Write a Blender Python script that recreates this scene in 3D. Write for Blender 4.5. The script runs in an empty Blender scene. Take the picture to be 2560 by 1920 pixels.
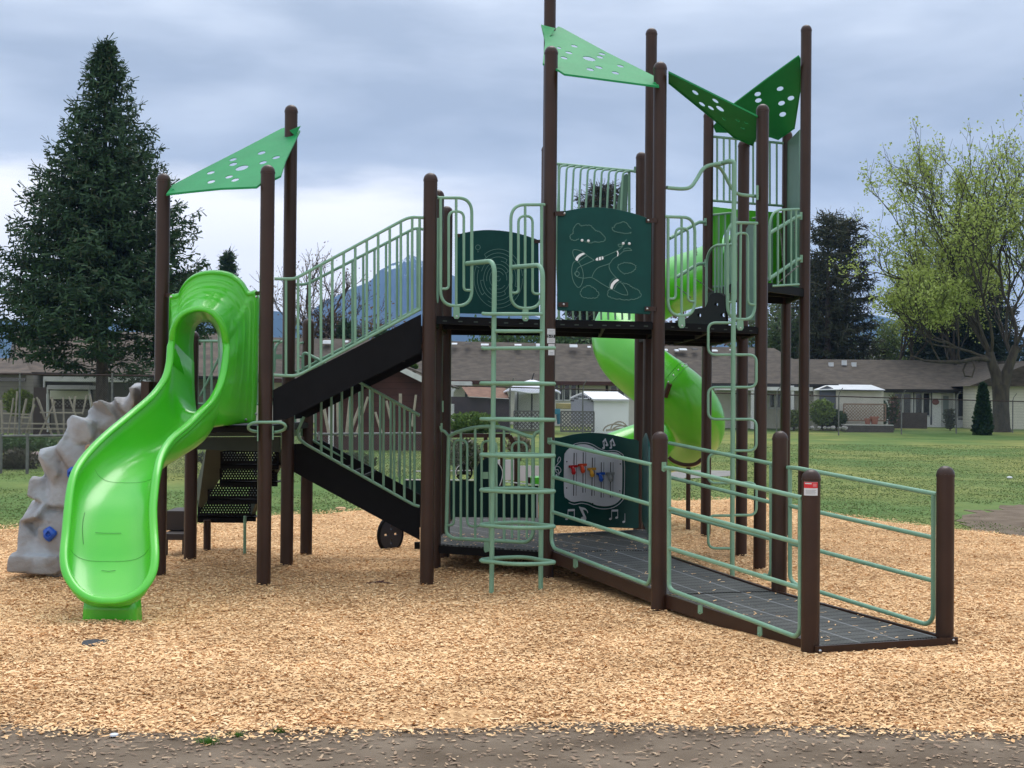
import bpy, bmesh, math, random
import numpy as np
from mathutils import Vector, Matrix, Quaternion

# ---------------------------------------------------------------- camera, sky, sun, exposure
F_PX, HZ, CAM_H, ROLL = 3700.0, 1001.0, 1.72, 0.50
SC = bpy.context.scene
COL = SC.collection
cd = bpy.data.cameras.new('camera'); cam = bpy.data.objects.new('camera', cd); COL.objects.link(cam)
cd.sensor_width = 36.0; cd.lens = F_PX / 2560.0 * 36.0
cd.clip_start = 0.1; cd.clip_end = 30000
PITCH = math.atan((HZ - 960.0) / F_PX)
RC = Matrix.Rotation(math.pi / 2 + PITCH, 3, 'X') @ Matrix.Rotation(math.radians(ROLL), 3, 'Z')
cam.location = (0, 0, CAM_H); cam.rotation_euler = RC.to_euler()
SC.camera = cam
SC.render.resolution_x, SC.render.resolution_y = 1024, 768

SUN_EL, SUN_AZ = math.radians(64), math.radians(12)   # azimuth clockwise from +Y: high beyond the structure, behind the cloud
world = bpy.data.worlds.new('World'); SC.world = world; world.use_nodes = True
def build_world():
    nt = world.node_tree; N = nt.nodes; L = nt.links; N.clear()
    out = N.new('ShaderNodeOutputWorld'); bg = N.new('ShaderNodeBackground')
    sky = N.new('ShaderNodeTexSky'); sky.sky_type = 'NISHITA'; sky.sun_disc = False
    sky.sun_elevation = SUN_EL; sky.sun_rotation = SUN_AZ
    tc = N.new('ShaderNodeTexCoord'); sep = N.new('ShaderNodeSeparateXYZ'); L.new(tc.outputs['Generated'], sep.inputs[0])
    def m(op, a, b=None, c=None):
        n = N.new('ShaderNodeMath'); n.operation = op
        for i, v in enumerate((a, b, c)):
            if v is None: continue
            if isinstance(v, (int, float)): n.inputs[i].default_value = v
            else: L.new(v, n.inputs[i])
        return n.outputs[0]
    # cloud banks stretched along the horizon
    el = m('MAXIMUM', sep.outputs['Z'], 0.0)
    mp = N.new('ShaderNodeMapping'); L.new(tc.outputs['Generated'], mp.inputs[0]); mp.inputs['Scale'].default_value = (2.0, 2.0, 7.0)
    mp.inputs['Location'].default_value = (0.55, 0.2, 0.4)
    n1 = N.new('ShaderNodeTexNoise'); L.new(mp.outputs[0], n1.inputs['Vector']); n1.inputs['Scale'].default_value = 1.7
    n1.inputs['Detail'].default_value = 5; n1.inputs['Roughness'].default_value = .5; n1.inputs['Distortion'].default_value = .35
    mp2 = N.new('ShaderNodeMapping'); L.new(tc.outputs['Generated'], mp2.inputs[0]); mp2.inputs['Scale'].default_value = (3.4, 3.4, 15.0)
    n2 = N.new('ShaderNodeTexNoise'); L.new(mp2.outputs[0], n2.inputs['Vector']); n2.inputs['Scale'].default_value = 2.2
    n2.inputs['Detail'].default_value = 6; n2.inputs['Roughness'].default_value = .55
    ns = m('ADD', m('MULTIPLY', n1.outputs[0], .80), m('MULTIPLY', n2.outputs[0], .20))
    cr = N.new('ShaderNodeValToRGB'); L.new(ns, cr.inputs[0]); e = cr.color_ramp.elements
    e[0].position = .38; e[0].color = (.350, .395, .460, 1)
    e[1].position = .60; e[1].color = (.645, .692, .755, 1)
    a = cr.color_ramp.elements.new(.485); a.color = (.475, .522, .59, 1)
    # pale clear strip low on the left, under the cloud edge
    edge = m('ADD', m('MULTIPLY', m('SUBTRACT', n2.outputs[0], .5), .05), .147)
    low = N.new('ShaderNodeMapRange'); low.interpolation_type = 'SMOOTHSTEP'
    L.new(m('SUBTRACT', edge, el), low.inputs[0]); low.inputs[1].default_value = -.012; low.inputs[2].default_value = .022
    left = N.new('ShaderNodeMapRange'); left.interpolation_type = 'SMOOTHSTEP'
    L.new(sep.outputs['X'], left.inputs[0]); left.inputs[1].default_value = .05; left.inputs[2].default_value = -.10
    w = m('MULTIPLY', low.outputs[0], left.outputs[0])
    mx = N.new('ShaderNodeMixRGB'); L.new(w, mx.inputs[0]); L.new(cr.outputs[0], mx.inputs[1]); mx.inputs[2].default_value = (1.22, 1.17, 1.12, 1)
    # whiter towards the right horizon
    r2 = N.new('ShaderNodeMapRange'); r2.interpolation_type = 'SMOOTHSTEP'; L.new(el, r2.inputs[0]); r2.inputs[1].default_value = .10; r2.inputs[2].default_value = .02
    mx2 = N.new('ShaderNodeMixRGB'); L.new(m('MULTIPLY', r2.outputs[0], .6), mx2.inputs[0]); L.new(mx.outputs[0], mx2.inputs[1]); mx2.inputs[2].default_value = (.78, .82, .88, 1)
    # an overcast sky is brighter overhead than at the horizon
    zen = m('MULTIPLY_ADD', m('SMOOTH_MIN', m('MULTIPLY', m('MAXIMUM', m('SUBTRACT', el, .2), 0.0), 1.6), 1.0, .1), 1.12, 1.0)
    vm = N.new('ShaderNodeVectorMath'); vm.operation = 'SCALE'; L.new(mx2.outputs[0], vm.inputs[0]); L.new(zen, vm.inputs['Scale'])
    # clear-sky light coming through, kept at the daylight strength
    sc2 = N.new('ShaderNodeVectorMath'); sc2.operation = 'SCALE'; L.new(sky.outputs[0], sc2.inputs[0]); sc2.inputs['Scale'].default_value = .012
    add = N.new('ShaderNodeVectorMath'); add.operation = 'ADD'; L.new(vm.outputs[0], add.inputs[0]); L.new(sc2.outputs[0], add.inputs[1])
    L.new(add.outputs[0], bg.inputs[0]); bg.inputs[1].default_value = 1.0
    L.new(bg.outputs[0], out.inputs[0])
build_world()
sd = bpy.data.lights.new('sun', 'SUN'); so = bpy.data.objects.new('sun', sd); COL.objects.link(so)
sd.energy = 1.5; sd.angle = math.radians(34); sd.color = (1.0, .955, .90)
_sv = Vector((math.sin(SUN_AZ) * math.cos(SUN_EL), math.cos(SUN_AZ) * math.cos(SUN_EL), math.sin(SUN_EL)))
so.rotation_euler = _sv.to_track_quat('Z', 'Y').to_euler(); so.location = _sv * 60
SC.view_settings.view_transform = 'Standard'; SC.view_settings.look = 'None'
SC.view_settings.exposure = 0.36; SC.view_settings.gamma = 1.0
SC.render.engine = 'CYCLES'
try:
    SC.cycles.use_denoising = True
    SC.cycles.max_bounces = 8; SC.cycles.transparent_max_bounces = 24
    SC.cycles.volume_bounces = 0
except Exception: pass

# ---------------------------------------------------------------- picture measurements -> world
CAMP = Vector((0, 0, CAM_H))
def ray(px, py):
    v = RC @ Vector(((px - 1280.0) / F_PX, (960.0 - py) / F_PX, -1.0))
    return v / v.y
def W(px, py, Y): return CAMP + ray(px, py) * Y
def GP(px, py, z=0.0):
    d = ray(px, py); return CAMP + d * ((z - CAM_H) / d.z)
def C(x0, y0, f):
    return lambda *p: [(x0 + a / f, y0 + b / f) for a, b in p]
class VPlane:                      # vertical plane through two ground points, moved `off` metres towards the viewer
    def __init__(s, P, Q, off=0.0):
        P = Vector((P[0], P[1], 0)); Q = Vector((Q[0], Q[1], 0)); s.d = (Q - P).normalized()
        s.n = Vector((s.d.y, -s.d.x, 0))
        if s.n.y > 0: s.n = -s.n
        s.P = P + s.n * off; s.Q = Q + s.n * off
    def __call__(s, px, py):
        d = ray(px, py); o = CAMP
        t = (s.P - Vector((o.x, o.y, 0))).dot(s.n) / Vector((d.x, d.y, 0)).dot(s.n)
        return o + d * t
    def tr(s, pts): return [s(*p) for p in pts]
class Plane3:
    def __init__(s, a, b, c): s.a = a; s.n = (b - a).cross(c - a).normalized()
    def __call__(s, px, py):
        d = ray(px, py); return CAMP + d * ((s.a - CAMP).dot(s.n) / d.dot(s.n))
    def tr(s, pts): return [s(*p) for p in pts]

# ---------------------------------------------------------------- mesh helpers
class MB:
    def __init__(s): s.v = []; s.f = []; s.ch = []
    def add(s, vs, fs):
        s.ch.append((list(vs), list(fs))); k = len(s.v); s.v += [tuple(v) for v in vs]; s.f += [tuple(i + k for i in f) for f in fs]; return s
    def tube(s, pts, r, n=10, closed=False, caps=True):
        pts = [Vector(p) for p in pts]; q = [pts[0]]
        for p in pts[1:]:
            if (p - q[-1]).length > 1e-5: q.append(p)
        pts = q; m = len(pts)
        if m < 2: return s
        R = r if isinstance(r, (list, tuple)) else [r] * m
        if len(R) < m: R = list(R) + [R[-1]] * (m - len(R))
        T = []
        for i in range(m):
            a = pts[(i - 1) % m] if (closed or i > 0) else pts[i]
            b = pts[(i + 1) % m] if (closed or i < m - 1) else pts[i]
            t = b - a; T.append(t.normalized() if t.length > 1e-9 else Vector((0, 0, 1)))
        up = Vector((0, 0, 1)) if abs(T[0].z) < .9 else Vector((0, 1, 0))
        u = T[0].cross(up).normalized(); vs = []
        for i in range(m):
            if i: 
                u = T[i - 1].rotation_difference(T[i]) @ u
                u = (u - T[i] * u.dot(T[i])).normalized()
            w = T[i].cross(u)
            for k in range(n):
                a = 2 * math.pi * k / n; vs.append(pts[i] + (u * math.cos(a) + w * math.sin(a)) * R[i])
        fs = []
        for i in range(m if closed else m - 1):
            j = (i + 1) % m
            for k in range(n):
                fs.append((i * n + k, i * n + (k + 1) % n, j * n + (k + 1) % n, j * n + k))
        if caps and not closed:
            fs.append(tuple(range(n - 1, -1, -1))); fs.append(tuple((m - 1) * n + k for k in range(n)))
        return s.add(vs, fs)
    def box(s, a, b):
        x0, y0, z0 = a; x1, y1, z1 = b
        return s.add([(x0, y0, z0), (x1, y0, z0), (x1, y1, z0), (x0, y1, z0), (x0, y0, z1), (x1, y0, z1), (x1, y1, z1), (x0, y1, z1)],
                     [(0, 3, 2, 1), (4, 5, 6, 7), (0, 1, 5, 4), (1, 2, 6, 5), (2, 3, 7, 6), (3, 0, 4, 7)])
    def bar(s, p, q, w, h):                       # box along p->q: w sideways, h upward (centred)
        p = Vector(p); q = Vector(q); t = (q - p).normalized()
        up = Vector((0, 0, 1)) if abs(t.z) < .95 else Vector((0, 1, 0))
        sd_ = t.cross(up).normalized() * (w / 2); u = sd_.normalized().cross(t).normalized() * (h / 2)
        vs = [p - sd_ - u, p + sd_ - u, p + sd_ + u, p - sd_ + u, q - sd_ - u, q + sd_ - u, q + sd_ + u, q - sd_ + u]
        return s.add(vs, [(0, 1, 2, 3), (7, 6, 5, 4), (0, 4, 5, 1), (1, 5, 6, 2), (2, 6, 7, 3), (3, 7, 4, 0)])
    def prism(s, pts, off):                       # polygon (3D) swept by vector off
        pts = [Vector(p) for p in pts]; off = Vector(off); n = len(pts)
        fs = [tuple(range(n - 1, -1, -1)), tuple(range(n, 2 * n))] + [(i, (i + 1) % n, n + (i + 1) % n, n + i) for i in range(n)]
        return s.add(pts + [p + off for p in pts], fs)
    def sphere(s, c, r, n=10, m=6, sc=(1, 1, 1), half=False):
        c = Vector(c); vs = []; fs = []
        lo = 0 if half else -math.pi / 2
        for i in range(m + 1):
            a = lo + (math.pi / 2 - lo) * i / m
            for k in range(n):
                b = 2 * math.pi * k / n
                vs.append(c + Vector((math.cos(a) * math.cos(b) * sc[0], math.cos(a) * math.sin(b) * sc[1], math.sin(a) * sc[2])) * r)
        for i in range(m):
            for k in range(n): fs.append((i * n + k, i * n + (k + 1) % n, (i + 1) * n + (k + 1) % n, (i + 1) * n + k))
        fs.append(tuple(range(n - 1, -1, -1)))
        return s.add(vs, fs)
    def grid(s, rows, closed=False):
        n = len(rows[0]); m = len(rows); vs = [p for r in rows for p in r]; fs = []
        for i in range(m - 1):
            for k in range(n if closed else n - 1):
                k2 = (k + 1) % n; fs.append((i * n + k, i * n + k2, (i + 1) * n + k2, (i + 1) * n + k))
        return s.add(vs, fs)
WL = {}                                           # world location of every object (nothing is rotated)
def empty(name, loc, parent=None):
    o = bpy.data.objects.new(name, None); COL.objects.link(o); o.empty_display_size = .2
    loc = Vector(loc); WL[o] = loc
    if parent: o.parent = parent; o.location = loc - WL[parent]
    else: o.location = loc
    return o
def tag(o, label=None, cat=None, group=None, kind=None):
    if label: o['label'] = label
    if cat: o['category'] = cat
    if group: o['group'] = group
    if kind: o['kind'] = kind
    return o
def link(name, me, loc, parent=None):
    o = bpy.data.objects.new(name, me); COL.objects.link(o); WL[o] = Vector(loc)
    if parent: o.parent = parent; o.location = Vector(loc) - WL[parent]
    else: o.location = loc
    return o
def npmesh(name, V, Fq, mat, parent=None, smooth=False, loc=None):
    V = np.asarray(V, dtype=np.float32).reshape(-1, 3); Fq = np.asarray(Fq, dtype=np.int32)
    if loc is None:
        loc = Vector(((V[:, 0].min() + V[:, 0].max()) / 2, (V[:, 1].min() + V[:, 1].max()) / 2, V[:, 2].min()))
    V = V - np.array(loc, dtype=np.float32)
    me = bpy.data.meshes.new(name); k = Fq.shape[1]; m = Fq.shape[0]
    me.vertices.add(len(V)); me.vertices.foreach_set('co', V.ravel())
    me.loops.add(m * k); me.loops.foreach_set('vertex_index', Fq.ravel())
    me.polygons.add(m); me.polygons.foreach_set('loop_start', np.arange(0, m * k, k, dtype=np.int32))
    me.polygons.foreach_set('loop_total', np.full(m, k, dtype=np.int32))
    if smooth: me.polygons.foreach_set('use_smooth', np.ones(m, dtype=bool))
    me.materials.append(mat); me.update(); me.validate()
    return link(name, me, loc, parent)
def build(mb, name, mat, parent=None, smooth=False, label=None, bevel=0, angle=40, solid=0, fixn=False):
    V = mb.v
    xs = [v[0] for v in V]; ys = [v[1] for v in V]; zs = [v[2] for v in V]
    loc = Vector(((min(xs) + max(xs)) / 2, (min(ys) + max(ys)) / 2, min(zs)))
    me = bpy.data.meshes.new(name); me.from_pydata([(v[0] - loc.x, v[1] - loc.y, v[2] - loc.z) for v in V], [], mb.f)
    if fixn:
        bm = bmesh.new(); bm.from_mesh(me); bmesh.ops.recalc_face_normals(bm, faces=bm.faces[:]); bm.to_mesh(me); bm.free()
    me.materials.append(mat); me.update()
    if smooth:
        me.polygons.foreach_set('use_smooth', [True] * len(me.polygons))
        try: me.set_sharp_from_angle(angle=math.radians(angle))
        except Exception: pass
    o = link(name, me, loc, parent)
    if solid:
        s = o.modifiers.new('s', 'SOLIDIFY'); s.thickness = solid; s.offset = 0
    if bevel:
        b = o.modifiers.new('b', 'BEVEL'); b.width = bevel; b.segments = 2; b.limit_method = 'ANGLE'
    if label: o['label'] = label
    return o
def each(mb, name, mat, parent=None, smooth=False, group=1, **k):
    """one object per piece (`group` consecutive shapes make a piece)"""
    out = []
    for i in range(0, len(mb.ch), group):
        b = MB()
        for vs, fs in mb.ch[i:i + group]: b.add(vs, fs)
        out.append(build(b, name, mat, parent, smooth, **k))
    return out
def fillet(pts, r, seg=5, closed=False):
    pts = [Vector(p) for p in pts]; n = len(pts); out = []
    for i in range(n):
        if not closed and (i == 0 or i == n - 1): out.append(pts[i]); continue
        a, b, c = pts[i - 1], pts[i], pts[(i + 1) % n]
        u = a - b; v = c - b; lu, lv = u.length, v.length
        if lu < 1e-6 or lv < 1e-6: out.append(b); continue
        d = min(r, lu * .49, lv * .49); p = b + u / lu * d; q = b + v / lv * d
        for k in range(seg + 1):
            t = k / seg; out.append(p * (1 - t) ** 2 + b * 2 * t * (1 - t) + q * t * t)
    return out
def spline(pts, k=6, closed=False):               # Catmull-Rom through the points
    P = [Vector(p) for p in pts]; n = len(P); out = []
    for i in range(n if closed else n - 1):
        p0 = P[(i - 1) % n] if (closed or i > 0) else P[0]; p1 = P[i]; p2 = P[(i + 1) % n]
        p3 = P[(i + 2) % n] if (closed or i < n - 2) else P[-1]
        for j in range(k):
            t = j / k
            out.append(.5 * ((2 * p1) + (-p0 + p2) * t + (2 * p0 - 5 * p1 + 4 * p2 - p3) * t * t + (-p0 + 3 * p1 - 3 * p2 + p3) * t ** 3))
    if not closed: out.append(P[-1])
    return out
def spl2(pts, k=6, closed=False): return [(p.x, p.y) for p in spline([(a, b, 0) for a, b in pts], k, closed)]
def plate(name, mat, parent, outline, holes=(), t=.012, label=None, bevel=.0015):
    """flat sheet from 3D outline, real holes cut through"""
    P = [Vector(p) for p in outline]; o = P[0]
    nrm = Vector((0, 0, 0))
    for i in range(len(P)): nrm += (P[i] - o).cross(P[(i + 1) % len(P)] - o)
    nrm.normalize(); ex = (P[1] - o).normalized(); ex = (ex - nrm * ex.dot(nrm)).normalized(); ey = nrm.cross(ex)
    cu = bpy.data.curves.new(name, 'CURVE'); cu.dimensions = '2D'; cu.fill_mode = 'BOTH'; cu.extrude = max(t / 2 - bevel, .0004)
    cu.bevel_depth = bevel; cu.bevel_resolution = 1
    for loop in [P] + [list(h) for h in holes]:
        sp = cu.splines.new('POLY'); sp.points.add(len(loop) - 1); sp.use_cyclic_u = True
        for i, p in enumerate(loop):
            d = Vector(p) - o; sp.points[i].co = (d.dot(ex), d.dot(ey), 0, 1)
    tmp = bpy.data.objects.new(name, cu); me = bpy.data.meshes.new_from_object(tmp)
    bpy.data.objects.remove(tmp); bpy.data.curves.remove(cu)
    M = Matrix((ex, ey, nrm)).transposed().to_4x4(); M.translation = o
    me.transform(M)
    vs = [v.co.copy() for v in me.vertices]
    loc = Vector(((min(v.x for v in vs) + max(v.x for v in vs)) / 2, (min(v.y for v in vs) + max(v.y for v in vs)) / 2, min(v.z for v in vs)))
    me.transform(Matrix.Translation(-loc)); me.materials.clear(); me.materials.append(mat)
    ob = link(name, me, loc, parent)
    if label: ob['label'] = label
    return ob
def textmesh(name, body, size, mat, parent, origin, ex, ey, nrm):
    cu = bpy.data.curves.new(name, 'FONT'); cu.body = body; cu.size = size; cu.extrude = .0006; cu.align_x = 'CENTER'; cu.align_y = 'CENTER'
    tmp = bpy.data.objects.new(name, cu); me = bpy.data.meshes.new_from_object(tmp)
    bpy.data.objects.remove(tmp); bpy.data.curves.remove(cu)
    M = Matrix((ex, ey, nrm)).transposed().to_4x4(); me.transform(M); me.materials.clear(); me.materials.append(mat)
    return link(name, me, origin, parent)

# ---------------------------------------------------------------- materials
def mat(name, col, rough=.5, col2=None, nscale=8.0, bump=0.0, bscale=60.0, metal=0.0, coat=0.0, spec=.5, island=None, bands=None, detail=4, nmix=(.35, .65), aniso=(1, 1, 1), sub=0.0):
    m = bpy.data.materials.new(name); m.use_nodes = True; nt = m.node_tree; N = nt.nodes; L = nt.links
    b = N['Principled BSDF']; b.inputs['Roughness'].default_value = rough; b.inputs['Metallic'].default_value = metal
    b.inputs['Specular IOR Level'].default_value = spec; b.inputs['Coat Weight'].default_value = coat; b.inputs['Coat Roughness'].default_value = .12
    b.inputs['Base Color'].default_value = (*col, 1)
    tc = N.new('ShaderNodeTexCoord'); mp = N.new('ShaderNodeMapping'); mp.inputs['Scale'].default_value = aniso; L.new(tc.outputs['Object'], mp.inputs[0])
    cout = None
    if col2 is not None:
        n = N.new('ShaderNodeTexNoise'); n.inputs['Scale'].default_value = nscale; n.inputs['Detail'].default_value = detail; L.new(mp.outputs[0], n.inputs['Vector'])
        r = N.new('ShaderNodeValToRGB'); r.color_ramp.elements[0].position = nmix[0]; r.color_ramp.elements[1].position = nmix[1]
        r.color_ramp.elements[0].color = (*col, 1); r.color_ramp.elements[1].color = (*col2, 1)
        L.new(n.outputs[0], r.inputs[0]); cout = r.outputs[0]
    if island:                                     # palette picked per loose piece
        g = N.new('ShaderNodeNewGeometry'); r = N.new('ShaderNodeValToRGB'); r.color_ramp.interpolation = 'LINEAR'
        el = r.color_ramp.elements
        for i, c in enumerate(island):
            p = i / (len(island) - 1)
            if i == 0: e = el[0]; e.position = 0
            elif i == len(island) - 1: e = el[-1]; e.position = 1
            else: e = el.new(p)
            e.color = (*c, 1)
        L.new(g.outputs['Random Per Island'], r.inputs[0])
        if cout is not None:
            mx = N.new('ShaderNodeMixRGB'); mx.inputs[0].default_value = .5; L.new(cout, mx.inputs[1]); L.new(r.outputs[0], mx.inputs[2]); cout = mx.outputs[0]
        else: cout = r.outputs[0]
    hgt = None
    if bands:                                      # (axis, period, dark factor)
        ax, per, dk = bands; w = N.new('ShaderNodeTexWave'); w.bands_direction = ax; w.wave_profile = 'SAW' ; w.inputs['Scale'].default_value = .314159 / per
        w.inputs['Distortion'].default_value = .4; w.inputs['Detail Scale'].default_value = 3
        L.new(tc.outputs['Object'], w.inputs[0]); hgt = w.outputs['Fac']
        r = N.new('ShaderNodeValToRGB'); r.color_ramp.elements[0].position = 0; r.color_ramp.elements[1].position = .14
        r.color_ramp.elements[0].color = (dk, dk, dk, 1); r.color_ramp.elements[1].color = (1, 1, 1, 1); L.new(w.outputs['Fac'], r.inputs[0])
        mx = N.new('ShaderNodeMixRGB'); mx.blend_type = 'MULTIPLY'; mx.inputs[0].default_value = 1
        if cout is not None: L.new(cout, mx.inputs[1])
        else: mx.inputs[1].default_value = (*col, 1)
        L.new(r.outputs[0], mx.inputs[2]); cout = mx.outputs[0]
    if cout is not None: L.new(cout, b.inputs['Base Color'])
    if bump:
        n = N.new('ShaderNodeTexNoise'); n.inputs['Scale'].default_value = bscale; n.inputs['Detail'].default_value = 3; L.new(mp.outputs[0], n.inputs['Vector'])
        bp = N.new('ShaderNodeBump'); bp.inputs['Strength'].default_value = bump; bp.inputs['Distance'].default_value = .02; L.new(n.outputs[0], bp.inputs['Height'])
        L.new(bp.outputs[0], b.inputs['Normal'])
        rr = N.new('ShaderNodeMapRange'); rr.inputs[3].default_value = max(rough - .06, .02); rr.inputs[4].default_value = min(rough + .1, 1); L.new(n.outputs[0], rr.inputs[0]); L.new(rr.outputs[0], b.inputs['Roughness'])
    if sub: b.inputs['Subsurface Weight'].default_value = sub; b.inputs['Subsurface Radius'].default_value = (.02, .06, .01); b.inputs['Subsurface Scale'].default_value = .1
    return m
def leafmat(name, cols, rough=.6, trans=.25):
    m = mat(name, cols[0], rough, island=cols, spec=.25)
    nt = m.node_tree; N = nt.nodes; L = nt.links; b = N['Principled BSDF']; out = N['Material Output']
    t = N.new('ShaderNodeBsdfTranslucent'); mx = N.new('ShaderNodeMixShader'); mx.inputs[0].default_value = trans
    src = b.inputs['Base Color'].links[0].from_socket; L.new(src, t.inputs[0]); L.new(b.outputs[0], mx.inputs[1]); L.new(t.outputs[0], mx.inputs[2]); L.new(mx.outputs[0], out.inputs[0])
    return m
M = {}
M['post'] = mat('brown_steel', (.031, .0143, .0086), .32, (.041, .019, .0118), 3, .10, 240, coat=.0, spec=.30)
M['rail'] = mat('sage_steel', (.160, .305, .202), .42, (.192, .350, .236), 5, .10, 180, spec=.45)
M['sagepanel'] = mat('sage_panel', (.085, .175, .125), .5, (.10, .20, .145), 4, .05, 90, spec=.35)
M['slide'] = mat('lime_plastic', (.050, .46, .014), .30, (.082, .50, .022), 1.6, .0, 7, coat=.25, sub=.08)
M['tube'] = mat('lime_tube', (.075, .46, .016), .28, (.095, .49, .02), 2.0, .0, 14, coat=.25)
M['roof'] = mat('green_roof', (.014, .215, .066), .5, (.018, .245, .076), 3, .03, 40, coat=.0, spec=.16)
M['panel'] = mat('teal_panel', (.0026, .045, .038), .5, (.0035, .054, .046), 6, .08, 300, spec=.2)
M['etch'] = mat('etched_line', (.15, .28, .23), .6, spec=.2)
M['white'] = mat('white_plastic', (.58, .59, .64), .5, (.64, .65, .69), 6, .05, 120)
M['black'] = mat('black_steel', (.0022, .0022, .0028), .6, (.0040, .0040, .0048), 8, .1, 200, spec=.15)
M['boltm'] = mat('bolt_steel', (.55, .56, .57), .3, metal=.9)
M['grey'] = mat('fascia_grey', (.034, .050, .040), .55, (.042, .060, .048), 5, .05, 100, spec=.3)
M['rock'] = mat('climber_plastic', (.235, .226, .224), .62, (.31, .33, .355), 2.6, .5, 22, nmix=(.44, .56), detail=3)
M['blue'] = mat('blue_hold', (.012, .07, .38), .35, (.015, .09, .45), 9)
M['tan'] = mat('tan_hold', (.38, .24, .15), .5, (.44, .28, .18), 9)
def matmat():
    m = mat('rubber_mat', (.105, .107, .100), .8, (.145, .148, .138), 4, 0, 60, spec=.2)
    nt = m.node_tree; N = nt.nodes; L = nt.links; b = N['Principled BSDF']
    tc = N.new('ShaderNodeTexCoord'); mp = N.new('ShaderNodeMapping'); mp.inputs['Rotation'].default_value = (0, 0, math.radians(-25.5)); L.new(tc.outputs['Object'], mp.inputs[0])
    def wave(d, per):
        w = N.new('ShaderNodeTexWave'); w.bands_direction = d; w.wave_profile = 'SIN'; w.inputs['Scale'].default_value = .314159 / per; L.new(mp.outputs[0], w.inputs[0]); return w.outputs['Fac']
    w1 = wave('X', .026); w2 = wave('X', .33); w3 = wave('Y', .11)
    r1 = N.new('ShaderNodeValToRGB'); r1.color_ramp.elements[0].position = .25; r1.color_ramp.elements[1].position = .7; r1.color_ramp.elements[0].color = (.22, .22, .22, 1); L.new(w1, r1.inputs[0])
    r2 = N.new('ShaderNodeValToRGB'); r2.color_ramp.elements[0].position = .982; r2.color_ramp.elements[1].position = .996; r2.color_ramp.elements[0].color = (0, 0, 0, 1); r2.color_ramp.elements[1].color = (.09, .095, .10, 1); L.new(w2, r2.inputs[0])
    r3 = N.new('ShaderNodeValToRGB'); r3.color_ramp.elements[0].position = .0; r3.color_ramp.elements[1].position = .25; r3.color_ramp.elements[0].color = (.55, .55, .55, 1); L.new(w3, r3.inputs[0])
    src = b.inputs['Base Color'].links[0].from_socket
    m1 = N.new('ShaderNodeMixRGB'); m1.blend_type = 'MULTIPLY'; m1.inputs[0].default_value = 1; L.new(src, m1.inputs[1]); L.new(r1.outputs[0], m1.inputs[2])
    m3 = N.new('ShaderNodeMixRGB'); m3.blend_type = 'MULTIPLY'; m3.inputs[0].default_value = 1; L.new(m1.outputs[0], m3.inputs[1]); L.new(r3.outputs[0], m3.inputs[2])
    m2 = N.new('ShaderNodeMixRGB'); m2.blend_type = 'ADD'; m2.inputs[0].default_value = 1; L.new(m3.outputs[0], m2.inputs[1]); L.new(r2.outputs[0], m2.inputs[2])
    L.new(m2.outputs[0], b.inputs['Base Color'])
    bp = N.new('ShaderNodeBump'); bp.inputs['Strength'].default_value = .35; bp.inputs['Distance'].default_value = .006; L.new(w1, bp.inputs['Height']); L.new(bp.outputs[0], b.inputs['Normal'])
    return m
M['mat'] = matmat()
def alpha_mat(name, base, kind, per, cov):
    """metal sheet whose holes are cut by a procedural mask"""
    m = bpy.data.materials.new(name); m.use_nodes = True; nt = m.node_tree; N = nt.nodes; L = nt.links
    b = N['Principled BSDF']; out = N['Material Output']; b.inputs['Base Color'].default_value = (*base, 1); b.inputs['Roughness'].default_value = .5
    tc = N.new('ShaderNodeTexCoord'); sp = N.new('ShaderNodeSeparateXYZ'); L.new(tc.outputs['Object'], sp.inputs[0])
    def mm(op, a, c=None):
        n = N.new('ShaderNodeMath'); n.operation = op
        for i, v in enumerate((a, c)):
            if v is None: continue
            if isinstance(v, (int, float)): n.inputs[i].default_value = v
            else: L.new(v, n.inputs[i])
        return n.outputs[0]
    if kind == 'mesh':
        a = mm('MULTIPLY', mm('ADD', sp.outputs['X'], sp.outputs['Z']), 1 / per); c = mm('MULTIPLY', mm('SUBTRACT', sp.outputs['X'], sp.outputs['Z']), 1 / per)
        f1 = mm('LESS_THAN', mm('FRACT', mm('ADD', a, 1000)), cov); f2 = mm('LESS_THAN', mm('FRACT', mm('ADD', c, 1000)), cov)
        fac = mm('MAXIMUM', f1, f2)
    mx = N.new('ShaderNodeMixShader'); tr = N.new('ShaderNodeBsdfTransparent'); L.new(fac, mx.inputs[0]); L.new(tr.outputs[0], mx.inputs[1]); L.new(b.outputs[0], mx.inputs[2]); L.new(mx.outputs[0], out.inputs[0])
    return m
M['mesh_far'] = alpha_mat('chain_mesh', (.13, .135, .14), 'mesh', .075, .075)
M['mesh_left'] = alpha_mat('chain_mesh_left', (.13, .13, .13), 'mesh', .075, .06)
M['mesh_low'] = alpha_mat('chain_mesh_low', (.09, .09, .09), 'mesh', .06, .12)
M['galv'] = mat('galvanised', (.10, .10, .095), .6, (.16, .16, .15), 6, spec=.3)
M['rust'] = mat('rusty_rail', (.035, .022, .018), .8, (.06, .042, .034), 5, spec=.2)
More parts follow.
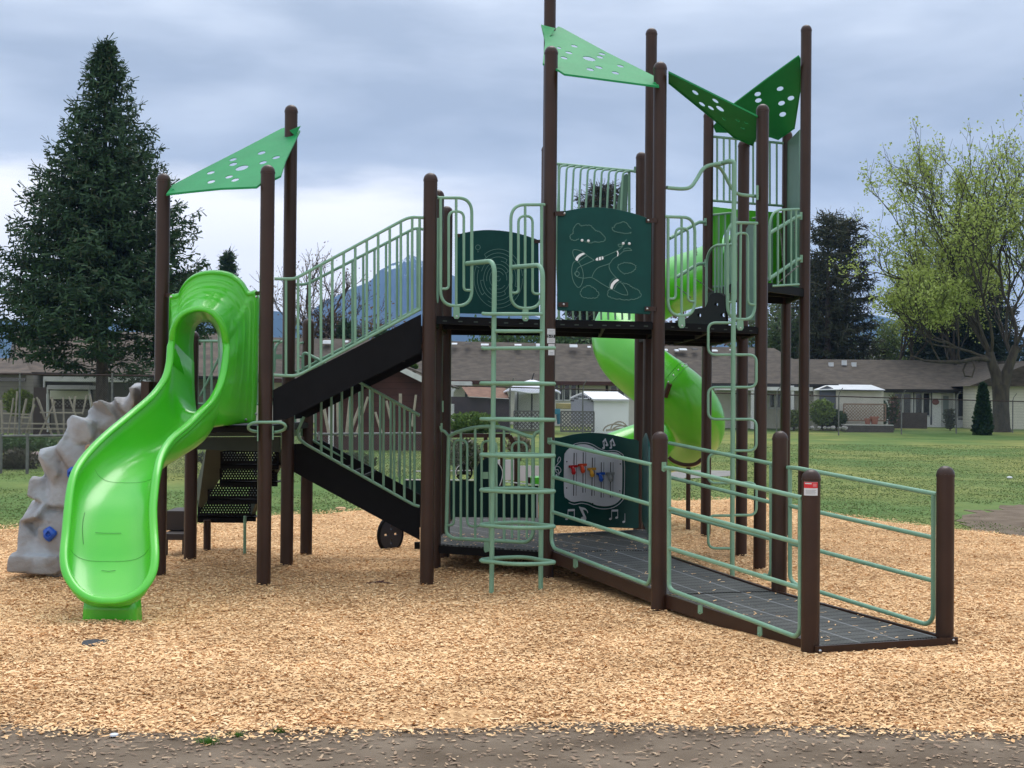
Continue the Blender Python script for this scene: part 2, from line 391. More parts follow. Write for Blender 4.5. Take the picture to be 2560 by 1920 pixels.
# ================================================================ THE PLAY STRUCTURE
c4 = C(560, 480, 3.456); c5 = C(560, 880, 3.456); cM = C(1040, 480, 3.456); cL = C(1040, 920, 3.456); cR = C(1300, 0, 2.765)
cT = C(1560, 320, 3.95); cS = C(1460, 680, 3.456); cP = C(1560, 1040, 2.514); cH = C(0, 680, 3.456); cF = C(0, 1100, 3.456)
cA = C(1360, 400, 6.9125); cU = C(1360, 1060, 6.9125); cQ = C(1320, 0, 6.144); cG = C(400, 240, 5.53); cV = C(660, 640, 5.53)
cB = C(400, 940, 5.53); cD = C(1000, 1220, 4.608); cE = C(1640, 1120, 4.608); cX = C(1720, 480, 6.9125)
POST = {  # key: (px at y=960, distance, top py)
 'A': (403, 13.8, 433), 'B': (664, 13.25, 412), 'C': (721, 14.6, 262), 'C2': (769.5, 15.75, 796), 'N': (480, 14.9, 826),
 'D': (1071.6, 13.5, 432), 'D1': (1090, 14.6, 474), 'D2': (1113, 15.8, 515), 'E': (1371, 14.0, 115), 'M': (1367, 15.8, -120),
 'Q': (1362, 18.0, 362), 'F': (1644.6, 14.2, 154), 'G': (1622, 16.5, 70), 'G2': (1599, 17.5, 380), 'H': (1902, 15.0, 260),
 'K': (1855.5, 16.3, 350), 'I': (2010, 17.6, 62), 'J': (1766.7, 18.5, 278), 'L': (1964, 18.9, 326),
 'R1': (1651, 12.0, 1078), 'R2': (1951, 12.3, 1077), 'R3': (2029.5, 10.2, 1173), 'R4': (2365, 10.65, 1164.5)}
PLBL = {'A': 'brown post left of the wave slide, carrying the roof tip', 'B': 'brown post right of the wave slide with a grab ring', 'C': 'tall brown post carrying the raised roof corner behind the slide',
 'C2': 'short brown post at the back of the stair landing', 'N': 'short brown post behind the wave slide', 'D': 'brown post where the upper stair meets the deck', 'D1': 'brown post just behind the stair-top post',
 'D2': 'rear brown post beside the maze panel', 'E': 'tall brown post right of the ladder with white stickers', 'M': 'tallest brown post, running out of the top of the picture', 'Q': 'rear brown post hidden behind the ladder post',
 'F': 'tall brown post right of the airplane panel', 'G': 'tall brown post behind the airplane panel', 'G2': 'shorter brown post ending the curved barrier', 'H': 'brown post right of the snake climber', 'K': 'brown post behind the snake climber under the dark roof',
 'I': 'tallest brown post on the right side of the tower', 'J': 'rear brown post beside the tube slide', 'L': 'rear brown post of the tower below the dark roof', 'R1': 'short brown ramp post at mid ramp, near side', 'R2': 'short brown ramp post at mid ramp, far side',
 'R3': 'short brown post at the ramp foot with a red sticker', 'R4': 'short brown post at the far corner of the ramp foot'}
XY = {k: (W(v[0], 960, v[1]).x, v[1]) for k, v in POST.items()}
ps = empty('play_structure', (0.4, 14.5, 0)); tag(ps, 'brown and green playground structure with slides, stairs, ladders and ramp on wood chips', 'playground')
PR = .0635
for k, (px, Y, ty) in POST.items():
    x = XY[k][0]; top = W(px, ty, Y).z
    mb = MB(); mb.tube([(x, Y, -.15), (x, Y, top - .075)], PR, 28)
    p = build(mb, 'post', M['post'], ps, True, PLBL[k])
    cp = MB(); cp.tube([(x, Y, top - .078), (x, Y, top - .062)], PR + .0035, 28)
    rows = []
    for i in range(7):
        a = i / 6 * math.pi / 2; rr = (PR + .001) * math.cos(a) + .0003; rows.append([(x + rr * math.cos(b * math.pi / 12), Y + rr * math.sin(b * math.pi / 12), top - .062 + math.sin(a) * .062) for b in range(24)])
    cp.grid(rows, True); build(cp, 'cap', M['post'], p, True)
def vp(a, b, off=0.0): return VPlane(XY[a], XY[b], off)
def rail(name, polys, r, parent, m='rail', fr=.06, label=None, closed=False, n=10):
    mb = MB()
    for item in polys:
        pts, rr = item if isinstance(item, tuple) and isinstance(item[1], (int, float)) and isinstance(item[0], list) else (item, r)
        mb.tube(fillet(pts, fr, 5, closed), rr, n, closed)
    return build(mb, name, M[m], parent, True, label)
def seg(pl, *pts): return pl.tr(list(pts))

# ---------------------------------------------------------------- decks
ZU = 2.487
def zdeck(a, b): return None
def deck(keys, z, th, name, label, m='black', inset=0.0, holes=True):
    pts = [Vector((XY[k][0], XY[k][1], z)) for k in keys]
    mb = MB(); mb.prism([p - Vector((0, 0, .012)) for p in pts], (0, 0, .012)); o = build(mb, name, M['mat'] if m == 'mat' else M['black'], ps, label=label, fixn=True)
    ch = MB()
    for i in range(len(pts)):
        a, b = pts[i], pts[(i + 1) % len(pts)]; d = (b - a).normalized(); a2 = a + d * PR * .7; b2 = b - d * PR * .7
        ch.bar(a2 - Vector((0, 0, .012 + th / 2)), b2 - Vector((0, 0, .012 + th / 2)), .04, th)
    build(ch, 'edge_channel', M['black'], o)
    rb = MB(); c = sum(pts, Vector()) / len(pts)
    for i in range(len(pts)):
        a = pts[i].lerp(pts[(i + 1) % len(pts)], .5); rb.bar(a.lerp(c, .04) - Vector((0, 0, .045)), a.lerp(c, 1) - Vector((0, 0, .045)), .03, .05)
    build(rb, 'rib', M['black'], o)
    return o
dk1 = deck(['D', 'E', 'M', 'D2'], ZU, .062, 'deck', 'black upper deck at the top of the stair')
dk2 = deck(['E', 'F', 'G', 'M'], ZU, .062, 'deck', 'black upper deck below the airplane panel')
dk3 = deck(['F', 'H', 'K', 'G'], ZU, .062, 'deck', 'black upper deck behind the snake climber')
zt = W(1960, 730, 18.2).z
XY['J2'] = (W(1800, 960, 17.6)[0], 17.3)
dk4 = deck(['K', 'I', 'L', 'J'], zt, .09, 'deck', 'black tower deck, highest of the decks')
dk5 = deck(['G', 'K', 'J', 'G2'], ZU, .062, 'deck', 'black upper deck in front of the tower')
ZL = .30
XY['lb1'] = (.42, 17.95); XY['lb0'] = (-.68, 17.95)
ld3 = deck(['D2', 'M', 'lb1', 'lb0'], ZL, .075, 'deck', 'rear low rubber-mat deck in front of the play truck', 'mat')
ld1 = deck(['D1', 'E', 'M', 'D2'], ZL, .075, 'deck', 'low rubber-mat deck behind the ladder', 'mat')
ld2 = deck(['E', 'F', 'G', 'M'], ZL, .075, 'deck', 'low rubber-mat deck at the ramp top', 'mat')
zs = W(560, 1060, 14.1).z
XY['An'] = XY['A']
sl = deck(['A', 'B', 'C', 'N'], zs, .05, 'deck', 'green-edged deck behind the wave slide')
sl2 = deck(['N', 'C', 'C2'], zs, .05, 'deck', 'triangular stair landing deck')
# bolts along deck lips
mb = MB()
for a, b in (('D', 'E'), ('E', 'F'), ('F', 'H')):
    P, Q = Vector((*XY[a], ZU - .045)), Vector((*XY[b], ZU - .045)); d = (Q - P).normalized(); nn = Vector((d.y, -d.x, 0)); nn = nn if nn.y < 0 else -nn
    for t in np.linspace(.12, .88, 7):
        p = P.lerp(Q, t) + nn * .021; mb.bar(p - d * .02, p + d * .02, .004, .010)
each(mb, 'deck_slot', M['grey'], dk1)
# fascia boards behind the slide
nc = vp('N', 'C'); fb = MB()
for (y0, y1, y2, y3) in ((1056, 1091, 1055, 1090), (1093, 1123.5, 1092, 1130)):
    a, b, c, d = nc(487, y0), nc(487, y1), nc(699, y3), nc(699, y2); fb.prism([a, b, c, d], nc.n * -.03)
each(fb, 'fascia', M['grey'], sl, fixn=True)

# ---------------------------------------------------------------- wave slide (chute, rim, hood)
Y0 = 13.42
ST = [  # left rim px, right rim px, distance, trough depth (m)
 ((484, 905), (548, 905), 13.64, .56), ((457, 880), (557, 883), 13.47, .58), ((430, 855), (566, 862), 13.3, .62), ((424, 905), (563, 905), 13.2, .56), ((413, 945), (552, 957), 13.08, .47),
 ((385, 985), (530, 1000), 12.9, .42), ((352, 1015), (503, 1028), 12.7, .38), ((318, 1043), (470, 1062), 12.5, .33), ((262, 1090), (428, 1098), 12.2, .29), ((214, 1140), (403, 1138), 11.95, .27),
 ((187, 1182), (392, 1180), 11.75, .26), ((176, 1225), (386, 1225), 11.6, .25), ((170, 1275), (382, 1275), 11.45, .24), ((165, 1330), (384, 1330), 11.3, .23), ((160, 1385), (387, 1385), 11.12, .215),
 ((164, 1425), (383, 1425), 11.0, .19), ((178, 1455), (370, 1455), 10.92, .15), ((200, 1480), (347, 1480), 10.85, .10), ((228, 1496), (316, 1496), 10.8, .055), ((255, 1502), (289, 1502), 10.78, .02)]
def chute_row(st, inner=0.0, n=18):
    (lx, ly), (rx, ry), Y, dp = st; Lp, Rp = W(lx, ly, Y), W(rx, ry, Y); row = []
    for i in range(n + 1):
        u = i / n; e = abs(2 * u - 1); s = (u - .5)
        uu = .5 + math.copysign(.5 * (1 - (1 - e) ** 1.55), s) if s else .5
        p = Lp.lerp(Rp, uu); dd = dp * (1 - e ** 3.2) ** .9
        p = p + Vector((0, 0, -dd)); row.append(p)
    return row
def smooth_st(ST, k=3):
    arr = [Vector((s[0][0], s[0][1], s[2])) for s in ST]; brr = [Vector((s[1][0], s[1][1], s[3])) for s in ST]
    a = spline(arr, k); b = spline(brr, k)
    return [((p.x, p.y), (q.x, q.y), p.z, max(q.z, .01)) for p, q in zip(a, b)]
SS = smooth_st(ST)
ch = MB(); ch.grid([chute_row(s) for s in SS])
slide = build(ch, 'wave_slide', M['slide'], ps, True, 'lime green open wave slide curving to the left', solid=.012, angle=80)
rimL = [W(*s[0], s[2]) for s in SS[6:]]; rimR = [W(*s[1], s[2]) for s in SS[6:]]
arch_px = [(430, 855), (434, 820), (448, 793), (470, 777), (498, 771), (524, 777), (545, 795), (560, 825), (566, 862)]
arch = spline([W(x, y, 13.3 - .10 * math.sin(math.pi * i / 8)) for i, (x, y) in enumerate(arch_px)], 4)
loop = list(reversed(rimL)) + arch[1:-1] + rimR
def rim_tube(loop, r1, r2):
    mb = MB(); n = len(loop); rows = []
    for i in range(n):
        a, b = loop[i - 1], loop[(i + 1) % n]; t = (b - a).normalized(); c = loop[i]
        out = t.cross(Vector((0, -.62, .78))).normalized(); up = out.cross(t).normalized()
        rows.append([c + out * math.cos(q) * r1 + up * math.sin(q) * r2 for q in [2 * math.pi * k / 12 for k in range(12)]])
    rows.append(rows[0]); mb.grid(rows, True); return mb
build(rim_tube(loop, .034, .022), 'rim', M['slide'], slide, True, angle=80)
# hood: arched panel between the posts, stepped inwards to the opening
O_px = [(425, 1000), (424, 900), (424, 800), (425, 745), (428, 737), (447, 733), (452, 722), (463, 705), (478, 691), (500, 680), (535, 675.5), (570, 680), (592, 691), (608, 706), (618, 722), (626, 729), (640, 726), (646, 745), (645, 800), (643, 900), (640, 1000), (638, 1050), (636, 1055), (628, 1055.5), (600, 1055.5), (545, 1056)]
I_px = [((400, 968), 13.0), ((418, 925), 13.15), ((426, 890), 13.22), ((430, 860), 13.3), ((431, 845), 13.29), ((433, 828), 13.27), ((437, 812), 13.25), ((446, 795), 13.24), ((460, 782), 13.22), ((478, 774), 13.21), ((498, 771), 13.2), ((518, 775), 13.21), ((535, 784), 13.22), ((548, 798), 13.24), ((556, 814), 13.25),
        ((561, 830), 13.27), ((565, 848), 13.29), ((566, 866), 13.3), ((563, 905), 13.2), ((552, 957), 13.08), ((530, 1000), 12.9), ((503, 1028), 12.7), ((470, 1062), 12.5), ((455, 1075), 12.4), ((448, 1081), 12.35), ((440, 1088), 12.3)]
Oc = [W(x, y, 13.62) for x, y in O_px]; Ic = [W(x, y, Y) for (x, y), Y in I_px]
Oc = spline(Oc, 3); Ic = spline(Ic, 3)
rows = []
K = 44
for k in range(K + 1):
    t = k / K; row = []
    for i, (a, b) in enumerate(zip(Oc, Ic)):
        rel = i / (len(Oc) - 1)
        prof = .06 * (1 - min(t / .07, 1)) * 0 + (.0 if t < .07 else .0)
        q = a.lerp(b, t); q.y = a.y + (b.y - a.y) * t ** 2.0
        # stepped ridges
        ridge = 0.0
        for c0, w0, h0 in ((.07, .03, .016), (.27, .035, .010), (.47, .035, .009), (.68, .04, .008)):
            ridge += h0 * math.exp(-((t - c0) / w0) ** 2)
        fade = max(0.0, 1 - max(0, rel - .74) / .16) if rel > .74 else 1
        q = q + Vector((0, -ridge * fade - .03 * min(t / .04, 1) * (1 - t), 0)); row.append(q)
    rows.append(row)
hd = MB(); hd.grid(rows)
back = [p + Vector((0, .03, 0)) for p in Oc]; hd.grid([back, Oc])
hood = build(hd, 'hood', M['slide'], slide, True, 'arched lime hood with stepped ridges over the slide entrance', angle=80, solid=.006)
# tunnel lining from the lip back to the deck
lip = [W(423, 900, 13.22)] + spline([W(x, y, 13.3 - .1 * math.sin(math.pi * i / 8)) for i, (x, y) in enumerate(arch_px)], 4) + [W(563, 905, 13.2)]
bk = [W(483, 960, 13.64)] + spline([W(x, y, 13.66) for x, y in [(484, 905), (483, 860), (487, 826), (496, 811), (508, 804), (522, 805), (535, 815), (545, 840), (548, 905)]], 4) + [W(548, 960, 13.64)]
tn = MB(); tn.grid([[a.lerp(b, t) for a, b in zip(lip, bk)] for t in (0, .25, .5, .75, 1)])
build(tn, 'tunnel_lining', M['slide'], slide, True, angle=80, solid=.005)
# foot under the slide end
f0 = GP(270, 1545); mb = MB()
fx0, fx1 = W(199, 1500, 11.02).x, W(347, 1500, 11.02).x
rows = []
for z, w_, dy in ((-.1, .0, 0), (.05, .003, 0), (.14, .008, .0), (.205, .015, -.0)):
    row = []
    for i in range(15):
        u = i / 14; x = fx0 + w_ + (fx1 - fx0 - 2 * w_) * u; row.append((x, 11.02 + dy - .05 * math.sin(u * math.pi) ** .5 + (.10 if i in (0, 14) else 0), z))
    rows.append(row)
mb.grid(rows); build(mb, 'foot', M['slide'], slide, True, solid=.01, angle=60)
# side skirt below the right rim
mb = MB(); rr = [W(*s[1], s[2]) for s in SS[9:44]]
build(MB().grid([[p + Vector((.012, 0, -.01)) for p in rr], [p + Vector((.028, 0, -.05)) for p in rr]]), 'skirt', M['slide'], slide, True, solid=.006)
br = MB()
for k in (26, 27): pass
# seam lines and bolts
sm = MB()
for k, (ki) in enumerate((26, 39)):
    r_ = chute_row(SS[ki]); sm.tube([p + Vector((0, -.006, .0075)) for p in r_[1:-1]], .0012, 5)
each(sm, 'seam', mat('seam_shadow_gap', (.02, .16, .01), .5), slide)
bpy.context.view_layer.update()
def slide_hit(px, py):
    d = ray(px, py); loc = WL[slide]; ok, p, nrm, _ = slide.ray_cast(CAMP - loc, d); return (p + loc + Vector((0, -.0075, .002))) if ok else None
m_scr = mat('scratch_dark', (.012, .07, .01), .6)
for pts_ in (cF((735, 628), (722, 690), (716, 750), (718, 820), (724, 900)), cF((826, 802), (900, 806), (980, 807), (1050, 806)), cF((880, 1128), (940, 1136), (1000, 1128))):
    hp = [h for h in (slide_hit(*q_) for q_ in pts_) if h is not None]
    if len(hp) > 1: mb = MB(); mb.tube(hp, .0016, 5); build(mb, 'scratch', m_scr, slide)
bo = MB()
for q in [(615, 1049), (428, 742), (641, 742), (640, 1035)]: bo.sphere(W(q[0], q[1], 13.52), .013, 8, 4)
each(bo, 'bolt', M['boltm'], slide, True)
bk_ = MB(); bk_.bar(W(640, 733, 13.6), W(652, 733, 13.5), .02, .035); bk_.bar(W(416, 738, 13.75), W(428, 738, 13.65), .02, .035)
each(bk_, 'clip', M['post'], slide)

# ---------------------------------------------------------------- rock climber on the left
rk = MB(); rnd = random.Random(5)
def hull(c, sx, sy, sz, seed, n=16, yaw=0):
    r = random.Random(seed); bm = bmesh.new()
    for i in range(n):
        v = Vector((r.uniform(-1, 1), r.uniform(-1, 1), r.uniform(-1, 1))); v = v.normalized() * (r.uniform(.9, 1.08)); 
        v = Vector([math.copysign(abs(q) ** (.42 if yaw else .6), q) for q in v])
        bm.verts.new(c + Vector((v.x * sx, v.y * sy, v.z * sz)))
    bmesh.ops.convex_hull(bm, input=bm.verts[:]); bm.verts.ensure_lookup_table()
    bmesh.ops.delete(bm, geom=[v for v in bm.verts if not v.link_faces], context='VERTS'); bm.verts.index_update()
    rk.add([v.co.copy() for v in bm.verts], [[v.index for v in f.verts] for f in bm.faces]); bm.free()
sc_ = 14.0 / F_PX
for i, (px, py, hx, hz, Y) in enumerate([(110, 1402, 68, 27, 13.9), (190, 1405, 60, 32, 14.0), (101, 1340, 40, 45, 13.95), (165, 1345, 50, 55, 13.98), (98, 1275, 32, 24, 13.95), (150, 1275, 48, 50, 14.0), (125, 1225, 38, 44, 14.0), (180, 1215, 55, 60, 14.0),
    (146, 1160, 34, 50, 14.0), (200, 1150, 50, 60, 14.0), (185, 1095, 28, 45, 14.05), (215, 1078, 40, 42, 14.02), (240, 1110, 50, 60, 14.0), (275, 1040, 40, 44, 14.0), (268, 1060, 42, 62, 14.08), (320, 1030, 34, 45, 14.05), (346, 985, 22, 32, 14.0), (335, 1000, 24, 40, 14.05), (310, 1090, 40, 60, 14.1)]):
    c = W(px, py, Y); hull(c, hx * sc_ * 1.10, (.34 if i < 13 else .26), hz * sc_ * 1.10, 31 + i * 7, 18 if i < 5 else 13, yaw=1 if i < 6 else 0)
rock = build(rk, 'rock_climber', M['rock'], ps, True, 'grey moulded rock climbing wall with blue holds', angle=80)
md = rock.modifiers.new('r', 'REMESH'); md.mode = 'VOXEL'; md.voxel_size = .020
md = rock.modifiers.new('sm', 'SMOOTH'); md.iterations = 1; md.factor = .5
bpy.context.view_layer.update()
dg = bpy.context.evaluated_depsgraph_get(); ev = rock.evaluated_get(dg)
me2 = bpy.data.meshes.new_from_object(ev); rock.modifiers.clear(); rock.data = me2
me2.polygons.foreach_set('use_smooth', [True] * len(me2.polygons))
def rock_hit(px, py):
    d = ray(px, py); loc = WL[rock]; ok, p, nrm, _ = rock.ray_cast(CAMP - loc, d)
    return (p + loc, nrm) if ok else (W(px, py, 13.7), Vector((0, -1, 0)))
for (px, py, s, m_, lb) in ((124, 1335, .062, 'blue', 'blue climbing hold low on the rock'), (182, 1183, .055, 'blue', 'blue climbing hold beside the slide edge'), (224, 1122, .045, 'tan', 'tan climbing hold high on the rock')):
    p, nn = rock_hit(px, py); nn = (nn + Vector((0, -1.2, 0))).normalized(); hb = MB(); q = nn.to_track_quat('Z', 'Y'); rows = []
    for j, (rr_, hh) in enumerate(((1.0, -.5), (1.02, .2), (.8, .62), (.42, .72), (.3, .35), (.02, .3))):
        rows.append([p + q @ Vector((math.cos(a) * rr_ * s * (1 + .16 * math.sin(3 * a + j)), math.sin(a) * rr_ * s * (1 + .13 * math.cos(4 * a)), hh * s)) for a in [2 * math.pi * k / 16 for k in range(16)]])
    hb.grid(rows, True); build(hb, 'hold', M[m_], rock, True, lb, angle=70)
rb_ = MB(); pA = Vector((*XY['A'], 0)); z0 = W(390, 965, 13.9).z
rb_.box((W(369, 970, 13.85).x, 13.6, W(369, 1010, 13.85).z), (W(388, 970, 13.85).x, 14.1, W(369, 954, 13.85).z))
build(rb_, 'mounting_bracket', M['post'], rock)

# ---------------------------------------------------------------- grab ring round the post right of the slide
q = cB((1235, 740), (1225, 690), (1280, 650), (1370, 640), (1480, 640), (1620, 640), (1700, 655), (1735, 695), (1715, 740), (1640, 770), (1565, 778))
Ys = [13.13, 13.10, 13.08, 13.08, 13.08, 13.08, 13.08, 13.10, 13.15, 13.2, 13.25]
pts = [W(x, y, Y) for (x, y), Y in zip(q, Ys)] + [W(*cB((1480, 782))[0], 13.42)] + [W(*cB((1370, 770))[0], 13.25), W(*cB((1300, 765))[0], 13.2)]
rg = MB(); rg.tube(spline(pts, 5, True), .0135, 10, True)
g = build(rg, 'grab_ring', M['rail'], ps, True, 'sage green grab ring round the post right of the slide')
mb = MB(); mb.bar(W(*cB((1352, 690))[0], 13.2), W(*cB((1352, 900))[0], 13.2), .01, .022); mb.bar(W(*cB((1562, 690))[0], 13.2), W(*cB((1562, 880))[0], 13.2), .01, .022); each(mb, 'ring_bracket', M['rail'], g)

# ---------------------------------------------------------------- stairs
bd = vp('B', 'D'); cd_ = vp('C', 'D1'); c2d = vp('C2', 'D2')
def stair(name, pl1, pl2, poly, label, nsteps, px_ref):
    P1 = pl1.tr(poly); off = (Vector((pl2.P.x, pl2.P.y, 0)) - Vector((pl1.P.x, pl1.P.y, 0)))
    s = build(MB().prism(P1, pl1.n * -.03), name, M['black'], ps, label=label, fixn=True)
    build(MB().prism([p + off for p in P1], pl1.n * -.03), 'far_stringer', M['black'], s, fixn=True)
    off = (Vector((pl2.P.x, pl2.P.y, 0)) - Vector((pl1.P.x, pl1.P.y, 0)))
    # treads between the stringers
    P1 = pl1.tr(poly); a0, a1, b0, b1 = P1[0], P1[1], P1[-1], P1[-2]
    for k in range(nsteps):
        t = (k + .5) / nsteps; top = a0.lerp(b0, t); bot = a1.lerp(b1, t); c = top.lerp(bot, .55); w = (b0 - a0).length / nsteps * .55
        d = Vector((b0.x - a0.x, b0.y - a0.y, 0)).normalized(); t_ = MB(); t_.bar(c + off * .02, c + off * .98, 2 * w * .95, .03)
        build(t_, 'step', M['black'], s)
    return s
up = stair('upper_stair', bd, cd_, C(640, 700, 4.254)((180, 1170), (180, 1500), (330, 1480), (1757, 770), (1757, 362)), 'black upper stair rising to the right onto the deck', 5, 0)
lo = stair('lower_stair', cd_, c2d, c5((600, 795), (600, 1035), (770, 1130), (1690, 1625), (1690, 1345), (690, 790)), 'black lower stair running down to the low deck', 6, 0)
# railings of the upper stair
def balus(pl, xs, topf, botf, r): return [([pl(x, topf(x)), pl(x, botf(x))], r) for x in xs]
def lerpf(*pts):
    pts = sorted(pts); X_ = [p[0] for p in pts]; Y_ = [p[1] for p in pts]
    return lambda x: float(np.interp(x, X_, Y_))
def near_rail(pl, top, bot, xs, name, parent, r=.0145, rb=.0125, label=None):
    tf, bf = lerpf(*top), lerpf(*bot)
    return rail(name, [(pl.tr(top), r), (pl.tr(bot), r)] + balus(pl, xs, tf, bf, rb), r, parent, fr=.08, label=label)
t1 = c4((435, 750), (600, 752), (655, 728), (1555, 238), (1620, 216), (1722, 222)); b1 = c4((428, 1582), (600, 1590), (660, 1575), (1700, 1010))
near_rail(bd, t1, b1, [560 + v / 3.456 for v in (535, 640, 740, 838, 936, 1034, 1134, 1234, 1332, 1432, 1528, 1626, 1690)], 'railing', up, label='near sage railing with balusters on the upper stair')
t2 = c4((560, 795), (690, 800), (740, 785), (1630, 322), (1670, 312), (1722, 322))
cdf = vp('C', 'D1', -.02)
b2 = [(x, y - 2) for x, y in c4((560, 1560), (640, 1560), (1700, 1000))]
near_rail(cdf, t2, b2, [560 + v / 3.456 for v in (1110, 1203, 1300, 1400, 1495, 1588, 1672)], 'railing', up, label='far sage railing on the upper stair')
# lower stair railings
t3 = [(744, 870), (757, 878), (901, 957), (1049, 1038)]; b3 = c5((690, 560), (635, 690), (645, 745), (700, 795), (1640, 1322), (1690, 1335))
tf3, bf3 = lerpf(*t3), lerpf(*b3)
cdo = vp('C', 'D1', .035)
rail('railing', [(cdo.tr([(757, 1083 - 120), (757, 878), (901, 957), (1049, 1038)]), .0145), (cdo.tr(b3), .0145)] + [([cdo(x, tf3(x)), cdo(x, lerpf(*b3[3:])(x))], .0125) for x in [560 + v / 3.456 for v in (840, 928, 1018, 1106, 1195, 1284, 1378, 1470, 1558, 1645)]], .0145, lo, label='near sage railing on the lower stair')
b4 = [(780, 1100), (1049, 1250)]; t4 = [(780, 890), (1049, 1040)]
rail('railing', [([c2d(x, lerpf(*t4)(x)), c2d(x, lerpf(*b4)(x))], .012) for x in [560 + v / 3.456 for v in (790, 1000, 1088, 1170, 1262, 1350, 1440, 1518, 1608)]] + [(c2d.tr(t4), .0145), (c2d.tr(b4), .0145)], .0145, lo, label='far sage railing on the lower stair')
# landing climber bits between the landing posts
gb = MB(); c2p = vp('C', 'C2')
pl9 = VPlane(XY['N'], XY['C2'])
for pts in ([(686, 930), (687, 872), (694, 858), (708, 853)], [(749, 858), (758, 857)], [(748, 892), (760, 893), (775, 893), (797, 897)], [(762, 860), (764, 880), (759, 890), (759, 930)], [(790, 896), (792, 925)],
            [(738, 1030), (738, 1090)], [(758, 1060), (745, 1082), (744, 1092)], [(745, 1038), (760, 1034)], [(764, 1048), (780, 1050)], [(764, 1082), (772, 1082)], [(752, 1030), (754, 1090)], [(768, 1095), (773, 1070), (780, 1030)]):
    gb.tube(fillet([pl9(*p) for p in pts], .05), .0135, 8)
for pts in ([(760, 862), (766, 885), (768, 892), (758, 892)],): gb.prism([pl9(*p) for p in pts], (0, .02, 0))
gb.bar(pl9(686, 892), pl9(708, 892), .01, .05); gb.bar(pl9(758, 915), pl9(785, 915), .01, .08)
build(gb, 'climber_handle', M['rail'], ps, True, 'sage handles of the climber behind the stair landing')
# back staircase with perforated risers, seen from below
v_dir = Vector((-.33, .944, 0)); topc = W(624, 1128, 14.85)
bs = MB()
pLt, pLb = W(551, 1124, 14.9), W(494, 1275, 16.5); pRt, pRb = W(697, 1124, 14.9), W(618, 1303, 16.5)
def strg(a, b, dx, h0=.0, h1=.30):
    a2, b2 = a + Vector((0, 0, -h1 * .6)), b + Vector((0, 0, -.02)); return [a, a2, b2, b + Vector((0, 0, .2))]
bs.prism([W(515, 1124, 14.95), W(551, 1124, 14.95), W(551, 1182, 15.5), W(494, 1282, 16.5), W(492, 1205, 16.5)], (.03, 0, 0))
bs.prism([W(697, 1124, 14.95), W(697, 1165, 15.2), W(681, 1196, 15.6), W(621, 1302, 16.5), W(621, 1225, 16.5)], (.03, 0, 0))
bst = build(bs, 'back_stair', M['grey'], ps, label='perforated black staircase behind the slide deck, seen from below', fixn=True)
bands = [((551, 1126), (697, 1126), 1160, 15.0), ((549, 1166), (694, 1166), 1203, 15.4), ((519, 1208), (668, 1208), 1247, 15.9), ((494, 1251), (640, 1251), 1291, 16.35)]
for i, ((x0, y0), (x1, _), y1, Y) in enumerate(bands):
    A_, B_, C_, D_ = W(x0, y0, Y), W(x1, y0 + 1, Y), W(x1 - (0 if i else 0), y1, Y), W(x0, y1, Y)
    holes = []
    nx = 19
    for r_ in range(5):
        for k in range(nx):
            cx = x0 + 7 + (x1 - x0 - 16) * (k + (.5 if r_ % 2 else 0)) / (nx - .5); cy = y0 + 6 + r_ * 6.0
            if cy > y1 - 5: continue
            c = W(cx, cy, Y); holes.append([c + Vector((math.cos(a) * .0070, 0, math.sin(a) * .0070)) for a in [math.pi / 3 * j for j in range(6)]])
    plate('riser', M['black'], bst, [A_, B_, C_, D_], holes, .003, bevel=.0)
    t_ = MB(); t_.box((A_.x, Y, D_.z - .012), (B_.x, Y + .28, D_.z + .0)); t_.box((A_.x, Y + .0, D_.z - .05), (B_.x, Y + .02, D_.z)); build(t_, 'step', M['black'], bst)
lb = MB(); lb.box((W(494, 1290, 16.4).x, 16.38, W(494, 1306, 16.4).z), (W(616, 1290, 16.4).x, 16.44, W(494, 1288, 16.4).z)); build(lb, 'bottom_beam', M['black'], bst)
lg = MB(); lg.tube([(W(518, 1380, 16.2).x, 16.2, -.1), (W(518, 1300, 16.2).x, 16.2, W(518, 1300, 16.2).z)], .041, 16); build(lg, 'leg', M['post'], bst, True)
lg = MB(); lg.tube([(W(612, 1380, 15.6).x, 15.6, -.1), (W(612, 1290, 15.6).x, 15.6, W(612, 1290, 15.6).z)], .016, 10); build(lg, 'leg', M['rail'], bst, True)
ts = MB(); a = W(415, 1277, 15.6); ts.box((a.x, 15.6, W(415, 1326, 15.6).z), (W(463, 1277, 15.6).x, 16.1, a.z)); ts.box((W(404, 1326, 15.3).x, 15.3, W(404, 1350, 15.3).z), (W(462, 1326, 15.3).x, 15.9, W(404, 1334, 15.3).z))
ts.box((W(415, 1350, 15.6).x, 15.6, 0), (W(418, 1350, 15.6).x, 15.65, W(404, 1340, 15.3).z)); ts.box((W(455, 1350, 15.6).x, 15.6, 0), (W(458, 1350, 15.6).x, 15.65, W(404, 1340, 15.3).z))
build(ts, 'transfer_step', mat('step_brown', (.03, .02, .016), .6), ps, label='low dark transfer step behind the slide', bevel=.008)

ncr = vp('N', 'C', -.02)
rail('landing_railing', [(ncr.tr([(484, 853), (700, 853)]), .0145), (ncr.tr([(484, 1010), (700, 1010)]), .0135)] + [(ncr.tr([(x, 853), (x, 1010)]), .0125) for x in (493, 511, 529, 548, 566, 585, 604, 623, 642, 682)] + [(ncr.tr([(500, 990), (516, 960), (548, 893)]), .0125)], .0145, ps, label='sage railing behind the wave slide, seen through its hood')
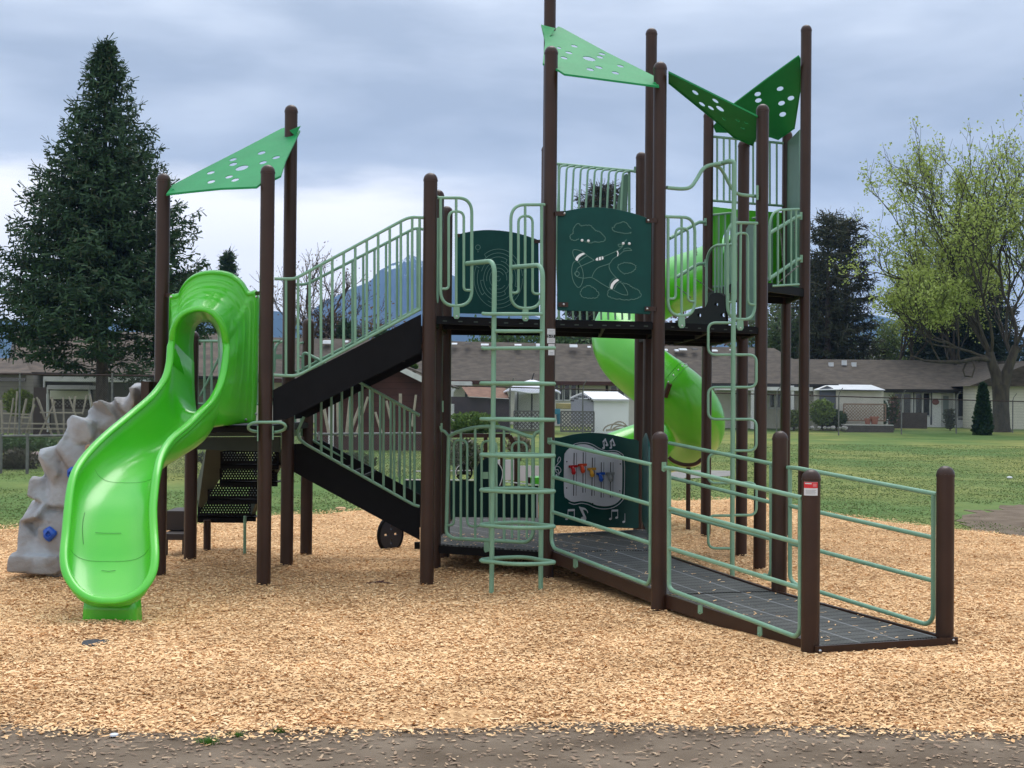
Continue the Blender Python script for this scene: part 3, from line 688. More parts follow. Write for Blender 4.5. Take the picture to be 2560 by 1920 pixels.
# ---------------------------------------------------------------- loop barriers on the deck front edge
de = vp('D', 'E', .055); fh = vp('F', 'H', .055); ef = vp('E', 'F', .035)
def loopbar(name, pl, polys, parent, br=None, r=.0145, label=None, ri=.0125):
    """polys: (sharp pixel polyline, corner radius in m, tube radius)"""
    mb = MB()
    for p, fr, rr in polys: mb.tube(fillet(pl.tr(p), fr, 9), rr, 10)
    o = build(mb, name, M['rail'], parent, True, label)
    if br:
        for (x, y0, y1) in br:
            b = MB(); c = [pl(x - 7, y0), pl(x + 7, y0), pl(x + 8, y1 - 6), pl(x + 4, y1), pl(x - 4, y1), pl(x - 8, y1 - 6)]; b.prism(c, pl.n * .012); build(b, 'foot_bracket', M['rail'], o, fixn=True)
            b = MB(); b.sphere(pl(x, y1 - 6) + pl.n * .012, .010, 8, 4); build(b, 'bolt', M['boltm'], o)
    return o
# left of the ladder
A_, B_ = .145, .066
loopbar('loop_barrier', de, [(cM((190, 50), (482, 50), (482, 984), (212, 984), (212, 55)), A_, .0150), (cM((347, 60), (347, 980)), .01, .0125),
    (cM((215, 838), (282, 838), (282, 168), (413, 168), (413, 850), (478, 850)), B_, .0125)], dk1, [(1140.4, 765, 797)], label='curved sage loop barrier left of the ladder')
loopbar('loop_barrier', de, [(cM((1112, 110), (820, 110), (818, 1006), (1085, 1006), (1085, 115)), A_, .0150), (cM((943, 118), (943, 1000)), .01, .0125),
    (cM((825, 872), (885, 872), (885, 208), (1007, 208), (1007, 880), (1075, 880)), B_, .0125)], dk1, [(1312.8, 773, 803)], label='curved sage loop barrier right of the ladder')
# third loop seen behind the first, along the side of the deck
sd_ = vp('D', 'D2', .0)
rail('loop_barrier', [(sd_.tr([(1094, 545), (1094, 770)]), .0125), (sd_.tr([(1099, 600), (1099, 772)]), .0125), (sd_.tr([(1091, 493), (1100, 493)]), .0145), (sd_.tr([(1104, 500), (1104, 775)]), .0125)], .0145, dk1, label='side barrier between the stair-top posts')
# right of the airplane panel
loopbar('loop_barrier', fh, [([(1662, 541.5), (1737, 544), (1737, 789), (1670, 789), (1670, 545)], .15, .0155), ([(1704, 545), (1704, 789)], .01, .0125),
    ([(1672, 747), (1689, 747), (1689, 571), (1720, 571), (1720, 753), (1736, 754)], .062, .0125)], dk3, [(1703, 789, 820)], label='curved sage loop barrier right of the airplane panel')
loopbar('loop_barrier', fh, [([(1893, 558), (1818.5, 556), (1818.5, 798), (1887, 799), (1887, 560)], .15, .0155), ([(1852, 557), (1850, 798)], .01, .0125),
    ([(1820, 755), (1839, 756), (1839, 583), (1870, 583), (1870, 760), (1886, 762)], .062, .0125)], dk3, [(1849, 797, 826)], label='curved sage loop barrier beside the tower post')

# ---------------------------------------------------------------- ring ladder
ud = de.d; vd = -de.n     # along the deck edge, away from the viewer
YLd = 13.14
ladder = empty('ring_ladder', GP(1290, 1490), ps); tag(ladder, 'sage green ladder with looped ring rungs')
pl_ = W(1228, 1480, YLd); xl, xr = W(1231, 1100, 13.05), W(1353.5, 1100, 13.2)
for (bx, by, tx, ty, hx, hy, Y) in ((1228.5, 1500, 1236.5, 652, 1167, 659, 13.05), (1351.5, 1496, 1357, 662, 1282, 668, 13.2)):
    b0 = W(bx, by, Y); b0.z = -.1; t0 = W(tx, ty, Y); h0 = de(hx, hy)
    mb = MB(); mb.tube(fillet([b0, t0, h0], .13, 8), .0215, 14); build(mb, 'side_pole', M['rail'], ladder, True, label='ladder upright bending back to the deck barrier')
def ring(py):
    z = W(1231, py, 13.05).z
    def at(px, Y): return Vector((W(px, py, Y).x, Y, z))
    pts = [at(1203, 13.06), at(1212, 12.99), at(1238, 12.93), at(1262, 12.85), at(1300, 12.80), at(1350, 12.84), at(1378, 12.92), at(1385, 12.98), at(1376, 13.05), at(1352, 13.15), at(1325, 13.31), at(1300, 13.37), at(1265, 13.33), at(1236, 13.26), at(1210, 13.15)]
    mb = MB(); mb.tube(spline(pts, 4, True), .0178, 10, True); build(mb, 'ring_rung', M['rail'], ladder, True)
for py in (1402, 1313, 1225.5, 1137.5, 1048, 958.5): ring(py)
for (x0, x1, y0, y1) in ((1206, 1387, 870, 870), (1235, 1354, 827, 828), (1207, 1354, 784, 785)):
    mb = MB(); mb.tube(spline([W(x0, y0, 13.06), W(x0 + 14, y0 + 1, 13.02), W((x0 + x1) / 2, (y0 + y1) / 2 + .5, 12.99), W(x1, y1, 13.16)], 5), .0165, 10); build(mb, 'ring_rung', M['rail'], ladder, True)

# ---------------------------------------------------------------- snake climber
sn = empty('snake_climber', GP(1831, 1440), ps); tag(sn, 'sage green snake climber pole with alternating square loops')
YS = 14.45
fr0 = vp('F', 'H', .06)
pole_top = W(1835, 418, YS); pb = W(1831, 1440, YS); pb.z = -.1
mb = MB(); mb.tube(fillet([pb, W(1831, 1300, YS), W(1835.5, 404, YS)] + [W(1821, 403, YS + .02), W(1803, 409, YS + .1), W(1790, 411, YS + .14)], .07, 5), .0235, 14); build(mb, 'pole', M['rail'], sn, True)
a1 = [(1667, 469, 14.22), (1705, 472, 14.3), (1727, 467, 14.33), (1742, 447, 14.4), (1757, 423, 14.45), (1775, 413, 14.5), (1803, 409, 14.5)]
a2 = [(1785, 413, 14.55), (1800, 420, 14.6), (1812, 438, 14.65), (1822, 458, 14.68), (1834, 476, 14.72), (1850, 486, 14.8), (1894, 491, 14.95)]
mb = MB(); mb.tube(spline([W(*p) for p in a1], 5), .0185, 12); mb.tube(spline([W(*p) for p in a2], 5), .0175, 12); mb.bar(W(1893, 464, 14.9), W(1893, 500, 14.9), .02, .04); build(mb, 'arched_arm', M['rail'], sn, True)
for (side, y0, y1) in ((-1, 807, 887), (1, 887, 968), (-1, 968, 1048), (1, 1048, 1127), (-1, 1134, 1208), (1, 1207, 1288), (-1, 1289, 1371)):
    xe = 1770.5 if side < 0 else 1891; yy = (YS + .02) if side < 0 else (YS - .02)
    mb = MB(); mb.tube(fillet([W(1831, y0, YS), W(xe, y0, yy), W(xe, y1, yy), W(1831, y1, YS)], .075, 6), .0135, 10); build(mb, 'square_loop', M['rail'], sn, True)

# ---------------------------------------------------------------- etched panels
def panel_outline(pts): return pts
air = vp('E', 'F', .045)
ol = cM((1222, 1012), (1225, 185), (1240, 168), (1300, 165)) + spl2(cM((1312, 163), (1430, 143), (1560, 135), (1700, 148), (1850, 180), (1980, 222)), 4) + cM((2020, 238), (2030, 252), (2022, 1040), (2012, 1055), (1990, 1053), (1800, 1045), (1500, 1028), (1235, 1022))
ap = plate('airplane_panel', M['panel'], ps, air.tr(ol), (), .018, 'dark teal panel with an etched airplane and clouds', bevel=.003)
airf = vp('E', 'F', .0565)
def etch(pl, polys, parent, m='etch', r=.0024, name='etched_line'):
    mb = MB()
    for p in polys: mb.tube(pl.tr(p), r, 5)
    return build(mb, name, M[m], parent)
def scallop(pts, amp=1.5, k=2):
    """bumpy cloud outline through the traced points"""
    out = []
    n = len(pts)
    for i in range(n - 1):
        (x0, y0), (x1, y1) = pts[i], pts[i + 1]; L_ = math.hypot(x1 - x0, y1 - y0) + 1e-6; nx, ny = (y1 - y0) / L_, -(x1 - x0) / L_
        for j in range(k):
            t = j / k
            for q in range(3):
                u = q / 3; b = math.sin(u * math.pi) * amp * 1.4
                out.append((x0 + (x1 - x0) * (t + u / k) + nx * b, y0 + (y1 - y0) * (t + u / k) + ny * b))
    out.append(pts[-1]); return out
cl = [cA((600, 1355), (530, 1385), (465, 1365), (455, 1310), (515, 1270), (510, 1195), (545, 1140), (590, 1100), (640, 1150), (700, 1135), (800, 1135), (850, 1190), (890, 1230), (960, 1245), (1020, 1310), (1055, 1350), (1040, 1395), (930, 1415), (880, 1400), (800, 1430), (700, 1395)),
      cA((1225, 1150), (1170, 1160), (1175, 1210), (1220, 1245), (1330, 1265), (1400, 1280), (1500, 1270), (1510, 1250)), cA((1220, 1150), (1250, 1110), (1320, 1095), (1370, 1072), (1430, 1100), (1460, 1150), (1500, 1190)),
      cM((1850, 610), (1800, 605), (1745, 625), (1738, 655), (1765, 690), (1800, 712), (1860, 700), (1900, 670), (1905, 635), (1870, 615), (1850, 610)),
      cM((1420, 875), (1440, 835), (1490, 810), (1540, 835), (1580, 880), (1560, 910), (1500, 915), (1440, 905), (1420, 875)), cM((1780, 790), (1830, 800), (1870, 830), (1920, 850), (1945, 895), (1900, 920), (1820, 930), (1700, 915), (1658, 895), (1665, 850), (1690, 845))]
[etch(airf, [scallop(p)], ap, name='cloud_outline') for p in cl]
pln = [cM((1385, 695), (1400, 655), (1450, 630), (1540, 590)), cM((1620, 560), (1700, 525), (1750, 500), (1785, 470), (1790, 445), (1820, 410)), cM((1375, 700), (1390, 730), (1450, 745), (1520, 740), (1600, 790), (1690, 840), (1780, 885), (1830, 890)),
       cM((1830, 890), (1825, 860), (1790, 800), (1765, 780)), cM((1520, 735), (1540, 690), (1580, 650), (1670, 620), (1700, 580), (1760, 540), (1800, 510), (1865, 505)), cM((1865, 505), (1840, 485), (1800, 490), (1795, 505)), cM((1670, 620), (1670, 660), (1700, 710), (1735, 745)),
       cM((1385, 590), (1360, 550), (1355, 510), (1375, 498), (1440, 515), (1480, 550), (1540, 590)), cM((1480, 550), (1440, 575), (1395, 610)), cM((1380, 595), (1355, 620), (1345, 690), (1360, 770), (1400, 825), (1430, 800), (1445, 740), (1440, 680), (1420, 630), (1400, 600)),
       cM((1745, 455), (1765, 450), (1785, 460), (1760, 475), (1745, 458)), cM((1380, 690), (1370, 705), (1385, 725), (1405, 720), (1410, 700), (1390, 685), (1380, 690)), cM((1670, 830), (1675, 790), (1700, 755), (1730, 738)), cM((1775, 770), (1740, 790), (1710, 840))]
etch(airf, [spl2(p, 3) for p in pln], ap, name='airplane_outline')
mb = MB()
for pts in (cM((1375, 585), (1385, 560), (1410, 538), (1445, 524), (1460, 535), (1430, 552), (1405, 572), (1395, 598)), cM((1677, 830), (1685, 795), (1710, 765), (1738, 750), (1755, 762), (1730, 780), (1708, 805), (1695, 840)),
            cM((1550, 585), (1560, 570), (1572, 566), (1574, 592), (1560, 594)), cM((1580, 563), (1596, 559), (1598, 588), (1582, 591)), cM((1603, 558), (1615, 556), (1621, 578), (1606, 586)), cM((1733, 510), (1743, 508), (1750, 530), (1745, 556), (1737, 556), (1741, 530))):
    mb.prism(airf.tr(pts), airf.n * .003)
for c_ in cM((1435, 418), (1489, 422), (1790, 444), (1843, 446)): mb.sphere(airf(*c_), .0135, 12, 6)
each(mb, 'white_mark', mat('paint_white', (.78, .79, .78), .5), ap, fixn=True)
mb = MB()
for (x0, y0) in cM((1212, 188), (1240, 973)): mb.bar(air(x0 - 4, y0) + air.n * .02, air(x0 + 20, y0 + .5) + air.n * .02, .012, .042)
for (x0, y0) in cM((2065, 248), (2055, 1010)): mb.bar(air(x0 - 24, y0) + air.n * .02, air(x0 + 4, y0) + air.n * .02, .012, .042)
each(mb, 'clip', M['post'], ap)
mb = MB()
for c_ in cM((1277, 188), (1270, 972), (2000, 248), (1990, 1010)): mb.sphere(air(*c_) + air.n * .028, .0115, 10, 5)
each(mb, 'bolt', M['boltm'], ap, True)
# maze panel
mz = vp('D2', 'M', .03); mzf = vp('D2', 'M', .042)
ol = cM((350, 1046), (356, 378), (375, 366)) + spl2(cM((430, 352), (540, 335), (650, 331), (780, 342), (900, 365), (1040, 410)), 4) + cM((1056, 425), (1062, 1060))
mp_ = plate('maze_panel', M['panel'], ps, mz.tr(ol), (), .018, 'dark teal panel with an etched circular maze', bevel=.003)
cx, cy = cM((711, 748))[0]; arcs = []
for R_, gaps in ((60.5, [(0, 205), (235, 355)]), (52.5, [(10, 120), (140, 200), (215, 330)]), (44.5, [(30, 175), (200, 300), (320, 20 + 360)]), (36.5, [(60, 250), (280, 400)]), (29, [(0, 140), (170, 330)]), (21.5, [(40, 230), (260, 370)]), (14.5, [(90, 330)]), (5, [(0, 300)])):
    for a0, a1 in gaps:
        arcs.append([(cx + R_ * math.cos(math.radians(a)), cy + R_ * 1.22 * math.sin(math.radians(a))) for a in np.linspace(a0, a1, max(4, int(abs(a1 - a0) / 8)))])
for R0, R1, a in ((52.5, 60.5, 205), (44.5, 52.5, 140), (36.5, 44.5, 175), (29, 36.5, 60), (52.5, 60.5, 235), (36.5, 44.5, 300), (21.5, 29, 330), (14.5, 21.5, 230), (29, 36.5, 250), (44.5, 52.5, 20)):
    arcs.append([(cx + R * math.cos(math.radians(a)), cy + R * 1.22 * math.sin(math.radians(a))) for R in (R0, R1)])
arcs.append([(cM((535, 478))[0][0] + 6 * math.cos(a), cM((535, 478))[0][1] + 6 * math.sin(a)) for a in np.linspace(0, 6.28, 14)]); arcs.append(cM((530, 505), (535, 522), (545, 508)))
etch(mzf, arcs, mp_, r=.0026)
mb = MB(); mb.bar(mz(1137, 589) + mz.n * .02, mz(1150, 589) + mz.n * .02, .012, .035); mb.bar(mz(1336, 604) + mz.n * .02, mz(1350, 604) + mz.n * .02, .012, .035); each(mb, 'clip', M['post'], mp_)
# music panel
mu = vp('M', 'G', .02); 
ol = cU((165, 1740), (190, 240), (270, 238)) + spl2(cU((300, 232), (500, 185), (700, 160), (900, 158), (1100, 178), (1300, 218), (1470, 262)), 4) + cU((1590, 272), (1628, 300), (1625, 1780), (1600, 1800), (1400, 1792), (180, 1745))
mup = plate('music_panel', M['panel'], ps, mu.tr(ol), (), .018, 'dark teal music panel with five coloured sliding handles', bevel=.003)
def mo(o): return vp('M', 'G', .02 + o)
wl = spl2(cU((350, 600), (375, 490), (440, 420), (560, 365), (700, 350), (830, 390), (960, 460), (1080, 490), (1200, 485), (1300, 520), (1345, 640), (1340, 1200), (1290, 1330), (1180, 1400), (1040, 1420), (900, 1400), (780, 1350), (640, 1330), (500, 1345), (400, 1290), (350, 1190)), 4, True)
wp = plate('white_face', M['white'], mup, mo(.014).tr(wl), (), .008, bevel=.001)
etch(mo(.012), [spl2(cU((500, 365), (560, 335), (700, 322), (830, 350), (960, 425), (1080, 465), (1210, 458), (1320, 500), (1385, 620), (1385, 1200), (1330, 1350), (1200, 1440), (1050, 1468), (900, 1450), (760, 1390), (640, 1370), (520, 1390), (430, 1360)), 4)], mup, 'white', .0042, 'outline')
slots = [((540, 500), (530, 1240), (500, 700), 'red_handle', (.45, .010, .015)), ((697, 490), (690, 1185), (660, 675), 'orange_handle', (.62, .06, .012)), ((855, 580), (845, 1240), (820, 745), 'yellow_handle', (.66, .33, .03)), ((1010, 662), (1005, 1270), (975, 825), 'blue_handle', (.015, .09, .46)), ((1170, 660), (1165, 1270), (1140, 825), 'grey_handle', (.27, .28, .28))]
s1 = MB(); s2 = MB()
for (a, b, hnd, nm, col) in slots:
    a_, b_ = cU(a)[0], cU(b)[0]; q0, q1 = mo(.019)(*a_), mo(.019)(*b_)
    s1.bar(q0, q1, .042, .006) if False else s1.prism([q0 - mu.d * .019, q0 + mu.d * .019, q1 + mu.d * .019, q1 - mu.d * .019], mu.n * .004); w0, w1 = mo(.024)(*a_), mo(.024)(*b_); s2.prism([w0 - mu.d * .009, w0 + mu.d * .013, w1 + mu.d * .013, w1 - mu.d * .009], mu.n * .004)
each(s1, 'slot', M['black'], mup); each(s2, 'slider_rail', M['white'], mup)
for (a, b, (hx, hy), nm, col) in slots:
    mm_ = mat(nm, col, .35); (px, py) = cU((hx, hy))[0]; f = mo(.05); c = f(px, py); d = mu.d; nn = mu.n
    h = MB(); h.bar(c - d * .045 + Vector((0, 0, -.022)), c + d * .052 + Vector((0, 0, -.018)), .03, .026)
    h.tube([c - d * .012 + Vector((0, 0, -.03)), c - d * .016 + nn * .03 + Vector((0, 0, -.055)), c - d * .020 + nn * .045 + Vector((0, 0, -.085))], [.016, .021, .026], 10); h.tube([c - d * .02 + nn * .045 + Vector((0, 0, -.08)), c - d * .022 + nn * .05 + Vector((0, 0, -.105))], [.026, .016], 10)
    build(h, 'handle', mm_, mup, True, label=nm.replace('_', ' ') + ' of the music panel', angle=35)
nt = MB(); F3 = mo(.0115)
def note(x, y, s, lean, double, k=6.9125):
    def p(a, b): return F3(*cU((x + (a + lean * (-b) ) * s, y + b * s))[0])
    def bl(a, b, w, h, rot=-.35):
        c = []
        for q in range(12):
            t = q * math.pi / 6; u, v = w * math.cos(t), h * math.sin(t); c.append(p(a + u * math.cos(rot) - v * math.sin(rot), b + u * math.sin(rot) + v * math.cos(rot)))
        nt.prism(c, F3.n * .003)
    bl(-8, 0, 22, 17); nt.bar(p(12, 0), p(12, -130), .006, .003)
    if double: bl(90, -20, 22, 17); nt.bar(p(108, -20), p(108, -135), .006, .003); nt.prism([p(10, -145), p(112, -150), p(112, -118), p(10, -113)], F3.n * .003)
note(1035, 415, 1.0, -.05, False); note(1160, 410, 1.0, -.05, False)
for xx in (1035, 1160):
    pts = cU((xx - 25, 300), (xx + 25, 245), (xx + 70, 360), (xx + 55, 365), (xx + 20, 285), (xx - 15, 320), (xx + 8, 400), (xx - 5, 402)); nt.prism(F3.tr(pts), F3.n * .003)
    c = cU((xx + 50, 365))[0]; nt.prism([F3(c[0] + 3.4 * math.cos(a), c[1] + 2.8 * math.sin(a)) for a in np.linspace(0, 5.8, 10)], F3.n * .003)
note(400, 1640, 1.15, 0, True); note(1155, 1640, 1.1, 0, True); note(1385, 1690, 1.1, 0, False)
c = spl2(cU((600, 1425), (640, 1435), (710, 1455), (755, 1510), (755, 1545), (735, 1500), (670, 1480), (720, 1600), (725, 1640), (700, 1640), (600, 1425)), 2); nt.prism(F3.tr(c[:-1]), F3.n * .003)
c0 = cU((680, 1640))[0]; nt.prism([F3(c0[0] + 6.8 * math.cos(a), c0[1] + 6 * math.sin(a)) for a in np.linspace(0, 5.8, 12)], F3.n * .003)
nt.tube(F3.tr(spl2(cU((250, 890), (262, 850), (240, 790), (200, 790), (200, 740), (250, 735), (290, 780), (285, 830), (235, 850), (195, 800), (195, 740), (270, 650), (285, 600), (265, 570), (240, 610), (240, 660)), 4)), .0038, 6)
nt.sphere(F3(*cU((215, 885))[0]), .012, 8, 4)
build(nt, 'painted_note', M['white'], mup, fixn=True)
bo = MB()
for c_ in cU((395, 650), (1320, 690), (390, 1105), (1310, 1155), (842, 1375), (855, 440)): bo.sphere(mo(.019)(*c_), .008, 8, 4)
each(bo, 'screw', M['black'], mup)
# second music panel, seen edge-on
gf = VPlane((XY['F'][0] - .03, XY['F'][1] + .25), (XY['G'][0] + .03, XY['G'][1] - .15))
x0, x1 = Vector((XY['F'][0] - .045, 14.55, 0)), Vector((XY['G'][0] - .085, 16.2, 0)); zt0, zb0 = 1.33, .42
ol = [Vector((x0.x, x0.y, zb0)), Vector((x0.x, x0.y, zt0 - .08)), Vector((x0.x, x0.y + .08, zt0 - .02)), Vector(((x0.x + x1.x) / 2, 15.4, zt0 + .06)), Vector((x1.x, x1.y - .08, zt0 - .02)), Vector((x1.x, x1.y, zt0 - .08)), Vector((x1.x, x1.y, zb0))]
dd = (x1 - x0).normalized(); ol = [x0 + dd * ((p.y - x0.y) / dd.y) + Vector((0, 0, p.z)) for p in ol]
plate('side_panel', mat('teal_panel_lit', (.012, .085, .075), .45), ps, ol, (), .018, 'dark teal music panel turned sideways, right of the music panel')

# ---------------------------------------------------------------- low barrier behind the ladder
lbp = VPlane(XY['D1'], XY['E'], .05); fr_ = C(1080, 920, 6.9125)
top = fr_((150, 1000), (165, 1070), (215, 1095), (262, 1150), (290, 1185)) ; arc = spl2(fr_((290, 1185), (420, 1115), (600, 1060), (780, 1025), (1000, 1010), (1200, 1030), (1400, 1085), (1600, 1160), (1745, 1200)), 3)
tail = spl2(fr_((1745, 1200), (1770, 1160), (1800, 1120), (1865, 1095)), 3)
frm = [arc[0]] + cL((262, 1430), (310, 1472), (960, 1507), (1012, 1450)) + [arc[-1]]
arf = lerpf(*arc)
polys = [(lbp.tr(spl2(top, 3)), .0145), (lbp.tr(arc), .0185), (lbp.tr(tail), .0155), (lbp.tr(frm), .0185)]
for x in (1152, 1188, 1225, 1260, 1297): polys.append((lbp.tr([(x, arf(x)), (x, lerpf((1116, 1344), (1334, 1356))(x))]), .0125))
iu = lambda xa, xb, yt, yb: [(xa, yb), (xa, yt), (xb, yt), (xb, yb)]
polys += [(lbp.tr([(1117, 1313), (1134.5, 1313), (1134.5, 1101), (1168, 1101), (1168, 1316), (1204, 1316), (1204, 1103), (1241, 1103), (1241, 1320)]), .012)]
polys += [(lbp.tr(iu(1280, 1317, 1106, 1345)), .012), (lbp.tr([(1261, 1290), (1261, 1345)]), .012), (lbp.tr([(1317, 1180), (1317, 1345)]), .012)]
lbo = rail('arched_gate_barrier', polys, .0145, ps, fr=.063, label='sage barrier with arched top rail behind the ladder')
mb = MB(); mb.prism(lbp.tr([(1212, 1345), (1224, 1345), (1224, 1378), (1214, 1381), (1211, 1374)]), lbp.n * .012); mb.bar(lbp(1104, 1058), lbp(1104, 1080), .02, .02); mb.bar(lbp(1107, 1002), lbp(1107, 1030), .015, .03); mb.prism(lbp.tr([(1207, 1180), (1222, 1180), (1222, 1197), (1207, 1197)]), lbp.n * .01); each(mb, 'bracket', M['rail'], lbo, fixn=True)

# ---------------------------------------------------------------- ramp
E3, F3_, R1, R2, R3, R4 = [Vector((*XY[k], 0)) for k in ('E', 'F', 'R1', 'R2', 'R3', 'R4')]
z0, z1, z2 = .292, .155, .055
rm = MB(); ins = (F3_ - E3).normalized() * .07
q = [E3 + ins + Vector((0, 0, z0)), F3_ - ins + Vector((0, 0, z0)), R1 + ins + Vector((0, 0, z1)), R2 - ins + Vector((0, 0, z1)), R3 + ins + Vector((0, -.03, z2)), R4 - ins + Vector((0, -.03, z2))]
for a, b, c, d in ((0, 1, 3, 2), (2, 3, 5, 4)): rm.prism([q[a], q[b], q[c], q[d]], (0, 0, -.02))
ramp = build(rm, 'ramp', M['mat'], ps, label='ribbed dark rubber ramp leading down to the right', fixn=True)
sbm = MB(); side = (R2 - R1).normalized()
def beam(a, b, za, zb, sh, w=.03, h=.11):
    a = a + sh; b = b + sh; sbm.bar(a + Vector((0, 0, za - h / 2 + .012)), b + Vector((0, 0, zb - h / 2 + .012)), w, h)
beam(E3, R1, z0, z1, side * .045); beam(R1, R3, z1, z2, side * .045); beam(F3_, R2, z0, z1, side * -.045); beam(R2, R4, z1, z2, side * -.045)
sbm.bar(R3 + Vector((0.02, -.08, .018)), R4 + Vector((.065, -.08, .018)), .022, .085)
each(sbm, 'edge_beam', M['post'], ramp)
mb = MB(); mb.bar(q[2] + Vector((0, 0, .0035)), q[3] + Vector((0, 0, .0035)), .012, .003); build(mb, 'joint_strip', M['black'], ramp)
mb = MB(); mb.sphere(W(2050, 1627, 10.12), .012, 8, 4); mb.sphere(W(2383, 1600, 10.55), .012, 8, 4); each(mb, 'bolt', M['boltm'], ramp, True)
def hrail(pk, qk, off, frame, bars, label, brackets=(), tr=.0175):
    pl = vp(pk, qk, off); polys = [(pl.tr(f), tr) for f in frame] + [(pl.tr(b), .0175) for b in bars]
    o = rail('handrail', polys, tr, ramp, fr=.08, label=label, n=12)
    mb = MB()
    for (x, y0, y1) in brackets: mb.prism(pl.tr([(x - 4.5, y0), (x + 4.5, y0), (x + 5, y1 - 4), (x, y1), (x - 5, y1 - 4)]), pl.n * .01); mb.sphere(pl(x, y1 - 7) + pl.n * .012, .009, 8, 4)
    if mb.v: each(mb, 'bracket', M['rail'], o, group=2, fixn=True)
hrail('E', 'R1', .03, [cL((1150, 640), (1180, 640), (2045, 838)), cL((1187, 655), (1170, 1500), (1195, 1560)) + cP((0, 1002), (150, 1060), (167, 1020), (170, 310))], [cL((1187, 940), (2035, 1182)), cL((1185, 1245), (2035, 1518))], 'near upper handrail of the ramp', [(1375.5, 1094, 1112), (1440, 1397, 1421)])
hrail('R1', 'R3', .03, [cP((255, 325), (330, 333), (1122, 515)), cP((283, 335), (283, 1075), (308, 1100), (1080, 1388), (1108, 1350), (1110, 515))], [cP((283, 580), (1108, 800)), cP((283, 830), (1108, 1082))], 'near lower handrail of the ramp', [(1661.5, 1155, 1180), (1752, 1512, 1536), (1901, 1566, 1592)])
hrail('F', 'R2', -.03, [cP((285, 170), (935, 302)), cP((925, 300), (925, 970), (912, 1010), (880, 1000))], [cP((285, 385), (920, 542)), cP((285, 600), (920, 772))], 'far upper handrail of the ramp')
hrail('R2', 'R4', -.03, [cP((1010, 325), (1075, 325), (1965, 492)), cP((1043, 330), (1043, 1020), (1075, 1058), (1905, 1312), (1943, 1270), (1945, 490))], [cP((1045, 565), (1945, 765)), cP((1045, 800), (1945, 1036))], 'far lower handrail of the ramp', [(1962, 1155, 1178)])

# ---------------------------------------------------------------- roofs
def holeloops(pl, items):
    out = []
    for (x, y, a, b, rot) in items:
        out.append([pl(x + a * math.cos(t) * math.cos(rot) - b * math.sin(t) * math.sin(rot), y + a * math.cos(t) * math.sin(rot) + b * math.sin(t) * math.cos(rot)) for t in [2 * math.pi * k / 20 for k in range(20)]])
    return out
def flange(name, pts, parent, depth=.016):
    mb = MB()
    for i in range(len(pts)):
        a, b = pts[i], pts[(i + 1) % len(pts)]
        mb.add([a, b, b + Vector((0, 0, -depth)), a + Vector((0, 0, -depth))], [(0, 1, 2, 3)])
    return build(mb, name, M['roof'], parent, solid=.006)
def roof(cor, out_px, holes, label, creases=()):
    pl = Plane3(*cor); P = pl.tr(out_px)
    r_ = plate('roof_panel', M['roof'], ps, P, holeloops(pl, holes), .006, label, bevel=.001); flange('turned_edge', P, r_)
    for c_ in creases:
        mb = MB(); mb.prism([W(*q) for q in c_], (0, .004, .004)); build(mb, 'corner_tab', M['roof'], r_)
    return r_
g5 = cG
roof((W(420, 478, 13.72), W(655, 462, 13.2), W(742, 330, 14.65)), g5((90, 1355), (175, 1232), (600, 1010), (1100, 755), (1680, 452), (1728, 440), (1935, 478), (1735, 890), (1670, 1102), (1605, 1135), (1390, 1213), (1335, 1255), (850, 1275), (450, 1315)),
     [(400 + x / 5.53, 240 + y / 5.53, a, b, -.26) for x, y, a, b in ((1405, 788, 10.3, 4), (1607, 852, 10, 3.6), (1425, 922, 10, 3.6), (1010, 880, 9.6, 3.6), (1013, 945, 10.4, 4), (1133, 997, 17, 5.6), (703, 1062, 10.4, 3.6), (955, 1120, 10, 3.6), (1040, 1162, 10.4, 3.8), (709, 1187, 10.4, 3.8))],
     'bright green perforated triangular roof over the wave slide', [[(416, 485, 13.72), (433, 472, 13.7), (442, 481, 13.66)], [(724, 327, 14.5), (752, 315, 14.5), (738, 340, 14.5)]])
roof((W(1397, 176, 13.92), W(1642, 212, 14.13), W(1378, 78, 15.72)), cQ((205, 380), (262, 405), (440, 432), (465, 408), (520, 430), (1200, 800), (1955, 1180), (2010, 1325), (560, 1135), (475, 1080), (230, 975), (265, 640)),
     [(1320 + x / 6.144, y / 6.144, a, b, .24) for x, y, a, b in ((712, 710, 9, 3), (475, 738, 6, 2.6), (628, 812, 9.5, 3), (555, 892, 9.5, 3), (940, 905, 16.5, 5), (1138, 832, 9, 2.8), (1105, 880, 9, 3.2), (1087, 1037, 9.6, 3.2), (955, 1070, 10, 3.4), (1418, 1017, 9, 3), (1343, 1122, 9.8, 3.4))],
     'bright green perforated triangular roof above the airplane panel', [[(1353, 62, 15.6), (1388, 71, 15.55), (1366, 104, 15.3)], [(1631, 208, 14.0), (1637, 205, 14.0), (1647, 216, 14.0)]])
roof((W(1668, 185, 14.15), W(1897, 291, 14.95), W(1868, 352, 16.15)), cR((1028, 493), (1640, 798), (1635, 905), (1636, 940), (1606, 1000), (1480, 945), (1350, 830), (1028, 568)),
     [(1300 + x / 2.765, y / 2.765, a, b, r_) for x, y, a, b, r_ in ((1212, 640, 9.4, 4, .62), (1351, 697, 9.2, 3.6, .6), (1258, 720, 9, 3.7, .6), (1320, 746, 9, 3.4, .6), (1383, 751, 11.5, 4.5, .6), (1410, 820, 6, 2.4, .6), (1505, 830, 6, 2.2, .5), (1565, 848, 6, 2.2, .5), (1540, 885, 5.5, 1.8, .4))],
     'dark green perforated roof leaning between the front tower posts')
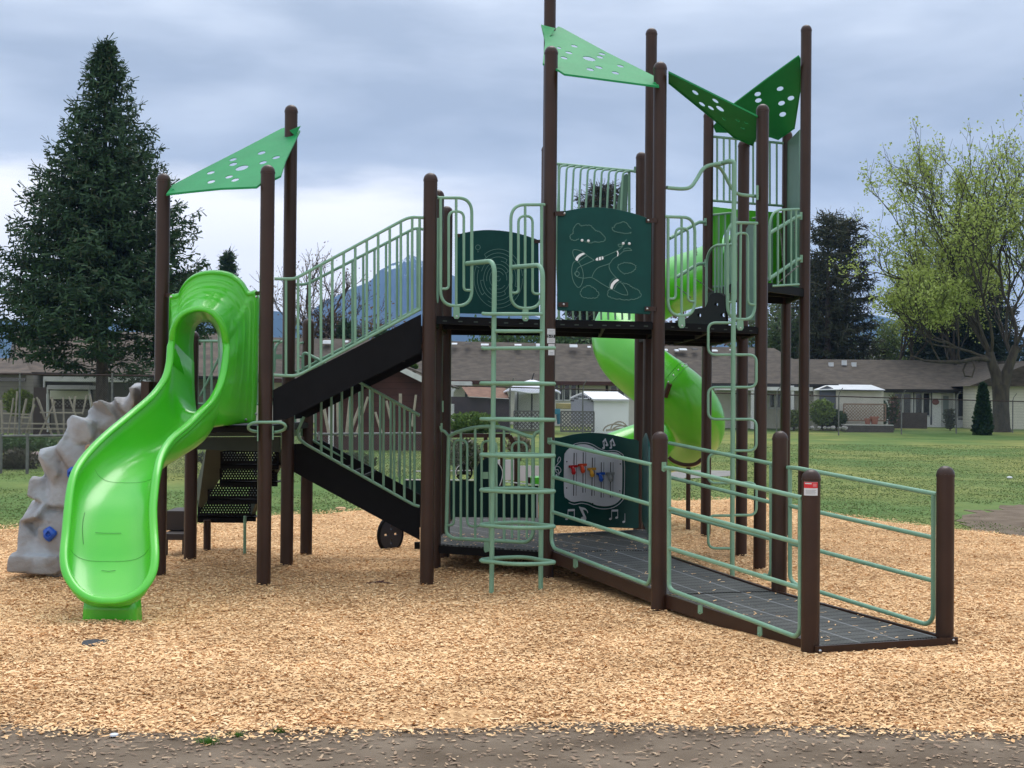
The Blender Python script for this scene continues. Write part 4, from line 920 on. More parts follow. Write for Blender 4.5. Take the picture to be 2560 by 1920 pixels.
roof((W(1999, 150, 17.5), W(1782, 303, 18.45), W(1952, 340, 18.85)), cR((1925, 382), (1938, 400), (1938, 620), (1898, 882), (1785, 960), (1735, 943), (1500, 912), (1355, 908), (1338, 868), (1480, 712), (1700, 545)),
     [(1300 + x / 2.765, y / 2.765, a, b, -.28) for x, y, a, b in ((1798, 613, 8.7, 5.6), (1643, 650, 8.3, 5.6), (1648, 694, 8.4, 5.6), (1873, 678, 8.6, 5.8), (1808, 713, 8.6, 5.8), (1816, 790, 8.6, 6))],
     'dark green perforated roof rising to the tallest right post')

# ---------------------------------------------------------------- curved cage barrier at the back
qg = vp('Q', 'G2'); mb = MB(); mb.tube(qg.tr(cA((232, 66), (1605, 196))), .018, 10)
tf = lerpf(*cA((232, 66), (1605, 196)))
for k in range(10):
    x = 1360 + (400 + k * 121) / 6.9125; y = tf(x); p0 = qg(x, y + 2); d = qg.d; mb.tube(fillet([p0, p0 - d * .055 + qg.n * .10 + Vector((0, 0, -.015)), qg(x - 14.5, 600) + qg.n * .16, qg(x - 16, 800) + qg.n * .05], .09, 5), .0125, 8)
for x in (1397, 1573): mb.tube([qg(x, tf(x)), qg(x, 800)], .016, 8)
cg = build(mb, 'cage_barrier', M['rail'], ps, True, 'curved-bar sage barrier behind the airplane panel')
plate('side_plate', M['sagepanel'], cg, qg.tr(cA((1330, 400), (1345, 320), (1400, 250), (1440, 240), (1455, 300), (1430, 900), (1250, 860))), (), .012, bevel=.001)
mb = MB(); mb.bar(qg(1588, 417), qg(1588, 432), .03, .03); build(mb, 'bracket', M['rail'], cg)
# rail between tall rear posts right of the airplane panel (deck barrier behind) and tower railings
jl = vp('J', 'L'); xs = [1560 + v / 3.95 for v in (920, 985, 1043, 1103, 1210, 1275, 1360, 1440, 1508)]
ut, ub = lerpf((1779, 341), (1960, 358.5)), lerpf((1779, 501), (1960, 515))
rail('high_railing', [(jl.tr([(1775, ut(1779)), (1962, ut(1960))]), .0165), (jl.tr([(1775, ub(1779)), (1962, ub(1960))]), .0165)] + [(jl.tr([(x, ut(x)), (x, ub(x))]), .013) for x in xs], .016, ps, label='high sage railing at the back of the tower')
il = vp('I', 'L'); plate('tall_side_panel', M['sagepanel'], ps, [il(1967, 358), il(1999.5, 325), il(1998, 722), il(1966, 728)], (), .014, 'tall sage panel on the right side of the tower')
# lime entry panel of the tube slide
jlb = vp('J', 'L', -.08); tpn = plate('tube_entry_panel', M['tube'], ps, jlb.tr([(1781, 735), (1781, 518), (1850, 526), (1958, 533), (1958, 740)]), [[jlb(1810 + 22 * math.cos(a) + 14, 615 + 45 * math.sin(a)) for a in np.linspace(0, 6.0, 20)]], .04, 'lime green entry panel of the tube slide', bevel=.006)
ji = vp('K', 'I', .02)
vx = [1560 + v / 3.95 for v in (1520, 1580, 1650, 1700)]
rail('tower_barrier', [(ji.tr([(1997, 522.5), (1947, 525), (1932, 533), (1924, 556), (1924, 700)]), .0145), (ji.tr([(1997, 711), (1930, 715)]), .0135)] + [(ji.tr([(x, 525), (x, 713)]), .012) for x in vx], .0145, ps, fr=.1, label='sage barrier on the near right side of the tower')
jk = VPlane((XY['J'][0], 17.2), (XY['K'][0], 16.9))
vx = [1560 + v / 3.95 for v in (900, 935, 965, 1000, 1043, 1075)]
rail('tower_barrier', [(jk.tr([(1841, 611), (1790, 613), (1775, 624), (1766, 650), (1766, 795)]), .0165)] + [(jk.tr([(x, 613), (x, 790)]), .0125) for x in vx], .0145, ps, fr=.12, label='sage barrier on the near left side of the tower')
rail('tower_barrier', [(jl.tr([(1778, 538), (1830, 532), (1842, 545), (1842, 600)]), .0155)] + [(jl.tr([(x, 536), (x, 726)]), .013) for x in (1797, 1813, 1828, 1900, 1915, 1930, 1944)] + [(jl.tr([(1782, 717), (1850, 716)]), .0155), (jl.tr([(1880, 546), (1895, 544)]), .0155)], .0145, ps, fr=.1, label='inner sage barrier in front of the tube entry')
kh = VPlane(XY['K'], XY['H'], 0); plate('narrow_panel', M['sagepanel'], ps, kh.tr([(1866, 572), (1874, 560), (1889, 556), (1889, 800), (1866, 800)]), (), .012, 'narrow sage panel between the snake climber and the post')
# diagonal net rails
for (a, b, c_, lb_) in (((1921, 585, 16.9), (1994, 541, 17.5), (2002, 541, 17.55), 'upper slanting grab bar on the right of the tower'), ((1919, 700, 16.9), (1995, 648, 17.5), (2003, 648, 17.55), 'lower slanting grab bar on the right of the tower'),
                   ((1674, 596, 17.6), (1748, 555, 18.2), (1763, 556, 18.4), 'upper slanting grab bar left of the tower'), ((1690, 694, 17.6), (1745, 660, 18.2), (1764, 659, 18.4), 'lower slanting grab bar left of the tower')):
    mb = MB(); mb.tube(fillet([W(*a), W(*b), W(*c_)], .05), .0215, 12); o = build(mb, 'grab_bar', M['rail'], ps, True, lb_)
    mb = MB(); p = W(*c_); mb.bar(p + Vector((0, -.01, -.04)), p + Vector((0, -.01, .05)), .03, .02); build(mb, 'bracket', M['rail'], o)
chn = MB()
for (a, b) in (((1738, 697, 17.6), (1782, 728, 17.6)), ((1692, 715, 17.6), (1728, 745, 17.6)), ((1995, 665, 17.3), (1940, 712, 17.0)), ((1735, 560, 18.0), (1742, 640, 18)), ((1985, 555, 17.4), (1990, 640, 17.4)), ((1950, 570, 17.2), (1958, 660, 17.2))):
    A_, B_ = W(*a), W(*b); n_ = 14
    for k in range(n_):
        p, q_ = A_.lerp(B_, k / n_), A_.lerp(B_, (k + .8) / n_); chn.tube([p, q_], .006 if k % 2 else .0095, 5)
build(chn, 'chain', M['galv'], ps, label='hanging chains of the tower climber')
# black stepping pods between deck and tower
st_ = MB(); kk = VPlane((XY['J'][0], 17.0), (XY['K'][0], 16.6))
ol = cS((790, 470)) + spl2(cS((800, 425), (900, 400), (950, 330), (1010, 312), (1060, 300), (1100, 200), (1150, 180), (1200, 190), (1225, 215)), 3) + cS((1240, 470))
plate('step_side', M['black'], ps, kk.tr(ol), [[kk(*cS((1005 + 16 * math.cos(a), 375 + 20 * math.sin(a)))[0]) for a in np.linspace(0, 5.9, 14)], [kk(*cS((1210 + 22 * math.cos(a), 372 + 20 * math.sin(a)))[0]) for a in np.linspace(0, 5.9, 14)], [kk(*cS((1155 + 18 * math.cos(a), 280 + 16 * math.sin(a)))[0]) for a in np.linspace(0, 5.9, 14)]], .03, 'black stepped side plate leading up to the tower deck')

# ---------------------------------------------------------------- spiral tube slide
cl_ = [(1880, 650, 18.75), (1830, 665, 19.3), (1760, 690, 20.1), (1690, 712, 20.7), (1625, 742, 20.75), (1578, 785, 20.5), (1552, 835, 20.1), (1563, 880, 19.8), (1600, 920, 19.6), (1650, 958, 19.45), (1700, 995, 19.4), (1732, 1035, 19.5), (1738, 1072, 19.9), (1715, 1100, 20.4), (1670, 1112, 20.8), (1610, 1125, 21.0), (1540, 1150, 20.9), (1470, 1180, 20.7), (1420, 1200, 20.6)]
cp = spline([W(*p) for p in cl_], 7); tb = MB(); tb.tube(cp, .385, 40, caps=False)
tube = build(tb, 'tube_slide', M['tube'], ps, True, 'lime green enclosed spiral tube slide at the back', angle=80, solid=.01)
for k in (9 * 7 + 2, 5 * 7 + 2, 13 * 7 + 2):
    a, b = cp[k - 1], cp[k + 1]; d = (b - a).normalized(); c = cp[k]; fl = MB()
    fl.tube([c - d * .09, c - d * .085, c - d * .008, c - d * .002, c + d * .002, c + d * .008, c + d * .085, c + d * .09], [.386, .398, .398, .389, .389, .398, .398, .386], 40, caps=False); build(fl, 'flange', M['tube'], tube, True, angle=30)
    u = d.cross(Vector((0, 0, 1))).normalized(); w = d.cross(u); bl_ = MB()
    for j in range(22):
        a_ = 2 * math.pi * j / 22; bl_.sphere(c + d * .045 + (u * math.cos(a_) + w * math.sin(a_)) * .40, .012, 6, 3)
    build(bl_, 'bolt', M['boltm'], tube)
sp_ = MB(); bx = W(1721, 1180, 19.55); sp_.tube([(bx.x, 19.55, -.1), (bx.x, 19.55, W(1721, 1168, 19.55).z)], .03, 12)
cr_ = [W(x, y, 19.5) for x, y in cE((145, 105), (200, 150), (290, 185), (375, 195), (460, 180), (525, 130))]; sp_.tube(spline(cr_, 4), .025, 8)
build(sp_, 'support', M['post'], tube, True)
cb = MB(); cb.tube([W(*cS((740, 965))[0], 18.95), W(*cS((700, 1080))[0], 19.0)], .035, 10); build(cb, 'strap', M['post'], tube, True)

# ---------------------------------------------------------------- stickers
def sticker(px, py, w, h, Y, x_c, m_, name, parent, label=None):
    """slightly curved label wrapped on a post"""
    mb = MB(); cxp, cyp = x_c, Y; z_t = W(px, py - h / 2, Y - PR).z; z_b = W(px, py + h / 2, Y - PR).z; ww = w / F_PX * Y; xo = (px - (cxp / Y * F_PX + 1280)) / F_PX * Y
    rows = [[], []]
    for i in range(9):
        s_ = xo + ww * (i / 8 - .5); a = math.asin(max(-.97, min(.97, s_ / (PR + .0015)))); x = cxp + (PR + .0015) * math.sin(a); y = cyp - (PR + .0015) * math.cos(a); rows[0].append((x, y, z_t)); rows[1].append((x, y, z_b))
    mb.grid(rows); return build(mb, name, m_, parent, label=label)
posts = {o['label']: o for o in ps.children if 'label' in o}
pE = posts[PLBL['E']]; pR3 = posts[PLBL['R3']]
m_w = mat('sticker_white', (.58, .60, .62), .5); m_k = mat('sticker_black', (.01, .01, .01), .5); m_g = mat('sticker_grey', (.30, .31, .32), .5); m_r = mat('sticker_red', (.55, .012, .02), .45)
def W2(px): return px
exE = XY['E'][0]
def shift(px, y): return px
s_e = sticker(1376.5, 840, 20, 36, XY['E'][1], exE, m_w, 'sticker', pE, 'white age sticker with a black 2-12 band'); sticker(1376.5, 840.5, 20.2, 8.5, XY['E'][1] - .0006, exE, m_k, 'band', s_e)
textmesh('age_text', '2-12', .034, m_w, s_e, Vector((W(1376.5, 840.5, 13.93).x, XY['E'][1] - PR - .0035, W(1376.5, 841, 13.93).z)), Vector((1, 0, 0)), Vector((0, 0, 1)), Vector((0, -1, 0)))
for k, yy in enumerate((826, 829.5, 833, 848.5, 852, 855)): sticker(1376.5, yy, 14 - k % 2 * 3, 1.1, XY['E'][1] - .0006, exE, m_g, 'print_line', s_e)
s_f = sticker(1377.5, 874, 16, 28, XY['E'][1], exE, m_w, 'sticker', pE, 'small white sticker below the age sticker')
for yy in (865, 881.5, 885): sticker(1377.5, yy, 10, 1.1, XY['E'][1] - .0006, exE, m_g, 'print_line', s_f)
exR, YR = XY['R3']
s_r = sticker(2025.5, 1222, 32.5, 34, YR, exR, m_w, 'sticker', pR3, 'red and white warning sticker'); sticker(2025.5, 1213, 32.6, 15, YR - .0006, exR, m_r, 'red_band', s_r)
sticker(2018.5, 1209, 15, 2.6, YR - .0012, exR, m_w, 'print_line', s_r); sticker(2034, 1213, 9.5, 8, YR - .0012, exR, mat('sticker_pink', (.62, .16, .17), .5), 'print_block', s_r)
for k, yy in enumerate((1226, 1229, 1232, 1235)): sticker(2025 - (k % 2), yy, 25 - 3 * (k % 2), 1.0, YR - .0006, exR, m_g, 'print_line', s_r)
# ================================================================ PLAYHOUSE TRUCK behind the low deck
tk = empty('play_truck', W(1230, 1330, 18.3) * 1.0); tag(tk, 'dark teal play truck with steering wheel and brown frame behind the low deck', 'play truck')
fT = C(1100, 1120, 7.9)
edge_w = mat('panel_edge_white', (.62, .63, .63), .5)
M['truckp'] = mat('truck_teal', (.0012, .016, .016), .5, spec=.15)
def tp(x0, y0, x1, y1, Y, nm='body_panel', m='truckp', th=.02):
    a, b, c, d = W(x0, y0, Y), W(x1, y0, Y), W(x1, y1, Y), W(x0, y1, Y); return plate(nm, M[m], tk, [a, b, c, d], (), th, bevel=.003)
tp(1010, 1200, 1134, 1288, 18.9); tp(1118, 1203, 1192, 1298, 18.5); tp(1225, 1215, 1345, 1302, 18.2)
mb = MB(); mb.bar(W(1010, 1199, 18.85), W(1192, 1200, 18.45), .03, .012); mb.bar(W(1123, 1217, 18.4), W(1123, 1330, 18.4), .02, .02); mb.bar(W(1343, 1235, 18.1), W(1343, 1302, 18.1), .02, .02); mb.bar(W(1262, 1204, 18.1), W(1347, 1213, 18.1), .03, .012); mb.bar(W(1040, 1178, 19.2), W(1182, 1176, 19.2), .03, .012)
build(mb, 'panel_edge', edge_w, tk)
dome = spl2(fT((690, 470), (760, 330), (850, 240), (960, 190), (1060, 220), (1150, 300), (1215, 400), (1238, 500), (1215, 640), (1170, 760)), 3) + fT((1150, 1380), (690, 1380))
plate('dashboard_panel', M['truckp'], tk, [W(x, y, 18.35) for x, y in dome], (), .02)
mb = MB(); mb.tube([W(x, y, 18.33) for x, y in spl2(fT((1060, 220), (1150, 300), (1215, 400), (1238, 500), (1215, 640), (1170, 760)), 3)], .006, 6); build(mb, 'panel_edge', edge_w, tk)
mb = MB(); c = W(1160, 1181, 18.3); R_ = 19.5 / F_PX * 18.3
mb.tube([c + Vector((R_ * math.cos(a), 0, R_ * math.sin(a))) for a in [2 * math.pi * k / 28 for k in range(28)]], .011, 8, True)
for a in (90, 210, 330): mb.tube([c, c + Vector((R_ * math.cos(math.radians(a)), 0, R_ * math.sin(math.radians(a))))], .014, 8)
mb.sphere(c, .03, 12, 6); build(mb, 'steering_wheel', M['black'], tk, True)
mb = MB(); mb.tube([c + Vector((R_ * 1.05 * math.cos(a), -.012, R_ * 1.05 * math.sin(a))) for a in np.linspace(1.9, 3.6, 10)], .005, 6); build(mb, 'wheel_edge', edge_w, tk)
mb = MB(); mb.bar(W(1120, 1089, 19.0), W(1275, 1089, 19.0), .08, .05); mb.bar(W(1274, 1089, 19.0), W(1289, 1120, 19.0), .06, .06)
for x, y0, y1 in ((1214, 1090, 1160), (1255, 1092, 1300), (1290, 1118, 1295), (1233, 1092, 1120), (1130, 1240, 1330)): mb.bar(W(x, y0, 19.0), W(x, y1, 19.0), .05, .045)
build(mb, 'frame', M['post'], tk)
tp(1290, 1165, 1350, 1202, 19.6, 'rear_panel', 'white'); tp(1242, 1150, 1285, 1200, 19.6, 'rear_panel', 'white')
mb = MB(); a = W(1326, 1193, 18.6); b = W(1350, 1212, 18.6); mb.box((a.x, 18.6, b.z), (b.x + .1, 18.95, a.z)); build(mb, 'seat', M['slide'], tk, bevel=.01)
mb = MB(); mb.box((W(1319, 1193, 18.6).x, 18.6, b.z), (a.x, 18.65, a.z)); build(mb, 'seat_bracket', M['post'], tk)
wc = W(976, 1336, 16.8); rw = 42.5 / F_PX * 16.8
def wheel(cx, cy, cz, yaw, r):
    q = Matrix.Rotation(yaw, 3, 'Z'); pl = lambda a, rr, d: Vector((cx, cy, cz)) + q @ Vector((math.cos(a) * rr, d, math.sin(a) * rr))
    out = [pl(2 * math.pi * k / 40, r, 0) for k in range(40)]; holes = []
    for j in range(4):
        a0 = j * math.pi / 2 + .79 + math.pi / 4
        cc = pl(a0, r * .42, 0); ux = (pl(a0, r * .6, 0) - cc).normalized(); uz = (pl(a0 + .1, r * .42, 0) - cc).normalized(); holes.append([cc + ux * r * .17 + uz * r * .085, cc - ux * r * .17 + uz * r * .085, cc - ux * r * .17 - uz * r * .085, cc + ux * r * .17 - uz * r * .085])
    w = plate('wheel', mat('wheel_grey', (.022, .022, .030), .5), tk, out, holes, .03, 'dark slotted play wheel left of the low deck', bevel=.004)
    mb = MB(); mb.tube([pl(2 * math.pi * k / 40, r, .0) for k in range(40)], .022, 8, True); build(mb, 'tyre', M['black'], w, True)
wheel(wc.x, wc.y, wc.z, math.radians(52), rw); 
mb = MB(); mb.bar(W(1043, 1355, 16.6), W(1043, 1372, 16.6), .06, .06); mb.bar(Vector((wc.x, 16.85, .28)), Vector((W(1060, 1340, 17).x, 17.0, .28)), .04, .04); build(mb, 'axle', M['black'], tk)

# ================================================================ GROUND
def sm(a, b, x): t = min(max((x - a) / (b - a), 0), 1); return t * t * (3 - 2 * t)
def terr(x, y):
    h = .36 * sm(66, 88, y)
    if x < 2: h += .10 * sm(28, 33, y) * (1 - sm(0, 2, x))
    return h
PB = [XY[k] for k in POST if k != 'R3' and k != 'R4']
def bump_h(x, y):       # mounds in the chips
    x = np.asarray(x, dtype=float); y = np.asarray(y, dtype=float)
    g = lambda cx, cy, s, a: a * np.exp(-(((x - cx) / s) ** 2 + ((y - cy) / s) ** 2))
    h = .025 + .012 * np.sin(x * 1.9 + y * .7) * np.sin(y * 1.3 - x * .4) + .006 * np.sin(x * 6.1 - y * 2.3) * np.sin(y * 5.3 + x * 1.4) + g(-3.0, 14.9, 1.1, .07) + g(-2.95, 10.75, .40, .045) + g(-3.2, 10.2, .35, -.035) + g(-.6, 14.4, .8, .02) + g(2.2, 10.2, .35, -.03) + g(2.7, 10.3, .35, -.03) + g(3.1, 10.45, .35, -.03)
    for px_, py_ in PB: h = h + g(px_, py_, .16, .022)
    return np.maximum(h, .006)
m_grass = mat('grass_ground', (.118, .168, .056), .9, (.200, .232, .090), .55, .5, 9, nmix=(.36, .66), detail=9, spec=.12)
def grass_extra():
    nt = m_grass.node_tree; N = nt.nodes; L = nt.links; b = N['Principled BSDF']; src = b.inputs['Base Color'].links[0].from_socket
    tc = N.new('ShaderNodeTexCoord')
    mp = N.new('ShaderNodeMapping'); mp.inputs['Scale'].default_value = (1, .55, 1); L.new(tc.outputs['Object'], mp.inputs[0])
    n = N.new('ShaderNodeTexNoise'); n.inputs['Scale'].default_value = .16; n.inputs['Detail'].default_value = 5; L.new(mp.outputs[0], n.inputs['Vector'])
    r = N.new('ShaderNodeValToRGB'); r.color_ramp.elements[0].position = .40; r.color_ramp.elements[1].position = .62; r.color_ramp.elements[0].color = (.62, .80, .62, 1); r.color_ramp.elements[1].color = (1.25, 1.05, .85, 1); L.new(n.outputs[0], r.inputs[0])
    n2 = N.new('ShaderNodeTexNoise'); n2.inputs['Scale'].default_value = 5.0; n2.inputs['Detail'].default_value = 4; n2.inputs['Roughness'].default_value = .8; L.new(mp.outputs[0], n2.inputs['Vector'])
    r2 = N.new('ShaderNodeValToRGB'); r2.color_ramp.elements[0].position = .36; r2.color_ramp.elements[1].position = .60; r2.color_ramp.elements[0].color = (.55, .62, .50, 1); r2.color_ramp.elements[1].color = (1.1, 1.1, 1.05, 1); L.new(n2.outputs[0], r2.inputs[0])
    a = N.new('ShaderNodeMixRGB'); a.blend_type = 'MULTIPLY'; a.inputs[0].default_value = 1; L.new(src, a.inputs[1]); L.new(r.outputs[0], a.inputs[2])
    c = N.new('ShaderNodeMixRGB'); c.blend_type = 'MULTIPLY'; c.inputs[0].default_value = .8; c.inputs[0].default_value = .45; L.new(a.outputs[0], c.inputs[1]); L.new(r2.outputs[0], c.inputs[2]); L.new(c.outputs[0], b.inputs['Base Color'])
grass_extra()
ys = list(np.arange(-6, 30, 3.0)) + list(np.arange(30, 100, 3.0)) + [110, 130, 160, 220, 320, 600, 1200, 2500, 6000, 9000]
xs = [-6000, -2000, -600, -200, -90, -60, -45] + list(np.arange(-40, 44, 4.0)) + [60, 90, 200, 600, 2000, 6000]
mb = MB(); mb.grid([[(x, y, terr(x, y)) for x in xs] for y in ys]); o = build(mb, 'ground', m_grass, None, True); tag(o, 'green grass field reaching the fences', kind='structure')
# chip bed outline
BEDPX = [(0, 1323), (200, 1322), (430, 1318), (600, 1298), (700, 1288), (830, 1284), (905, 1277), (1100, 1270), (1400, 1262), (1660, 1253), (1780, 1249), (1900, 1246), (1980, 1262), (2060, 1284), (2200, 1303), (2330, 1318), (2460, 1330), (2559, 1346)]
back = [GP(x, y) for x, y in BEDPX]; back = [Vector((-14, 19.3, 0)), Vector((-9.5, 19.2, 0))] + back + [Vector((9.5, 18.3, 0)), Vector((14, 16.5, 0))]
bxs = [p.x for p in back]; bys = [p.y for p in back]
rndE = random.Random(2)
def y_back(x): return float(np.interp(x, bxs, bys)) + .10 * math.sin(x * 3.1) + .06 * math.sin(x * 7.7 + 1)
def y_front(x): return 7.80 + .07 * x * .4 + .10 * math.sin(x * 1.4 + .5) + .05 * math.sin(x * 4.3) + .03 * math.sin(x * 11)
m_bed = mat('wood_chip_bed', (.42, .245, .115), .9, (.70, .47, .25), 34, 1.0, 46, nmix=(.30, .62), detail=7, aniso=(1, 1, 1), spec=.15)
def bed_extra():
    nt = m_bed.node_tree; N = nt.nodes; L = nt.links; b = N['Principled BSDF']; src = b.inputs['Base Color'].links[0].from_socket
    tc = N.new('ShaderNodeTexCoord'); n = N.new('ShaderNodeTexVoronoi'); n.inputs['Scale'].default_value = 26; mp = N.new('ShaderNodeMapping'); mp.inputs['Scale'].default_value = (1, 1.0, 1); L.new(tc.outputs['Object'], mp.inputs[0])
    nn = N.new('ShaderNodeTexNoise'); nn.inputs['Scale'].default_value = 14; L.new(mp.outputs[0], nn.inputs['Vector']); add = N.new('ShaderNodeMixRGB'); add.inputs[0].default_value = .08; L.new(mp.outputs[0], add.inputs[1]); L.new(nn.outputs['Color'], add.inputs[2]); L.new(add.outputs[0], n.inputs['Vector'])
    r = N.new('ShaderNodeValToRGB'); r.color_ramp.elements[0].color = (.5, .42, .36, 1); r.color_ramp.elements[1].color = (1.15, 1.12, 1.1, 1); L.new(n.outputs['Color'], r.inputs[0])
    a = N.new('ShaderNodeMixRGB'); a.blend_type = 'MULTIPLY'; a.inputs[0].default_value = .9; L.new(src, a.inputs[1]); L.new(r.outputs[0], a.inputs[2]); L.new(a.outputs[0], b.inputs['Base Color'])
bed_extra()
X_ = np.arange(-14, 14.01, .14); rows = []
for k in range(130):
    t = k / 129; row = []
    for x in X_:
        y0, y1 = y_front(x), y_back(x); y = y0 + (y1 - y0) * t ** 1.5; e = min((y - y0) / .25, (y1 - y) / .35, 1); row.append((x, y, .004 + bump_h(x, y) * max(e, 0)))
    rows.append(row)
mb = MB(); mb.grid(rows); o = build(mb, 'chip_bed', m_bed, None, True); tag(o, 'bed of pale wood chips under the play structure', kind='structure')
m_dirt = mat('dirt_path', (.110, .080, .054), .9, (.195, .150, .108), 2.2, .6, 40, detail=10, nmix=(.35, .66), spec=.15)
mb = MB(); X2 = np.arange(-14, 14.01, .25); mb.grid([[(x, -5 + (y_front(x) + .4 + 5) * t, .004) for x in X2] for t in np.linspace(0, 1, 20)]); o = build(mb, 'dirt_path', m_dirt, None, True); tag(o, 'bare grey dirt strip in front of the wood chips', kind='structure')
mb = MB(); pts = [(GP(x, y)) for x, y in ((2405, 1296), (2440, 1276), (2475, 1280), (2520, 1264), (2600, 1268), (2700, 1300), (2680, 1352), (2560, 1347), (2490, 1334), (2440, 1330), (2412, 1314))]; pts = [p + Vector((.09 * math.sin(i * 2.7), .22 * math.sin(i * 1.9), 0)) for i, p in enumerate(spline(pts, 5, True))]; mb.prism([Vector((p.x, p.y, -.02)) for p in pts], (0, 0, .028)); o = build(mb, 'dirt_patch', m_dirt, None); tag(o, 'bare dirt patch in the grass at the right edge', kind='structure')
m_pave = mat('concrete_path', (.17, .16, .145), .9, (.22, .21, .19), 3)
mb = MB(); mb.prism([GP(1650, 1181), GP(1700, 1176), GP(1830, 1178), GP(1832, 1190), GP(1740, 1196), GP(1640, 1200)], (0, 0, .012)); o = build(mb, 'concrete_path', m_pave, None, fixn=True); tag(o, 'pale worn path crossing the grass behind the tube slide', kind='structure')

# ---------------------------------------------------------------- loose wood chips
rng = np.random.default_rng(7)
E2, R12, R32 = XY['E'], XY['R1'], XY['R3']
quad_r = [Vector((XY['E'][0], XY['E'][1], 0)), Vector((XY['F'][0], XY['F'][1], 0)), Vector((XY['R4'][0] + .08, XY['R4'][1] - .14, 0)), Vector((XY['R3'][0] - .02, XY['R3'][1] - .14, 0))]
def inside(poly, x, y):
    ok = np.ones(len(x), bool); s0 = None
    for i in range(len(poly)):
        a, b = poly[i], poly[(i + 1) % len(poly)]; cr = (b.x - a.x) * (y - a.y) - (b.y - a.y) * (x - a.x)
        if s0 is None: s0 = np.sign(cr.mean()) if False else 1
        ok &= (cr > 0)
    ok2 = np.ones(len(x), bool)
    for i in range(len(poly)):
        a, b = poly[i], poly[(i + 1) % len(poly)]; cr = (b.x - a.x) * (y - a.y) - (b.y - a.y) * (x - a.x); ok2 &= (cr < 0)
    return ok | ok2
def chips(n, ypdf, name, mat_, zoff, lmin, lmax, label, region='bed', lift=.5):
    u = rng.random(n); Y = ypdf(u); X = (rng.random(n) - .5) * (Y * .76 + .8)
    yb = np.interp(X, bxs, bys); yf = 7.80 + .028 * X + .10 * np.sin(X * 1.4 + .5)
    if region == 'bed':
        fuzz = rng.normal(0, .16, n); keep = (Y > yf + rng.exponential(.16, n) - .38 * rng.random(n)) & (Y < yb + fuzz); keep &= ~inside(quad_r, X, Y)
    else: keep = (Y < yf + .3) & (Y > 5.6)
    X, Y = X[keep], Y[keep]; n = len(X)
    ax = np.arange(-14, 14, .1)
    Z = zoff + bump_h(X, Y) if region == 'bed' else np.full(n, zoff)
    if region == 'bed': Z = np.where(Y < yf[keep] + .3, np.maximum(.008, Z * np.clip((Y - yf[keep]) / .3, .2, 1)), Z)
    L_ = np.clip(rng.lognormal(math.log((lmin + lmax) / 2), .48, n), lmin * .7, lmax * 2.3); Wd = rng.uniform(.0028, .0085, n) * (1 + .4 * (rng.random(n) > .9)); yaw = rng.uniform(0, math.pi, n)
    pit = rng.normal(0, .30, n) * lift; rol = rng.normal(0, .55, n) * lift
    d = np.stack([np.cos(yaw) * np.cos(pit), np.sin(yaw) * np.cos(pit), np.sin(pit)], 1); s = np.stack([-np.sin(yaw) * np.cos(rol), np.cos(yaw) * np.cos(rol), np.sin(rol)], 1)
    up = np.cross(d, s); bend = rng.normal(0, .08, n)
    c = np.stack([X, Y, Z + rng.random(n) * .012 * lift * 2 + .003], 1); dl = d * L_[:, None] / 2; sw = s * Wd[:, None]
    mid = c + up * (bend * L_)[:, None]; tp = rng.uniform(.35, 1, n)[:, None]
    V = np.stack([c - dl - sw * tp, c - dl + sw * tp, mid - sw, mid + sw, c + dl - sw * (1.2 - tp), c + dl + sw * (1.2 - tp)], 1)
    k = np.arange(n)[:, None] * 6; Fq = np.concatenate([k + np.array([[0, 2, 3, 1]]), k + np.array([[2, 4, 5, 3]])], 0)
    o = npmesh(name, V, Fq, mat_); tag(o, label, kind='stuff'); return o
CH = [(.58, .33, .155), (.72, .44, .21), (.82, .54, .28), (.85, .60, .33), (.76, .475, .235), (.83, .56, .30), (.87, .65, .39), (.67, .40, .19), (.83, .57, .31), (.53, .31, .145)]
m_chip = mat('wood_chips', CH[0], .85, island=CH, spec=.2)
def damp(m_):     # darker damp patches and scuffed paler areas, fixed in the ground
    nt = m_.node_tree; N = nt.nodes; L = nt.links; b = N['Principled BSDF']; src = b.inputs['Base Color'].links[0].from_socket
    tc = N.new('ShaderNodeTexCoord'); n = N.new('ShaderNodeTexNoise'); n.inputs['Scale'].default_value = .9; n.inputs['Detail'].default_value = 5; n.inputs['Roughness'].default_value = .6; L.new(tc.outputs['Object'], n.inputs['Vector'])
    r = N.new('ShaderNodeValToRGB'); r.color_ramp.elements[0].position = .36; r.color_ramp.elements[1].position = .56; r.color_ramp.elements[0].color = (.86, .82, .78, 1); r.color_ramp.elements[1].color = (1.07, 1.06, 1.05, 1); L.new(n.outputs[0], r.inputs[0])
    a = N.new('ShaderNodeMixRGB'); a.blend_type = 'MULTIPLY'; a.inputs[0].default_value = 1; L.new(src, a.inputs[1]); L.new(r.outputs[0], a.inputs[2]); L.new(a.outputs[0], b.inputs['Base Color'])
damp(m_chip); damp(m_bed)
a_ = .22
def pdf_near(u): lo, hi = 7.2 ** a_, 26.5 ** a_; return (lo + (hi - lo) * u) ** (1 / a_)
chips(330000, pdf_near, 'wood_chips', m_chip, .004, .011, .035, 'loose pale wood chips covering the play area')
m_chip2 = mat('scattered_chips', (.30, .19, .12), .9, island=[(.16, .11, .08), (.30, .20, .13), (.50, .36, .23), (.22, .15, .11), (.40, .28, .18)], spec=.2)
chips(3900, lambda u: 6.2 + 1.9 * u, 'scattered_chips', m_chip2, .006, .012, .042, 'chips scattered over the bare dirt', 'dirt', .25)
